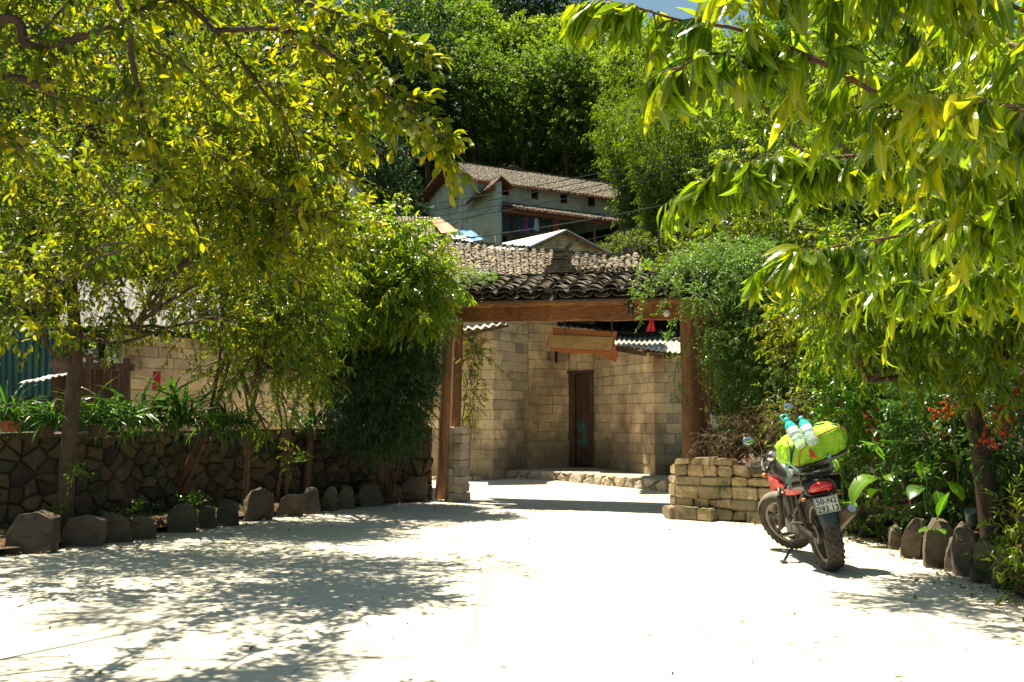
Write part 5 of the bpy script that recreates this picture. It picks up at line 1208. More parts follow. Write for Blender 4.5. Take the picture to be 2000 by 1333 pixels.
# ================================================================ LUGGAGE
bc = P(1588, 868, 8.72); bx = Vector((math.cos(R(18)), .10, math.sin(R(18)))).normalized(); by = Vector((-.1, 1, 0)).normalized(); bz = bx.cross(by).normalized(); by = bz.cross(bx)
mg, t, b = nodes('lime_rain_cover')
f1 = noise(t, 7, 3); col = ramp(t, f1, [(.3, (.30, .62, .012)), (.7, (.42, .72, .02))]); t.links.new(col, b.inputs['Base Color']); b.inputs['Roughness'].default_value = .42
bump(t, b, noise(t, 9, 6, scaled_co(t, (2.6, 1, .7)), .65), 1.0, .035)
bag = empty('luggage_bag', tuple(bc), 'big lime green rain-covered bag strapped across the rear seat of the motorbike', 'bag')
def bagf(u):
    u = Vector(u); s_ = 1 + .08 * mnoise.noise(u * 2.2) + .04 * (abs(math.sin(u.x * 11 + 4 * mnoise.noise(u * 2) + u.z * 2)) - .5) * (1 - abs(u.z) ** 2) + .018 * (1 - abs(mnoise.noise(Vector((u.x * 9, u.y * 4, u.z * 3)))) * 3)
    e_ = (abs(u.x) ** 3.2 + (abs(u.y)) ** 3.2 + abs(u.z) ** 2.6) ** (-1 / 3.0); s_ *= e_
    for xg in (-.66, .15, .80): s_ *= 1 - .055 * math.exp(-((u.x - xg) / .06) ** 2)
    return s_ * (1 - .10 * max(0, u.x) ** 2)
mb = MB(); mb.blob(bc, (.31, .19, .158), (bx, by, bz), n=72, m=48, fn=bagf); mb.build('rain_cover', mg, bag, smooth=True)
mb = MB(); ring = []
for k in range(33): a = 2 * math.pi * k / 32; u = Vector((math.cos(a), math.sin(a), 0)); ring.append(bc + bx * u.x * .27 + by * u.y * .155 - bz * .128)
mb.tube(ring, .012, 6, cap=False); mb.build('hem', mblack, bag, smooth=True)
mb = MB(); mb.blob(bc - bz * .12 + bx * .03, (.24, .13, .07), (bx, by, bz), n=24, m=14, fn=lambda u: 1 + .08 * mnoise.noise(Vector(u) * 3)); mb.build('bag_body', pm('dusty_canvas', (.16, .13, .10), (.34, .28, .22), 6, .9), bag, smooth=True)
def onbag(ux, uz, k=1.02, near=True):
    uy = -1 if near else 1; u = Vector((ux, 0, uz)); r_ = max(.02, 1 - ux * ux - uz * uz); u.y = uy * math.sqrt(r_); u.normalize(); s_ = bagf(u) * k
    return bc + bx * u.x * .31 * s_ + by * u.y * .19 * s_ + bz * u.z * .158 * s_
cords = [('dark blue elastic cord wrapped over the bag and bottles', (.02, .03, .10), [(-.74, -.30), (-.66, .2), (-.45, .62), (-.2, .82), (.1, .95), (.35, .85)], .007, 'elastic_cord'),
         ('orange-tan cord curving across the front of the bag', (.38, .20, .05), [(-.60, -.62), (-.58, -.1), (-.4, .22), (-.1, .44), (.25, .50), (.6, .44), (.85, .1)], .008, 'tan_cord'),
         ('dark strap circling the left end of the bag', (.02, .02, .025), [(-.70, -.7), (-.74, -.3), (-.72, .2), (-.68, .6)], .006, 'strap')]
for lab, cl, pts, r_, nm in cords:
    mb = MB(); mb.tube(cat_rom([onbag(x, z, 1.06) for x, z in pts], 8), r_, 6); tag(mb.build(nm, plain(nm + '_fabric', cl, .7), local=tuple(bc), smooth=True), lab, 'cord')
mb = MB()
for pts in ([W(-.19, .13, .87), P(1537, 905, 8.5), P(1541, 930, 8.45), P(1544, 958, 8.42)], ):
    q = cat_rom(pts, 4); V = []
    for p in q: V += [p - Vector((.014, 0, 0)), p + Vector((.014, 0, 0)), p + Vector((.014, .004, 0)), p + Vector((-.014, .004, 0))]
    mb.add([list(v) for v in V], [(i * 4 + k, i * 4 + (k + 1) % 4, (i + 1) * 4 + (k + 1) % 4, (i + 1) * 4 + k) for i in range(len(q) - 1) for k in range(4)])
tag(mb.build('webbing_strap', plain('grey_green_webbing', (.10, .20, .17), .8), local=tuple(W(-.19, .13, .87))), 'grey-green webbing strap dangling down the left side of the motorbike', 'strap')
mb = MB(); q = cat_rom([P(1617, 886, 8.52), P(1621, 897, 8.5), P(1626, 915, 8.5)], 4); V = []
for p in q: V += [p - Vector((.016, 0, 0)), p + Vector((.016, 0, 0)), p + Vector((.016, .004, 0)), p + Vector((-.016, .004, 0))]
mb.add([list(v) for v in V], [(i * 4 + k, i * 4 + (k + 1) % 4, (i + 1) * 4 + (k + 1) % 4, (i + 1) * 4 + k) for i in range(len(q) - 1) for k in range(4)])
tag(mb.build('webbing_strap', bpy.data.materials['grey_green_webbing'], local=tuple(q[0])), 'short grey-green strap hanging under the right side of the lime green bag', 'strap')
mb = MB(); q = [P(1582, 878, 8.5), P(1586, 888, 8.49), P(1590, 893, 8.49)]
mb.add([list(v) for v in [q[0] - Vector((.012, 0, 0)), q[0] + Vector((.012, 0, 0)), q[1] + Vector((.02, 0, 0)), P(1596, 893, 8.49), P(1579, 893, 8.49), q[1] - Vector((.014, 0, 0))]], [(0, 1, 2, 3, 4, 5)])
o = mb.build('red_tape', plain('red_tape', (.6, .02, .015), .5), local=tuple(q[0])); o.modifiers.new('s', 'SOLIDIFY').thickness = .006; tag(o, 'small red cloth tab under the bottles above the tail light', 'tab')
# bottles
def bottle(top, bot, lab, handle):
    top, bot = Vector(top), Vector(bot); a = (top - bot).normalized(); L = (top - bot).length; e_ = empty('water_bottle', tuple(bot), lab, 'bottle', 'water bottles strapped on the bag'); k = L / .32
    m1, t, b = nodes('clear_bottle'); b.inputs['Base Color'].default_value = (.86, .93, .92, 1); b.inputs['Roughness'].default_value = .06; b.inputs['Transmission Weight'].default_value = .72; b.inputs['IOR'].default_value = 1.2
    pr = [(0, .004), (.025, 0), (.041, .012), (.044, .03), (.041, .05), (.044, .07), (.0445, .10), (.041, .11), (.0445, .12), (.0445, .20)]
    mb = MB(); mb.lathe([(r_ * k * 1.22, h * k) for r_, h in pr], bot, a, 28); mb.build('bottle_body', m1, e_, smooth=True)
    m2, t, b = nodes('teal_bottle'); b.inputs['Base Color'].default_value = (.04, .55, .58, 1); b.inputs['Roughness'].default_value = .08; b.inputs['Transmission Weight'].default_value = .45; b.inputs['IOR'].default_value = 1.2
    pr = [(.045, .198), (.043, .225), (.036, .25), (.022, .272), (.014, .285), (.014, .30)]
    mb = MB(); mb.lathe([(r_ * k * 1.22, h * k) for r_, h in pr], bot, a, 28); mb.build('bottle_shoulder', m2, e_, smooth=True)
    mb = MB(); mb.lathe([(r_ * k * 1.22, h * k) for r_, h in [(.016, .29), (.017, .292), (.017, .318), (.015, .32), (0, .32)]], bot, a, 20); mb.build('cap', plain('teal_plastic', (.02, .50, .50), .3), e_, smooth=True)
    mb = MB(); mb.lathe([(r_ * k * 1.22, h * k) for r_, h in [(.0452, .135), (.0456, .14), (.0456, .195), (.0452, .199)]], bot, a, 28); mb.build('label', plain('pale_label', (.55, .62, .66), .5), e_, smooth=True)
    if handle:
        sd_ = a.cross(Vector((0, 1, 0))).normalized(); c = bot + a * .30 * k; mb = MB()
        mb.tube([c + sd_ * .02, c + sd_ * .032 + a * .02, c + sd_ * .030 + a * .055, c + sd_ * .01 + a * .06, c - sd_ * .022 + a * .055, c - sd_ * .022 + a * .02, c - sd_ * .016], .0055, 6); mb.build('carry_handle', bpy.data.materials['teal_plastic'], e_)
bottle(P(1534, 818, 8.56), P(1566, 872, 8.40), 'clear water bottle with teal shoulder and carry handle, left of the two on the bag', True)
bottle(P(1563, 815, 8.58), P(1590, 867, 8.40), 'clear water bottle with teal shoulder, right of the two on the bag', False)

# ================================================================ PLANTS
def plant(name, loc, label, cat, group=None): return empty(name, tuple(loc), label, cat, group)
def finish(root, lm, wm, leafmat, woodmat, lname='crown', wname='trunk'):
    o = wm.build(wname, woodmat, root, smooth=True) if wm.v else None
    l = lm.build(lname, leafmat, root) if lm.v else None
    return o, l
def pb(px, py, Y, rx, rz, ry=None):          # blob from picture position and size in metres
    return (tuple(P(px, py, Y)), (rx, ry if ry else rx, rz))
def bough(lm, wm, pts, r0, r1, leafden, ls, tpls, side=0.25, nside=10, nl=12, down=.5, tip=True, sag=.25, spread=1.0, wr=.003, roll=.4):
    """a visible bough with leafy side twigs; returns its centre line"""
    c = cat_rom(pts, 8); n = len(c); wm.tube(c, [r0 + (r1 - r0) * i / (n - 1) for i in range(n)], 7, .5)
    A = np.array([list(p) for p in c]); T = np.gradient(A, axis=0); T = nrm(T)
    k = (n * (.08 + .91 * rng.random(nside) ** 1.25)).astype(int); o_ = A[k] + rng.normal(0, .01, (nside, 3)); d = T[k] * .7 + rng.normal(0, .65, (nside, 3)); d[:, 2] *= .6
    twigs(lm, wm, o_, d, side * rng.uniform(.6, 1.3, nside) * (1.15 - .75 * k / n), nl, ls, tpls, spread, sag, down, roll, wr)
    if tip: twigs(lm, wm, A[-1:][[0] * 3], T[-1:] + rng.normal(0, .25, (3, 3)), side, nl, ls, tpls, spread, sag, down, roll, wr)
    return c
_ft = time_last = None

# ---- left plum tree with its trunk at the left bed
tr = plant('plum_tree', (-4.62, 10.35, .1), 'dark-barked plum tree with yellow-green crown standing in the left bed', 'tree')
lm, wm = MB(), MB()
base = Vector((-4.62, 10.35, .0)); t1 = P(140, 800, 10.3); t2 = P(148, 690, 10.3); t3 = P(140, 560, 10.3); t4 = P(130, 420, 10.2)
wm.tube(cat_rom([base, t1, t2, t3, t4, P(160, 250, 10)], 5), [.088 - .002 * i for i in range(26)], 12)
hub = [tuple(t2), tuple(t3), tuple(t4), tuple(P(160, 250, 10)), tuple(P(260, 640, 10))]
wm.tube(cat_rom([t2 - Vector((0, 0, .12)), P(105, 690, 10.1), P(88, 660, 10), P(60, 560, 9.8)], 4), [.038 - .002 * i for i in range(13)], 8)
wm.tube(cat_rom([t2, P(200, 705, 10.3), P(250, 740, 10.2)], 4), [.03 - .002 * i for i in range(9)], 8)
wm.tube(cat_rom([t2 + Vector((0, 0, .2)), P(230, 670, 10.2), P(330, 640, 10)], 4), [.03 - .002 * i for i in range(9)], 8)
B1 = [pb(60, 480, 9.6, .7, .55), pb(40, 600, 9.4, .55, .35), pb(220, 430, 9.8, .8, .6), pb(330, 330, 9.8, .9, .7), pb(120, 300, 9.6, .9, .8), pb(430, 250, 9.6, .8, .75),
      pb(520, 360, 9.4, .7, .5), pb(430, 440, 9.6, .7, .45), pb(600, 420, 9.6, .45, .3), pb(560, 230, 9.3, .55, .5), pb(300, 160, 9.8, 1.0, .8), pb(80, 120, 9.6, 1.0, .8), pb(480, 100, 9.8, .8, .7), pb(640, 80, 9.8, .75, .45), pb(300, 560, 9.9, .75, .32), pb(190, 640, 10, .5, .2), pb(340, 650, 10, .5, .18), pb(-60, 300, 9.6, .8, 1.4), pb(640, 330, 9.4, .35, .3), pb(330, 600, 10.4, .7, .3), pb(220, 560, 10, .55, .28), pb(120, 540, 10, .5, .3), pb(420, 620, 10.6, .5, .25)]
B1 += [pb(300, 400, 12.5, 1.2, .7), pb(450, 360, 13.5, 1.2, .8), pb(150, 380, 11.5, 1.2, .8), pb(380, 200, 12, 1.4, .9)]
crown(lm, wm, B1, 2900, .34, 9, .085, T_PLUM, hub, .02, spread=1.0, sag=.12, down=.12, out=.6, nbr=7, wr=.003, shell=.25, gap=.22, gsc=2.4)
finish(tr, lm, wm, M['plum'], M['bark'])

# ---- second plum tree, trunk outside the frame on the left, boughs reaching over the yard
tr = plant('plum_tree', (-3.9, 4.6, 0), 'plum tree whose dark boughs reach in across the top left corner', 'tree')
lm, wm = MB(), MB()
wm.tube(cat_rom([(-4.3, 4.4, 0), (-4.3, 4.6, 1.2), (-4.15, 4.9, 2.2), (-3.95, 5.3, 3.0)], 4), [.13 - .004 * i for i in range(13)], 10)
H0 = Vector((-3.95, 5.3, 3.0))
kw = dict(ls=.088, tpls=T_PLUM, side=.30, nside=44, nl=9, down=.12, sag=.12, wr=.0025)
for pts, r0 in (([H0, P(-20, 150, 5.2), P(130, 190, 5.2), P(270, 210, 6.0), P(420, 300, 7.0)], .030), ([H0, P(-10, 40, 5.2), P(60, 90, 5.2), P(200, 60, 5.2), P(330, 0, 5.2), P(420, 60, 5.2), P(500, 160, 5.3), P(570, 260, 5.4), P(590, 350, 5.4)], .030),
                ([H0 + Vector((0, 0, .3)), P(120, -60, 5.0), P(240, 20, 4.9), P(258, 120, 4.9), P(275, 200, 4.9), P(300, 300, 4.9), P(335, 390, 5.0)], .024), ([P(420, 60, 5.2), P(560, 60, 4.9), P(680, 130, 4.7), P(760, 190, 4.6), P(830, 230, 4.6), P(868, 290, 4.6)], .016),
                ([P(300, -20, 5.2), P(480, -30, 5), P(640, 20, 4.8), P(740, 60, 4.7), P(800, 95, 4.7)], .015), ([H0, P(-30, 260, 5.2), P(60, 300, 5.8), P(170, 330, 6.5), P(300, 460, 7.2)], .024), ([P(680, 130, 4.7), P(720, 200, 4.7), P(790, 235, 4.7), P(840, 255, 4.7)], .007), ([P(560, 60, 4.9), P(640, 160, 4.9), P(690, 230, 4.9)], .008),
                ([H0 + Vector((.2, 0, .5)), P(-40, -100, 5.2), P(120, -120, 5.2), P(300, -90, 5.2), P(450, -60, 5.2)], .024), ([P(420, 300, 7.0), P(480, 340, 7.4), P(560, 400, 7.9), P(620, 420, 8.1)], .012), ([P(200, 60, 5.2), P(360, 130, 6.0), P(470, 230, 7.0), P(600, 260, 7.8), P(680, 300, 8.0)], .013), ([P(500, 160, 5.3), P(600, 170, 5.3), P(680, 200, 5.4)], .008)):
    L = sum((pts[i + 1] - pts[i]).length for i in range(len(pts) - 1)); kk = dict(kw); kk['nside'] = int(10 + L * 19)
    if r0 < .02: kk['side'] = .2; kk['nside'] = int(8 + L * 22)
    bough(lm, wm, pts, r0, .004, None, **kk)
# sunlit yellow part of the crown reaching over the yard
crown(lm, wm, [pb(420, 330, 8.0, 0.60, 0.48), pb(520, 330, 8.2, 0.54, 0.42), pb(600, 440, 8.4, 0.42, 0.30), pb(440, 450, 8.4, 0.60, 0.36), pb(530, 450, 8.4, 0.48, 0.30), pb(560, 230, 8.0, 0.42, 0.30), pb(590, 320, 8.3, 0.26, 0.22), pb(620, 240, 8.0, 0.22, 0.17), pb(380, 230, 8.0, 0.54, 0.36), pb(660, 420, 8.4, 0.18, 0.14), pb(30, 620, 8.0, 0.42, 0.18), pb(60, 520, 8.2, 0.36, 0.24), pb(250, 420, 8.0, 0.48, 0.36)], 820, .3, 9, .10, T_PLUM, [tuple(P(420, 300, 7.0)), tuple(P(300, 460, 7.2)), tuple(P(470, 230, 7.0)), tuple(P(560, 400, 7.9)), tuple(P(60, 300, 5.8))], .009, down=.1, sag=.1, nbr=5, gap=.2, wr=.0025, shell=.3)
# upper crown, mostly above the frame, that shades the yard
crown(lm, wm, [((-3.0, 6.3, 4.25), (1.0, .55, .4)), ((-3.5, 5.6, 4.2), (.9, .6, .45)), ((-2.9, 5.9, 4.1), (.7, .4, .3)), ((-3.9, 5.9, 4.0), (.8, .6, .4)), ((-3.6, 6.4, 4.6), (1.1, .8, .5)), ((-4.6, 5.4, 4.0), (1.0, 1.0, .6)), ((-3.4, 7.8, 4.9), (1.0, .7, .4))], 1750, .4, 9, .09, T_PLUM, tuple(H0), .02, down=.12, sag=.12, nbr=5, gap=.25)
finish(tr, lm, wm, M['plum'], M['bark'])
# green plums as parts
plum_root = tr
for (x, y, Y) in ((518, 160, 5.3), (536, 165, 5.3), (541, 178, 5.3), (708, 190, 4.7), (760, 222, 4.65), (772, 228, 4.65), (779, 200, 4.6), (783, 207, 4.6), (792, 213, 4.62), (793, 222, 4.6), (755, 190, 4.65), (765, 212, 4.65), (800, 258, 4.6), (810, 250, 4.6), (806, 262, 4.63), (830, 280, 4.6), (838, 236, 4.6), (262, 345, 4.9), (285, 358, 4.9), (350, 65, 5.2), (362, 75, 5.2), (584, 262, 5.4), (345, 400, 5.0), (292, 352, 4.95)):
    mb = MB(); mb.blob(P(x, y, Y), (.019, .019, .020), n=14, m=10, tint=rng.random()); mb.build('plum', M['plumfruit'], plum_root, smooth=True)

# ---- peach trees along the left wall
def stemmed(name, label, stems, blobs, ntw, L, nl, ls, tpls, lmat, wmat, hub=None, **k):
    root = plant(name, stems[0][0][0], label, 'tree' if 'tree' in name else 'shrub'); lm, wm = MB(), MB()
    for pts, r in stems:
        c = cat_rom(pts, 5); wm.tube(c, [r * (1 - .55 * i / (len(c) - 1)) for i in range(len(c))], 8)
    h = hub or [tuple(s_[0][-1]) for s_ in stems]
    crown(lm, wm, blobs, ntw, L, nl, ls, tpls, h, min(.03, stems[0][1]), **k)
    finish(root, lm, wm, lmat, wmat); return root
g0 = lambda px, Y, z=.1: Vector(((px - 1000) / F * Y, Y, z))
pk_args = dict(sag=.3, down=.55, out=.6, spread=.9, nbr=6, wr=.003, shell=.3, gap=.2)
stemmed('peach_tree', 'multi-stemmed young peach tree with thin pale stems leaning over the left wall', [([g0(338, 12.7), P(370, 900, 12.5), P(405, 820, 12.3), P(425, 730, 12.2), P(432, 670, 12.1)], .035), ([g0(345, 12.7), P(392, 880, 12.4), P(420, 800, 12.2), P(450, 700, 12), P(462, 650, 12)], .028), ([P(405, 820, 12.3), P(440, 760, 12.2), P(500, 690, 12)], .02)],
        [pb(470, 560, 11.8, .75, .5), pb(420, 500, 11.9, .6, .45), pb(560, 590, 11.6, .65, .45), pb(530, 500, 11.8, .6, .45), pb(600, 680, 11.6, .35, .35), pb(380, 600, 12, .5, .35), pb(620, 520, 11.6, .5, .4), pb(560, 720, 11.7, .4, .22), pb(470, 660, 11.8, .4, .2), pb(500, 740, 11.8, .35, .2), pb(430, 730, 11.9, .3, .15), pb(600, 620, 11.5, .5, .4), pb(610, 740, 11.6, .3, .2), pb(540, 660, 11.6, .45, .35)], 1250, .32, 12, .10, T_PEACH2, M['peach'], M['twig'], **pk_args)
stemmed('peach_tree', 'slender red-stemmed sapling beside the tallest edging stone', [([g0(483, 13.2), P(484, 900, 13.1), P(487, 820, 13), P(500, 770, 12.9), P(515, 690, 12.8)], .04), ([P(487, 815, 13), P(478, 760, 12.9), P(470, 720, 12.8)], .02)],
        [pb(505, 650, 12.6, .45, .35), pb(470, 690, 12.7, .35, .2), pb(540, 600, 12.5, .5, .35), pb(520, 840, 12.8, .16, .22)], 190, .28, 11, .10, T_PEACH2, M['peach'], M['twig'], **pk_args)
stemmed('shrub', 'pair of thin bare-stemmed shrubs in front of the left wall, centre', [([g0(545, 13.7), P(548, 930, 13.6), P(560, 850, 13.5), P(556, 800, 13.4), P(540, 760, 13.3)], .02), ([g0(563, 13.8), P(562, 900, 13.6), P(570, 820, 13.5), P(592, 740, 13.3)], .022)],
        [pb(560, 790, 13.3, .3, .16), pb(600, 730, 13.2, .4, .22), pb(575, 900, 13.4, .15, .12)], 80, .25, 10, .07, T_SMALL, M['plum'], M['twig'], **pk_args)
stemmed('peach_tree', 'bright drooping peach tree growing over the dark creeper left of the gate', [([g0(745, 15.0), P(742, 880, 14.9), P(735, 760, 14.7), P(740, 640, 14.5), P(735, 540, 14.3), P(730, 470, 14.2)], .05)],
        [pb(720, 490, 14.0, .65, .5), pb(800, 500, 13.9, .6, .45), pb(650, 530, 14, .6, .5), pb(760, 580, 13.8, .7, .4), pb(820, 560, 13.7, .45, .4), pb(848, 600, 13.6, .25, .18), pb(700, 610, 13.9, .6, .35), pb(760, 430, 14.1, .35, .2), pb(690, 450, 14.1, .4, .3), pb(810, 610, 13.6, .35, .2), pb(860, 540, 13.6, .18, .14)], 1150, .36, 12, .15, T_PEACH2, M['peachfar'], M['twig'], **pk_args)
# tall yellow mass between plum and house
stemmed('peach_tree', 'yellow-green peach tree filling the gap beneath the plum branches', [([g0(600, 14.3), P(610, 800, 14.2), P(615, 640, 13.8), P(600, 480, 13.2)], .06)],
        [pb(580, 470, 12.8, .7, .5), pb(660, 440, 12.9, .45, .35), pb(600, 385, 12.8, .25, .2), pb(530, 540, 12.6, .6, .35), pb(500, 420, 12.8, .7, .45), pb(620, 560, 12.8, .5, .4), pb(600, 430, 15.8, 1.0, .6), pb(480, 460, 15.5, 1.0, .6)], 1100, .33, 11, .10, T_PLUM, M['plum'], M['twig'], sag=.2, down=.3, out=.6, spread=1, nbr=5, wr=.003, shell=.3, gap=.2)

# ---- creepers
def creeper(name, label, blobs, n, ls, mat, hub, strands=(), **k):
    root = plant(name, hub, label, 'creeper'); lm, wm = MB(), MB()
    crown(lm, wm, blobs, n, .22, 10, ls, T_SMALL, tuple(hub), .009, nbr=6, **k)
    for pts in strands:
        c = cat_rom(pts, 6); wm.tube(c, .004, 5); A = np.array([list(p) for p in c]); m_ = len(A) * 3
        kx = rng.integers(0, len(A), m_); twigs(lm, None, A[kx] + rng.normal(0, .015, (m_, 3)), rng.normal(0, 1, (m_, 3)), .09, 5, ls * .9, T_SMALL, 1, .2, .3)
    finish(root, lm, wm, mat, M['twig'], 'foliage', 'stems'); return root
ck = dict(sag=.45, down=.5, out=.7, spread=1.0, wr=.002, shell=.5, gap=-.1, gsc=3)
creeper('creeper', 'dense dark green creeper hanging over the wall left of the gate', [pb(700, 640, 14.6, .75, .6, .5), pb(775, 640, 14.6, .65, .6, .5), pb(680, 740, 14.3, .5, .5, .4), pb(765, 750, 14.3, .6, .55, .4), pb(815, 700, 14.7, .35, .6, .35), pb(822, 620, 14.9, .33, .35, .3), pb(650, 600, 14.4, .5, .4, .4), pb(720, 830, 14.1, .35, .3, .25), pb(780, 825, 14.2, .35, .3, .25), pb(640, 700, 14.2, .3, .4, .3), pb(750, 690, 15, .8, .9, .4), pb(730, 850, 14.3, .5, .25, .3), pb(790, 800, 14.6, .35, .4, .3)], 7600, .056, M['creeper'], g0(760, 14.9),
        strands=[[P(880, 640, 14.9), P(915, 660, 14.8), P(938, 690, 14.8)], [P(640, 780, 13.9), P(642, 830, 13.8), P(640, 865, 13.8)], [P(820, 830, 14), P(822, 900, 14)]], **ck)
creeper('creeper', 'light yellow-green vine on the inner side of the left gate posts', [pb(912, 700, 15.9, .22, .35, .2), pb(925, 770, 15.9, .16, .35, .2), pb(905, 830, 15.9, .12, .2, .15), pb(935, 690, 15.8, .2, .12, .15)], 210, .055, M['plum'], (-.75, 15.9, .1), strands=[[P(920, 680, 15.8), P(960, 705, 15.7), P(1000, 745, 15.6)], [P(905, 660, 15.8), P(930, 655, 15.7), P(955, 670, 15.7)], [P(930, 800, 15.8), P(925, 850, 15.8)]], sag=.4, down=.4, out=.6, wr=.002)
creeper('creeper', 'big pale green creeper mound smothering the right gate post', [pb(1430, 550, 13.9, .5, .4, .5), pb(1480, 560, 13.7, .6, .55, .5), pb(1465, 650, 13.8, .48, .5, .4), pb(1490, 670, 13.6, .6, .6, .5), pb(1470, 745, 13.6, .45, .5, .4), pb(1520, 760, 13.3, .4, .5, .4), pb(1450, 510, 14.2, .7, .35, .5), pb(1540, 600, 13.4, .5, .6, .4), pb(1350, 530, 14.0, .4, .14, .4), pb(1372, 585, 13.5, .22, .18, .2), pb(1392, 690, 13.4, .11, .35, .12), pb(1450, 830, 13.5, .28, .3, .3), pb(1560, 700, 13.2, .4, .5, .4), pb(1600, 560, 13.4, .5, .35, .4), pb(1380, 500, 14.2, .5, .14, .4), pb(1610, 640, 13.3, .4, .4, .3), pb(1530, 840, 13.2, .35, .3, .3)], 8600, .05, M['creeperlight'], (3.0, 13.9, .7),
        strands=[[P(1300, 535, 13.6), P(1270, 545, 13.5), P(1255, 590, 13.4), P(1248, 640, 13.4)], [P(1330, 545, 13.6), P(1290, 560, 13.4), P(1262, 575, 13.4)], [P(1340, 600, 13.5), P(1310, 640, 13.5), P(1300, 660, 13.5)], [P(1330, 560, 13.5), P(1300, 590, 13.4), P(1285, 610, 13.4)],
                 [P(1350, 660, 13.7), P(1325, 700, 13.7), P(1318, 760, 13.7), P(1338, 800, 13.7)], [P(1340, 780, 13.7), P(1322, 740, 13.7)], [P(1240, 520, 14.2), P(1290, 520, 14.1), P(1340, 525, 14)], [P(1250, 530, 13.9), P(1235, 560, 13.6), P(1240, 580, 13.5)], [P(900, 545, 14.6), P(940, 540, 14.6), P(965, 545, 14.6)], [P(1320, 560, 13.5), P(1360, 640, 13.4), P(1380, 720, 13.4)], [P(1370, 560, 13.4), P(1372, 700, 13.3), P(1378, 820, 13.3)]], **ck)
creeper('creeper', 'small patch of creeper on the left end of the gate roof', [pb(935, 545, 14.9, .22, .05, .15), pb(900, 535, 15.1, .2, .08, .15)], 60, .045, M['creeperlight'], tuple(P(905, 560, 15.2)), strands=[[P(880, 540, 15), P(930, 535, 14.9), P(970, 540, 14.9)]], sag=.2, down=.2, out=.6, wr=.002)

# ---- strap-leaved plants in pots on the wall
def strap_plant(px, py, Y, r, n, lab):
    c = P(px, py, Y); root = plant('strap_leaf_plant', c, lab, 'plant', 'strap-leaved plants on the left wall'); lm = MB()
    n *= 2
    for cl in range(4):
        o = np.array(list(c)) + rng.normal(0, .14, 3) * np.array([1.6 if r > .5 else 1, .6, .1]); m_ = n // 4
        an = rng.random(m_) * 6.28; el = rng.uniform(.5, 1.35, m_); ax = np.stack([np.cos(an) * np.cos(el), np.sin(an) * np.cos(el) * .8, np.sin(el)], 1)
        put_leaves(lm, np.repeat(o[None], m_, 0) + rng.normal(0, .03, (m_, 3)), ax, r * rng.uniform(.6, 1.15, m_), [lance(8, .026, 1.9, .5, .5), lance(8, .022, 2.7, .4, .55), lance(8, .028, 1.2, .5, .5)], .25)
    mb = MB(); mb.lathe([(0, -.10), (.08, -.10), (.10, .0), (.11, 0), (.11, .02), (.09, .02), (.085, -.02), (0, -.02)], c, n=20); mb.build('pot', M['terracotta'] if px < 40 else pm('dark_clay_pot', (.05, .035, .02), (.10, .07, .045), 8, .9), root, smooth=True)
    lm.build('leaves', M['strap'], root)
for a in ((20, 825, 10.4, .50, 60, 'potted strap-leaved plant at the far left end of the wall'), (88, 835, 10.5, .55, 60, 'potted strap-leaved plant on the wall just left of the plum trunk'), (190, 835, 10.8, .6, 70, 'potted strap-leaved plant on the wall right of the plum trunk'), (335, 835, 11.5, .75, 90, 'largest strap-leaved plant arching over the wall below the red poster'), (420, 838, 12.3, .6, 70, 'strap-leaved plant behind the leaning pale stems'), (600, 835, 14.0, .55, 50, 'strap-leaved plant on the wall near the dark creeper')): strap_plant(*a)
# small greens in the left bed
for px, py, Y, lab in ((118, 1005, 10.3, 'small broad-leaved weed behind the first edging stones'), (270, 1000, 11.2, 'low leafy weed in the left bed behind the third stone'), (380, 985, 12.0, 'tiny clover-like weed in the left bed below the pale stems'), (150, 930, 10.15, 'thin leafy shoot at the base of the plum trunk'), (578, 905, 13.5, 'small bright weed before the wall at the centre-left')):
    c = P(px, py, Y); c.z = max(.12, c.z); root = plant('weed', c, lab, 'weed', 'weeds in the left bed'); lm, wm = MB(), MB()
    n = 14; twigs(lm, wm, np.repeat(np.array([list(c)]), n, 0) + rng.normal(0, .05, (n, 3)) * [1, 1, .2], rng.normal(0, .6, (n, 3)) + [0, 0, .8], .16, 6, .06, T_SMALL, 1, .1, .1); finish(root, lm, wm, M['canna'], M['twig'], 'leaves', 'stems')

# ---- RIGHT SIDE: near peach tree with big hanging leaves
tr = plant('peach_tree', (3.0, 3.4, 0), 'near peach tree with large glossy hanging leaves filling the upper right', 'tree')
lm, wm = MB(), MB(); wm.tube(cat_rom([(3.0, 3.4, 0), (2.95, 3.4, 1.0), (2.8, 3.4, 2.0), (2.6, 3.4, 2.7), (2.4, 3.4, 3.4)], 4), [.11 - .003 * i for i in range(17)], 10)
T0, T1, T2 = Vector((2.85, 3.4, 1.7)), Vector((2.7, 3.4, 2.4)), Vector((2.5, 3.4, 3.1))
T_NEAR = [lance(10, .115, .8, .28, .4, .10), lance(10, .12, 1.2, .25, .42, .08), lance(10, .105, .4, .3, .42, .12), lance(10, .115, 1.6, .25, .4, .08)]
pk2 = dict(ls=.172, tpls=T_NEAR, down=1.15, sag=.35, spread=.7, wr=.0028, roll=.45)
def nb(pts, r0, ns, side=.2, nl=11): bough(lm, wm, pts, r0, .003, None, side=side, nside=int(ns * 1.4), nl=nl, **pk2)
nb([T2, P(2080, 240, 3.3), P(1880, 230, 3.2), P(1740, 195, 3.1), P(1600, 120, 3.1), P(1450, 60, 3.1), P(1330, 40, 3.1), P(1235, 12, 3.1)], .015, 40)
nb([T2, P(2060, 20, 3.2), P(1900, -30, 3.1), P(1700, -50, 3.0), P(1540, -50, 3.0)], .014, 42, .24)
nb([P(1600, 120, 3.1), P(1480, 120, 3.1), P(1390, 105, 3.05), P(1330, 130, 3.0)], .008, 9, .12)
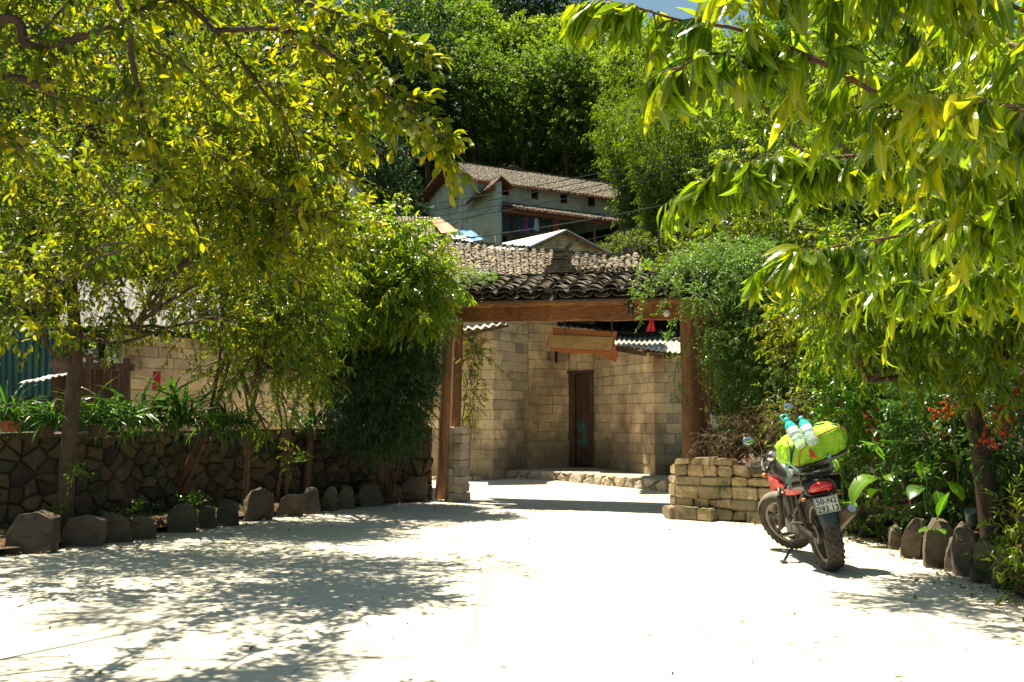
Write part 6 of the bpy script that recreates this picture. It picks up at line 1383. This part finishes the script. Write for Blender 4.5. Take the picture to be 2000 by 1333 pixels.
nb([T1, P(2080, 330, 3.6), P(1900, 300, 3.6), P(1750, 300, 3.6), P(1600, 310, 3.6), P(1480, 318, 3.6), P(1400, 345, 3.6)], .014, 58, .2)
nb([T1, P(2080, 260, 3.0), P(2000, 215, 2.9), P(1930, 200, 2.85)], .014, 10, .14)
nb([T1, P(2060, 380, 3.9), P(1900, 420, 4.0), P(1760, 460, 4.1), P(1640, 480, 4.1), P(1565, 500, 4.1)], .012, 40, .22)
nb([T2, P(2080, 100, 4.2), P(1920, 60, 4.8), P(1780, 40, 5.0), P(1640, 30, 5.1)], .018, 48, .3)
nb([T1, P(2060, 300, 4.2), P(1930, 360, 4.3), P(1850, 400, 4.4), P(1780, 430, 4.4)], .011, 34, .25)
nb([T0, P(2080, 520, 4.2), P(1960, 520, 4.5), P(1860, 540, 4.7), P(1760, 560, 4.8)], .012, 36, .25)
nb([T0, P(2060, 420, 3.5), P(1990, 400, 3.4), P(1930, 420, 3.4)], .012, 14, .2)
finish(tr, lm, wm, M['peach'], M['twig'])

# ---- right bed peach tree (dark trunk) and its crown
pkb = dict(sag=.3, down=.7, out=.6, spread=.85, nbr=6, wr=.003, shell=.2, gap=.15)
stemmed('peach_tree', 'dark-trunked peach tree standing in the right bed behind the orange flowers', [([Vector((4.25, 8.9, .1)), P(1918, 900, 8.9), P(1905, 830, 8.9), P(1885, 760, 8.8), P(1865, 700, 8.7), P(1850, 600, 8.6), P(1880, 480, 8.5)], .10), ([P(1885, 760, 8.8), P(1830, 710, 8.6), P(1770, 735, 8.4), P(1690, 745, 8.3)], .045), ([P(1870, 640, 8.6), P(1950, 600, 8.4), P(2050, 520, 8.2)], .04)],
        [pb(1700, 620, 8.2, .6, .4), pb(1800, 600, 8.2, .6, .45), pb(1900, 610, 8.2, .55, .45), pb(1980, 560, 8.2, .5, .5), pb(1650, 560, 7.8, .4, .3), pb(1760, 500, 8.0, .5, .35), pb(1870, 470, 8.4, .6, .5), pb(1960, 700, 8.3, .4, .35), pb(1960, 400, 8.5, .6, .5), pb(1820, 690, 8.2, .4, .2), ((2.7, 8.0, 3.7), (.6, .6, .35)), ((3.1, 7.3, 3.8), (.7, .6, .35)), ((2.2, 7.9, 4.1), (.45, .35, .25)), ((2.6, 7.9, 4.1), (.55, .5, .3)), ((1.75, 7.9, 4.2), (.45, .4, .25)), ((2.5, 7.0, 3.9), (.5, .45, .25)), ((3.3, 6.3, 3.9), (.6, .6, .3))], 1900, .32, 12, .13, T_PEACH2, M['peach'], M['bark'], **pkb)
stemmed('peach_tree', 'yellow-green peach tree top rising above the creeper mound', [([Vector((4.2, 17.2, .6)), P(1500, 700, 17), P(1480, 520, 16.8), P(1450, 400, 16.4)], .06)],
        [pb(1440, 320, 16.2, 0.51, 0.45), pb(1400, 370, 16.2, 0.45, 0.38), pb(1500, 300, 16.4, 0.45, 0.32), pb(1500, 400, 16.2, 0.64, 0.51), pb(1420, 440, 16.2, 0.51, 0.38), pb(1560, 350, 16.4, 0.64, 0.64), pb(1600, 450, 16.0, 0.77, 0.64), pb(1650, 300, 16.4, 0.90, 0.77), pb(1780, 300, 16.2, 1.02, 0.90), pb(1900, 330, 16.2, 1.02, 1.02), pb(1700, 180, 16.6, 1.28, 0.77), pb(1900, 120, 16.6, 1.28, 0.90)], 1300, .34, 11, .14, T_PEACH2, M['peachfar'], M['bark'], sag=.3, down=.5, out=.6, spread=.9, nbr=5, wr=.003, shell=.3, gap=.2)
stemmed('sapling', 'slim pale-stemmed sapling with yellowish leaves just right of the creeper', [([Vector((3.45, 12.3, .6)), P(1598, 820, 12.2), P(1612, 760, 12.1), P(1608, 680, 12), P(1600, 620, 12)], .03), ([Vector((3.3, 12.5, .6)), P(1590, 800, 12.3), P(1580, 740, 12.2)], .016)],
        [pb(1560, 620, 11.6, .4, .3), pb(1600, 580, 11.6, .45, .3), pb(1620, 660, 11.6, .35, .3), pb(1540, 660, 11.7, .25, .25), pb(1650, 600, 11.4, .4, .35), pb(1560, 710, 11.6, .15, .15)], 340, .28, 9, .10, T_PLUM, M['plum'], M['twig'], sag=.2, down=.45, out=.6, spread=.9, nbr=5, wr=.003, shell=.3, gap=.15)
# leafy shrubs filling the right garden
def shrub(px, py, Y, blobs, n, ls, tp, mat, lab, name='shrub', L=.26, nl=9, **k):
    c = P(px, py, Y); root = plant(name, c, lab, 'shrub'); lm, wm = MB(), MB()
    kk = dict(sag=.2, down=.2, out=.7, spread=1, nbr=6, wr=.003, shell=.25, gap=.1); kk.update(k)
    crown(lm, wm, blobs, n, L, nl, ls, tp, tuple(c), .018, **kk); finish(root, lm, wm, mat, M['twig'], 'foliage', 'stems'); return root
shrub(1700, 900, 11.2, [pb(1660, 700, 11, .5, .4), pb(1720, 760, 11, .6, .45), pb(1650, 790, 11.2, .4, .35), pb(1800, 730, 10.8, .5, .4), pb(1760, 680, 11, .5, .4), pb(1700, 850, 11, .4, .3)], 760, .085, T_PLUM, M['canna'], 'glossy leafy shrub filling the space above the lime bag')
shrub(1850, 900, 10, [pb(1840, 800, 9.8, .5, .4), pb(1930, 780, 9.6, .5, .45), pb(1800, 850, 10, .4, .35), pb(1980, 860, 9, .45, .4), pb(1880, 880, 9.6, .4, .35), pb(1990, 700, 9.6, .4, .5)], 700, .09, T_PLUM, M['strap'], 'dark shrub behind the orange flowers on the right')
shrub(1720, 990, 10.6, [pb(1690, 960, 10.6, .2, .15), pb(1780, 980, 10.2, .25, .2), pb(1850, 960, 9.8, .25, .25), pb(1720, 900, 10.9, .3, .25)], 220, .075, T_SMALL, M['strap'], 'low dark leafy undershrub behind the edging slabs on the right')
shrub(1960, 1120, 7.4, [pb(1972, 1085, 7.3, .11, .14), pb(2005, 1050, 7.2, .14, .18), pb(1950, 1105, 7.3, .05, .07), pb(2010, 1120, 7.1, .12, .15), pb(1990, 1000, 7.4, .12, .11)], 85, .10, [lance(3, .09, .6, .3, .4), lance(3, .08, 1.2, .3, .4)], M['peachfar'], 'low yellow-green narrow-leaved bush at the right edge beside the paving', L=.2, nl=10, down=-.1, sag=.05)
shrub(1440, 900, 12.9, [pb(1420, 860, 13, .35, .2), pb(1480, 850, 12.9, .4, .25), pb(1540, 830, 12.7, .3, .3), pb(1400, 890, 12.8, .22, .08)], 330, .09, [lance(3, .05, 1.0, .2, .5), lance(3, .08, .5, .2, .5)], M['dry'], 'dry brown and olive weeds spilling over the block planter', name='dry_weeds', L=.35, down=.1, sag=.35, spread=.5)
shrub(1620, 880, 11.9, [pb(1600, 860, 12, .3, .35), pb(1560, 800, 12.2, .3, .3), pb(1650, 830, 11.8, .3, .4)], 260, .10, T_PEACH2, M['olive'], 'olive narrow-leaved shrub between the creeper and the motorbike')
# orange-flowered shrub: panicles
root = plant('flowering_shrub', P(1960, 900, 8.6), 'shrub carrying hanging panicles of orange-red flowers at the right edge', 'shrub'); wm = MB(); lm = MB()
shc = P(1960, 900, 8.6)
for (px, py, Y, n, r) in ((1960, 800, 8.4, 34, .10), (1985, 770, 8.4, 30, .10), (1925, 850, 8.4, 24, .08), (1855, 790, 9.0, 22, .08), (1700, 805, 10.6, 16, .08), (1718, 835, 10.5, 22, .10), (1715, 860, 10.5, 8, .05), (1828, 808, 9.4, 16, .07), (1843, 845, 9.4, 12, .05), (1995, 730, 8.3, 20, .08), (1960, 840, 8.4, 14, .06)):
    c = P(px, py, Y); fm = MB(); b0 = c + Vector((rng.normal(0, .05), .05, .12)); s0_ = shc.lerp(c, .3) if Y < 9 else Vector((c.x + .1, c.y + .1, .7)); wm.tube(cat_rom([s0_, s0_.lerp(b0, .6) + Vector((0, 0, .1)), b0, c], 4), .005, 5)
    for i in range(n):
        q = c + Vector(rng.normal(0, r * .55, 3)) * 1.0 - Vector((0, 0, abs(rng.normal(0, r * .6)))); d = Vector(rng.normal(0, 1, 3)).normalized(); wm.tube([q.lerp(c, .8), q], .0015, 3)
        fm.blob(q, (.007, .007, .010), n=7, m=5, tint=rng.random())
        pa_ = rng.normal(0, 1, (4, 3)); put_leaves(fm, np.repeat(np.array([list(q)]), 4, 0), pa_, np.full(4, .026), T_SMALL)
    fm.build('flower_cluster', M['flower'], root)
twigs(lm, wm, np.array([list(shc)] * 40) + rng.normal(0, .25, (40, 3)), rng.normal(0, 1, (40, 3)) + [0, 0, .4], .35, 10, .07, T_PLUM, 1, .2, .2)
finish(root, lm, wm, M['strap'], M['twig'], 'leaves', 'stems')
# broad-leaved canna-like plants
def broad(px, py, Y, leaves_, lab, mat=M['canna'], stems=4):
    c = P(px, py, Y); c.z = max(c.z, .1); root = plant('broad_leaf_plant', c, lab, 'plant', 'broad-leaved plants in the right bed'); lm, wm = MB(), MB()
    for (x, y, Yy, ax, ln, wd, dr, rl) in leaves_:
        tip = P(x, y, Yy); tp = [lance(10, wd, dr, .25, .45, .06)]; a = np.array([ax], float)
        wm.tube(cat_rom([c + Vector(rng.normal(0, .03, 3)), c.lerp(tip, .5) + Vector((0, .03, .05)), tip], 5), [.016, .014, .012, .011, .010, .009, .008, .008, .007, .007, .006], 6)
        put_leaves(lm, np.array([list(tip)]), a, np.array([ln]), tp, rl)
    wm.build('stems', mat, root, smooth=True); lm.build('leaves', mat, root, smooth=True)
broad(1738, 985, 10.5, [(1722, 935, 10.3, (-1, -.35, .25), .50, .24, 1.9, .1), (1728, 900, 10.4, (-.6, -.2, .9), .40, .16, .8, .1), (1740, 890, 10.5, (.1, 0, 1), .45, .12, .3, .1), (1752, 900, 10.5, (.25, -.1, 1), .42, .13, .6, .1), (1745, 930, 10.4, (.9, -.3, .45), .48, .17, .9, .1), (1735, 930, 10.4, (-.35, -.8, .5), .35, .2, 1.6, .1), (1760, 905, 10.7, (.6, .3, .8), .4, .15, 1.0, .1), (1720, 960, 10.3, (-.5, -.5, .3), .3, .2, 1.2, .1)], 'pale green broad-leaved plant with a large folded sunlit leaf behind the silencer')
broad(1815, 1000, 9.8, [(1828, 880, 9.6, (.5, -.4, -.3), .28, .34, .5, .2), (1840, 850, 9.7, (.4, -.5, .2), .3, .36, .9, .2), (1812, 905, 9.6, (-.4, -.6, -.2), .26, .36, .6, .2), (1870, 810, 9.7, (-.6, -.6, .3), .4, .36, .8, .2), (1800, 950, 9.5, (-.6, -.5, -.1), .24, .34, .8, .2), (1850, 940, 9.4, (.3, -.6, -.4), .24, .34, .6, .2), (1880, 870, 9.6, (.5, -.5, -.1), .3, .34, .6, .2), (1830, 960, 9.3, (0, -.6, -.6), .2, .34, .6, .2), (1790, 880, 9.9, (-.5, -.3, .5), .3, .3, .9, .2)], 'dark broad heart-leaved plant left of the right tree trunk')
broad(1826, 1062, 8.9, [(1832, 1010, 8.8, (.15, -.3, 1), .26, .2, .4, .1), (1822, 1035, 8.8, (-.8, -.3, .1), .16, .3, .5, .1), (1828, 1030, 8.8, (.1, -.8, -.1), .15, .3, .4, .1)], 'single bright upright leaf and small leaves in front of the tall edging slabs')
broad(1645, 940, 11.0, [(1640, 890, 10.9, (-.1, 0, 1), .4, .10, .3, .1), (1650, 900, 10.9, (.3, -.1, 1), .35, .1, .5, .1), (1635, 920, 10.8, (-.3, -.4, .8), .3, .14, .7, .1), (1658, 960, 10.7, (.4, -.5, .3), .3, .16, 1.0, .1), (1648, 985, 10.6, (.1, -.6, .3), .25, .18, 1.0, .1)], 'upright fresh green leaves directly behind the motorbike rack')
# garden spotlight
sl_ = empty('garden_spotlight', tuple(P(1897, 1020, 8.3)), 'small grey garden spotlight standing among the tall slabs on the right', 'spotlight')
c = P(1896, 1012, 8.3); mb = MB(); mb.lathe([(0, -.07), (.03, -.07), (.04, -.05), (.045, .05), (.05, .065), (.042, .065), (0, .055)], c, (-.2, -.4, 1), 18); mb.build('lamp_head', plain('grey_metal', (.10, .12, .12), .4, .4), sl_, smooth=True)
mb = MB(); mb.tube([c - Vector((0, 0, .05)), Vector((c.x, c.y, .03))], .012, 8); mb.build('spike', mblack, sl_)

# ---- leaf litter and weeds on the ground (uncountable)
lm = MB()
def litter(n, pick, s0, s1, z=.018):
    p = np.array([pick() for _ in range(n)], float); a = rng.normal(0, 1, (n, 3)); a[:, 2] *= .15; q = np.stack([p[:, 0], p[:, 1], np.full(n, z) + p[:, 2]], 1)
    put_leaves(lm, q, a, rng.uniform(s0, s1, n), [lance(3, .2, .9, .2, .5), lance(3, .16, .5, .2, .5)], .3)
litter(420, lambda: (rng.uniform(-5, 4), rng.uniform(4.5, 16), 0), .02, .055)
def alongr(path, sp):
    i = rng.integers(0, len(path) - 1); a, b = Vector(path[i]), Vector(path[i + 1]); p = a.lerp(b, rng.random()); return (p.x + rng.normal(0, sp), p.y + rng.normal(0, sp), 0)
litter(700, lambda: alongr(RIML, .22), .025, .06, .03); litter(1300, lambda: alongr(RIMR, .25), .025, .07, .03)
litter(1200, lambda: (rng.uniform(3.9, 4.7), rng.uniform(7, 11.5), .08), .03, .08, .06); litter(700, lambda: alongr([(-5.3, 10.2, 0), (-4.2, 12.2, 0), (-3, 14, 0), (-1.7, 15.4, 0)], .2), .03, .08, .13)
litter(60, lambda: (rng.uniform(-1, 3), rng.uniform(16, 19), .02), .03, .06, .03)
tag(lm.build('leaf_litter', M['litter']), kind='stuff')
# grass tufts and ferns at the wall feet
lm = MB(); p = np.array([alongr([(3.9, 11.3, 0), (4.2, 10, 0), (4.2, 8.5, 0), (3.95, 7.2, 0)], .15) for _ in range(900)]); p[:, 2] = .06
put_leaves(lm, p, rng.normal(0, .5, (900, 3)) + [0, 0, 1], rng.uniform(.06, .22, 900), [lance(3, .06, 1.2, .3, .5), lance(3, .2, .8, .3, .5)], .5)
p = np.array([alongr([(-5.2, 10.3, 0), (-4.1, 12.1, 0), (-3, 14, 0), (-1.7, 15.3, 0)], .12) for _ in range(500)]); p[:, 2] = .12
put_leaves(lm, p, rng.normal(0, .6, (500, 3)) + [0, 0, 1], rng.uniform(.04, .12, 500), [lance(3, .1, 1.2, .3, .5), lance(3, .25, .8, .3, .5)], .5)
tag(lm.build('undergrowth', M['strap']), kind='stuff')

# ================================================================ HILLSIDE TREES
def proto_tree(kind):
    root = empty('forest_tree', (0, 0, 0)); lm, wm = MB(), MB()
    Hh = {'broad': 14, 'light': 13, 'dark': 15, 'bush': 5}[kind]; mat = {'broad': M['forest'], 'light': M['forestlight'], 'dark': M['forestdark'], 'bush': M['olive']}[kind]
    lean = rng.normal(0, .6, 2); top = Vector((lean[0], lean[1], Hh * .8))
    tk = cat_rom([(0, 0, -1), (lean[0] * .2, lean[1] * .2, Hh * .3), tuple(top * .7), tuple(top)], 5); wm.tube(tk, [Hh * .018 * (1 - .8 * i / 15) for i in range(16)], 8)
    bl = []; nb_ = 15 if kind != 'bush' else 7
    for i in range(nb_):
        h = (.36 + .58 * (i + .5) / nb_) if kind != 'bush' else rng.uniform(.2, .75)
        rr = Hh * (.26 * math.sin(math.pi * min(1, (h - .2) / .85)) + .03) if kind != 'bush' else Hh * .35
        an = i * 2.4 + rng.random(); r_ = rr * rng.uniform(.35, 1)
        s_ = Hh * rng.uniform(.11, .17) * (1.3 if kind == 'bush' else 1)
        bl.append(((lean[0] * h + math.cos(an) * r_, lean[1] * h + math.sin(an) * r_, Hh * h), (s_, s_, s_ * .72)))
    hub = [tuple(q) for q in tk[5::2]]
    crown(lm, wm, bl, {'broad': 1500, 'light': 1500, 'dark': 1100, 'bush': 900}[kind], Hh * .055 if kind != 'bush' else .45, 7, .42 if kind != 'bush' else .2, T_FAR, hub, Hh * .006, sag=.25, down=.3, out=.8, nbr=3, wr=.012, shell=.45, gap=.15, gsc=.8, roll=.7)
    wm.build('trunk', M['bark'], root, smooth=True); lm.build('crown', mat, root); return root
def proto_bamboo():
    root = empty('bamboo_clump', (0, 0, 0)); lm, wm = MB(), MB()
    for i in range(34):
        an = rng.random() * 6.28; r_ = rng.random() * .9; b = Vector((math.cos(an) * r_, math.sin(an) * r_, -.8)); h = rng.uniform(8, 12.5); lx, ly = math.cos(an) * rng.uniform(.5, 2.6), math.sin(an) * rng.uniform(.5, 2.6)
        c = cat_rom([b, b + Vector((lx * .12, ly * .12, h * .4)), b + Vector((lx * .5, ly * .5, h * .8)), b + Vector((lx * 1.1, ly * 1.1, h))], 6); wm.tube(c, [.055 * (1 - .75 * k / (len(c) - 1)) for k in range(len(c))], 5)
        A = np.array([list(p) for p in c[5:]]); n = 34; k = rng.integers(0, len(A), n)
        twigs(lm, None, A[k] + rng.normal(0, .15, (n, 3)), rng.normal(0, 1, (n, 3)) + [0, 0, .1], .8, 7, .42, T_BAM, 1, .35, .5, .6)
    wm.build('culms', M['culm'], root, smooth=True); lm.build('leaves', M['bamboo'], root); return root
protos = {}
for k in ('broad', 'light', 'dark', 'bush'): protos[k] = [proto_tree(k) for _ in range(2)]
protos['bamboo'] = [proto_bamboo() for _ in range(2)]
usedp = set()
KL = {'broad': ('mid-green broadleaf tree', 'tree'), 'light': ('light green leafy tree', 'tree'), 'dark': ('dark evergreen tree', 'tree'), 'bush': ('olive green bush', 'bush'), 'bamboo': ('feathery bamboo clump', 'bamboo')}
def put(kind, px, Y, sc, label, group, dz=0.0):
    i = rng.integers(0, 2); pr = protos[kind][i]
    if (kind, i) not in usedp: usedp.add((kind, i)); o = pr
    else: o = copy_tree(pr)
    X = (px - 1000) / F * Y; o.location = (X, Y, hillz(X, Y) + dz); o.rotation_euler = (0, 0, rng.random() * 6.28); s_ = sc * rng.uniform(.92, 1.1); o.scale = (s_, s_, s_ * rng.uniform(.95, 1.1))
    if kind == 'bush': o.name = 'bush'
    tag(o, label, KL[kind][1], group)
rows = [  # (kind, px, Y, scale)
 ('the row directly behind the grey house', 'trees directly behind the grey house', [('dark', -260, 84, 1), ('dark', -60, 84, 1), ('broad', 80, 83, 1), ('dark', 240, 84, 1), ('broad', 400, 84, 1), ('dark', 540, 82, 1), ('dark', 655, 84, 1.05), ('dark', 740, 86, 1.05), ('dark', 835, 90, 1), ('broad', 925, 91, .95), ('broad', 1020, 92, .95), ('broad', 1110, 91, .95), ('light', 1200, 90, 1), ('light', 1300, 88, 1), ('broad', 1420, 86, 1), ('broad', 1560, 86, 1), ('broad', 1700, 86, 1), ('broad', 1850, 86, 1), ('broad', 2020, 86, 1)]),
 ('the second row up the hillside', 'trees in the second row up the hillside', [('broad', -200, 96, 1.1), ('dark', 20, 96, 1.1), ('broad', 180, 97, 1.1), ('dark', 340, 96, 1.1), ('broad', 500, 97, 1.1), ('dark', 620, 97, 1.1), ('dark', 700, 99, 1.1), ('dark', 800, 99, 1.1), ('broad', 890, 100, 1.2), ('light', 985, 101, 1.05), ('light', 1085, 99, 1.1), ('light', 1180, 99, 1.0), ('broad', 1270, 98, 1), ('light', 1380, 97, 1.0), ('broad', 1500, 97, 1), ('light', 1640, 97, 1), ('broad', 1800, 97, 1), ('broad', 1960, 97, 1)]),
 ('the third row near the hilltop', 'trees in the third row near the hilltop', [('broad', 40, 109, 1.2), ('broad', 250, 109, 1.2), ('broad', 430, 109, 1.2), ('dark', 590, 110, 1.2), ('broad', 720, 110, 1.2), ('broad', 820, 111, 1.2), ('light', 910, 111, 1.2), ('dark', 1010, 112, 1.2), ('dark', 1110, 111, 1.15), ('light', 1200, 110, .9), ('light', 1290, 110, .85), ('light', 1390, 110, .9), ('broad', 1500, 110, 1), ('broad', 1640, 110, 1), ('light', 1800, 110, 1)]),
 ('the topmost row on the ridge', 'trees on the topmost ridge row', [('broad', 100, 121, 1.2), ('dark', 330, 121, 1.2), ('broad', 550, 121, 1.2), ('dark', 760, 121, 1.2), ('broad', 880, 121, 1.2), ('dark', 980, 121, 1.15), ('dark', 1080, 121, 1.1)])]
for rn, gr, L in rows:
    for i, (k, px, Y, sc) in enumerate(L): put(k, px, Y, sc, f'{KL[k][0]}, {ORD[i]} from the left in {rn}', gr)
for i, (px, Y, sc) in enumerate(((1235, 72, 1.0), (1290, 66, .95), (1350, 70, 1.1), (1420, 64, 1.05), (1500, 68, 1.15), (1270, 78, 1.1), (1580, 70, 1.2), (1390, 80, 1.2), (1480, 82, 1.2), (1215, 84, .85))):
    put('bamboo', px, Y, sc, f'tall feathery bamboo clump, {ORD[i]} of those growing right of the grey house', 'bamboo clumps right of the grey house')
for i, (px, Y, sc) in enumerate(((1175, 47, .75), (1230, 43, .9), (1290, 38, .9), (1350, 34, .9), (1200, 36, .75), (1260, 31, .95), (1330, 28, 1.0), (1230, 53, 1.0), (1300, 50, 1.1), (1380, 44, 1.2), (1450, 30, 1.3), (1560, 28, 1.4), (1700, 27, 1.4), (1850, 27, 1.5), (1460, 50, 1.6))):
    put('bush', px, Y, sc, f'olive green bush, {ORD[i]} of those between the gate roof and bamboo', 'bushes above the right end of the gate roof')
for i, (px, Y, sc, k) in enumerate(((60, 30, .55, 'broad'), (200, 34, .55, 'broad'), (330, 29, .5, 'dark'), (430, 34, .55, 'broad'), (530, 32, .45, 'dark'), (-60, 34, .6, 'dark'), (590, 46, .5, 'dark'), (745, 62, .6, 'dark'), (690, 66, .7, 'dark'))):
    put(k, px, Y, sc, f'{KL[k][0]}, {ORD[i]} of those behind the left buildings', 'trees behind the left buildings')
# undergrowth clothing the hillside
lm = MB(); n = 42000; p = np.stack([rng.uniform(-62, 62, n), rng.uniform(40, 125, n), np.zeros(n)], 1); p = p[np.abs(p[:, 0]) < p[:, 1] * .58]
p = p[~((p[:, 0] > -9) & (p[:, 0] < 12) & (p[:, 1] > 66) & (p[:, 1] < 84))]
p[:, 2] = [hillz(x, y) for x, y in p[:, :2]]; n = len(p); p[:, 2] += rng.random(n) * .9
put_leaves(lm, p, rng.normal(0, 1, (n, 3)) + [0, -.3, .5], rng.uniform(.4, 1.0, n), T_FAR, .8); tag(lm.build('hillside_undergrowth', M['forest']), kind='stuff')
for k in protos:
    for i, pr in enumerate(protos[k]):
        if (k, i) not in usedp:
            for ch in list(pr.children): bpy.data.objects.remove(ch)
            bpy.data.objects.remove(pr)
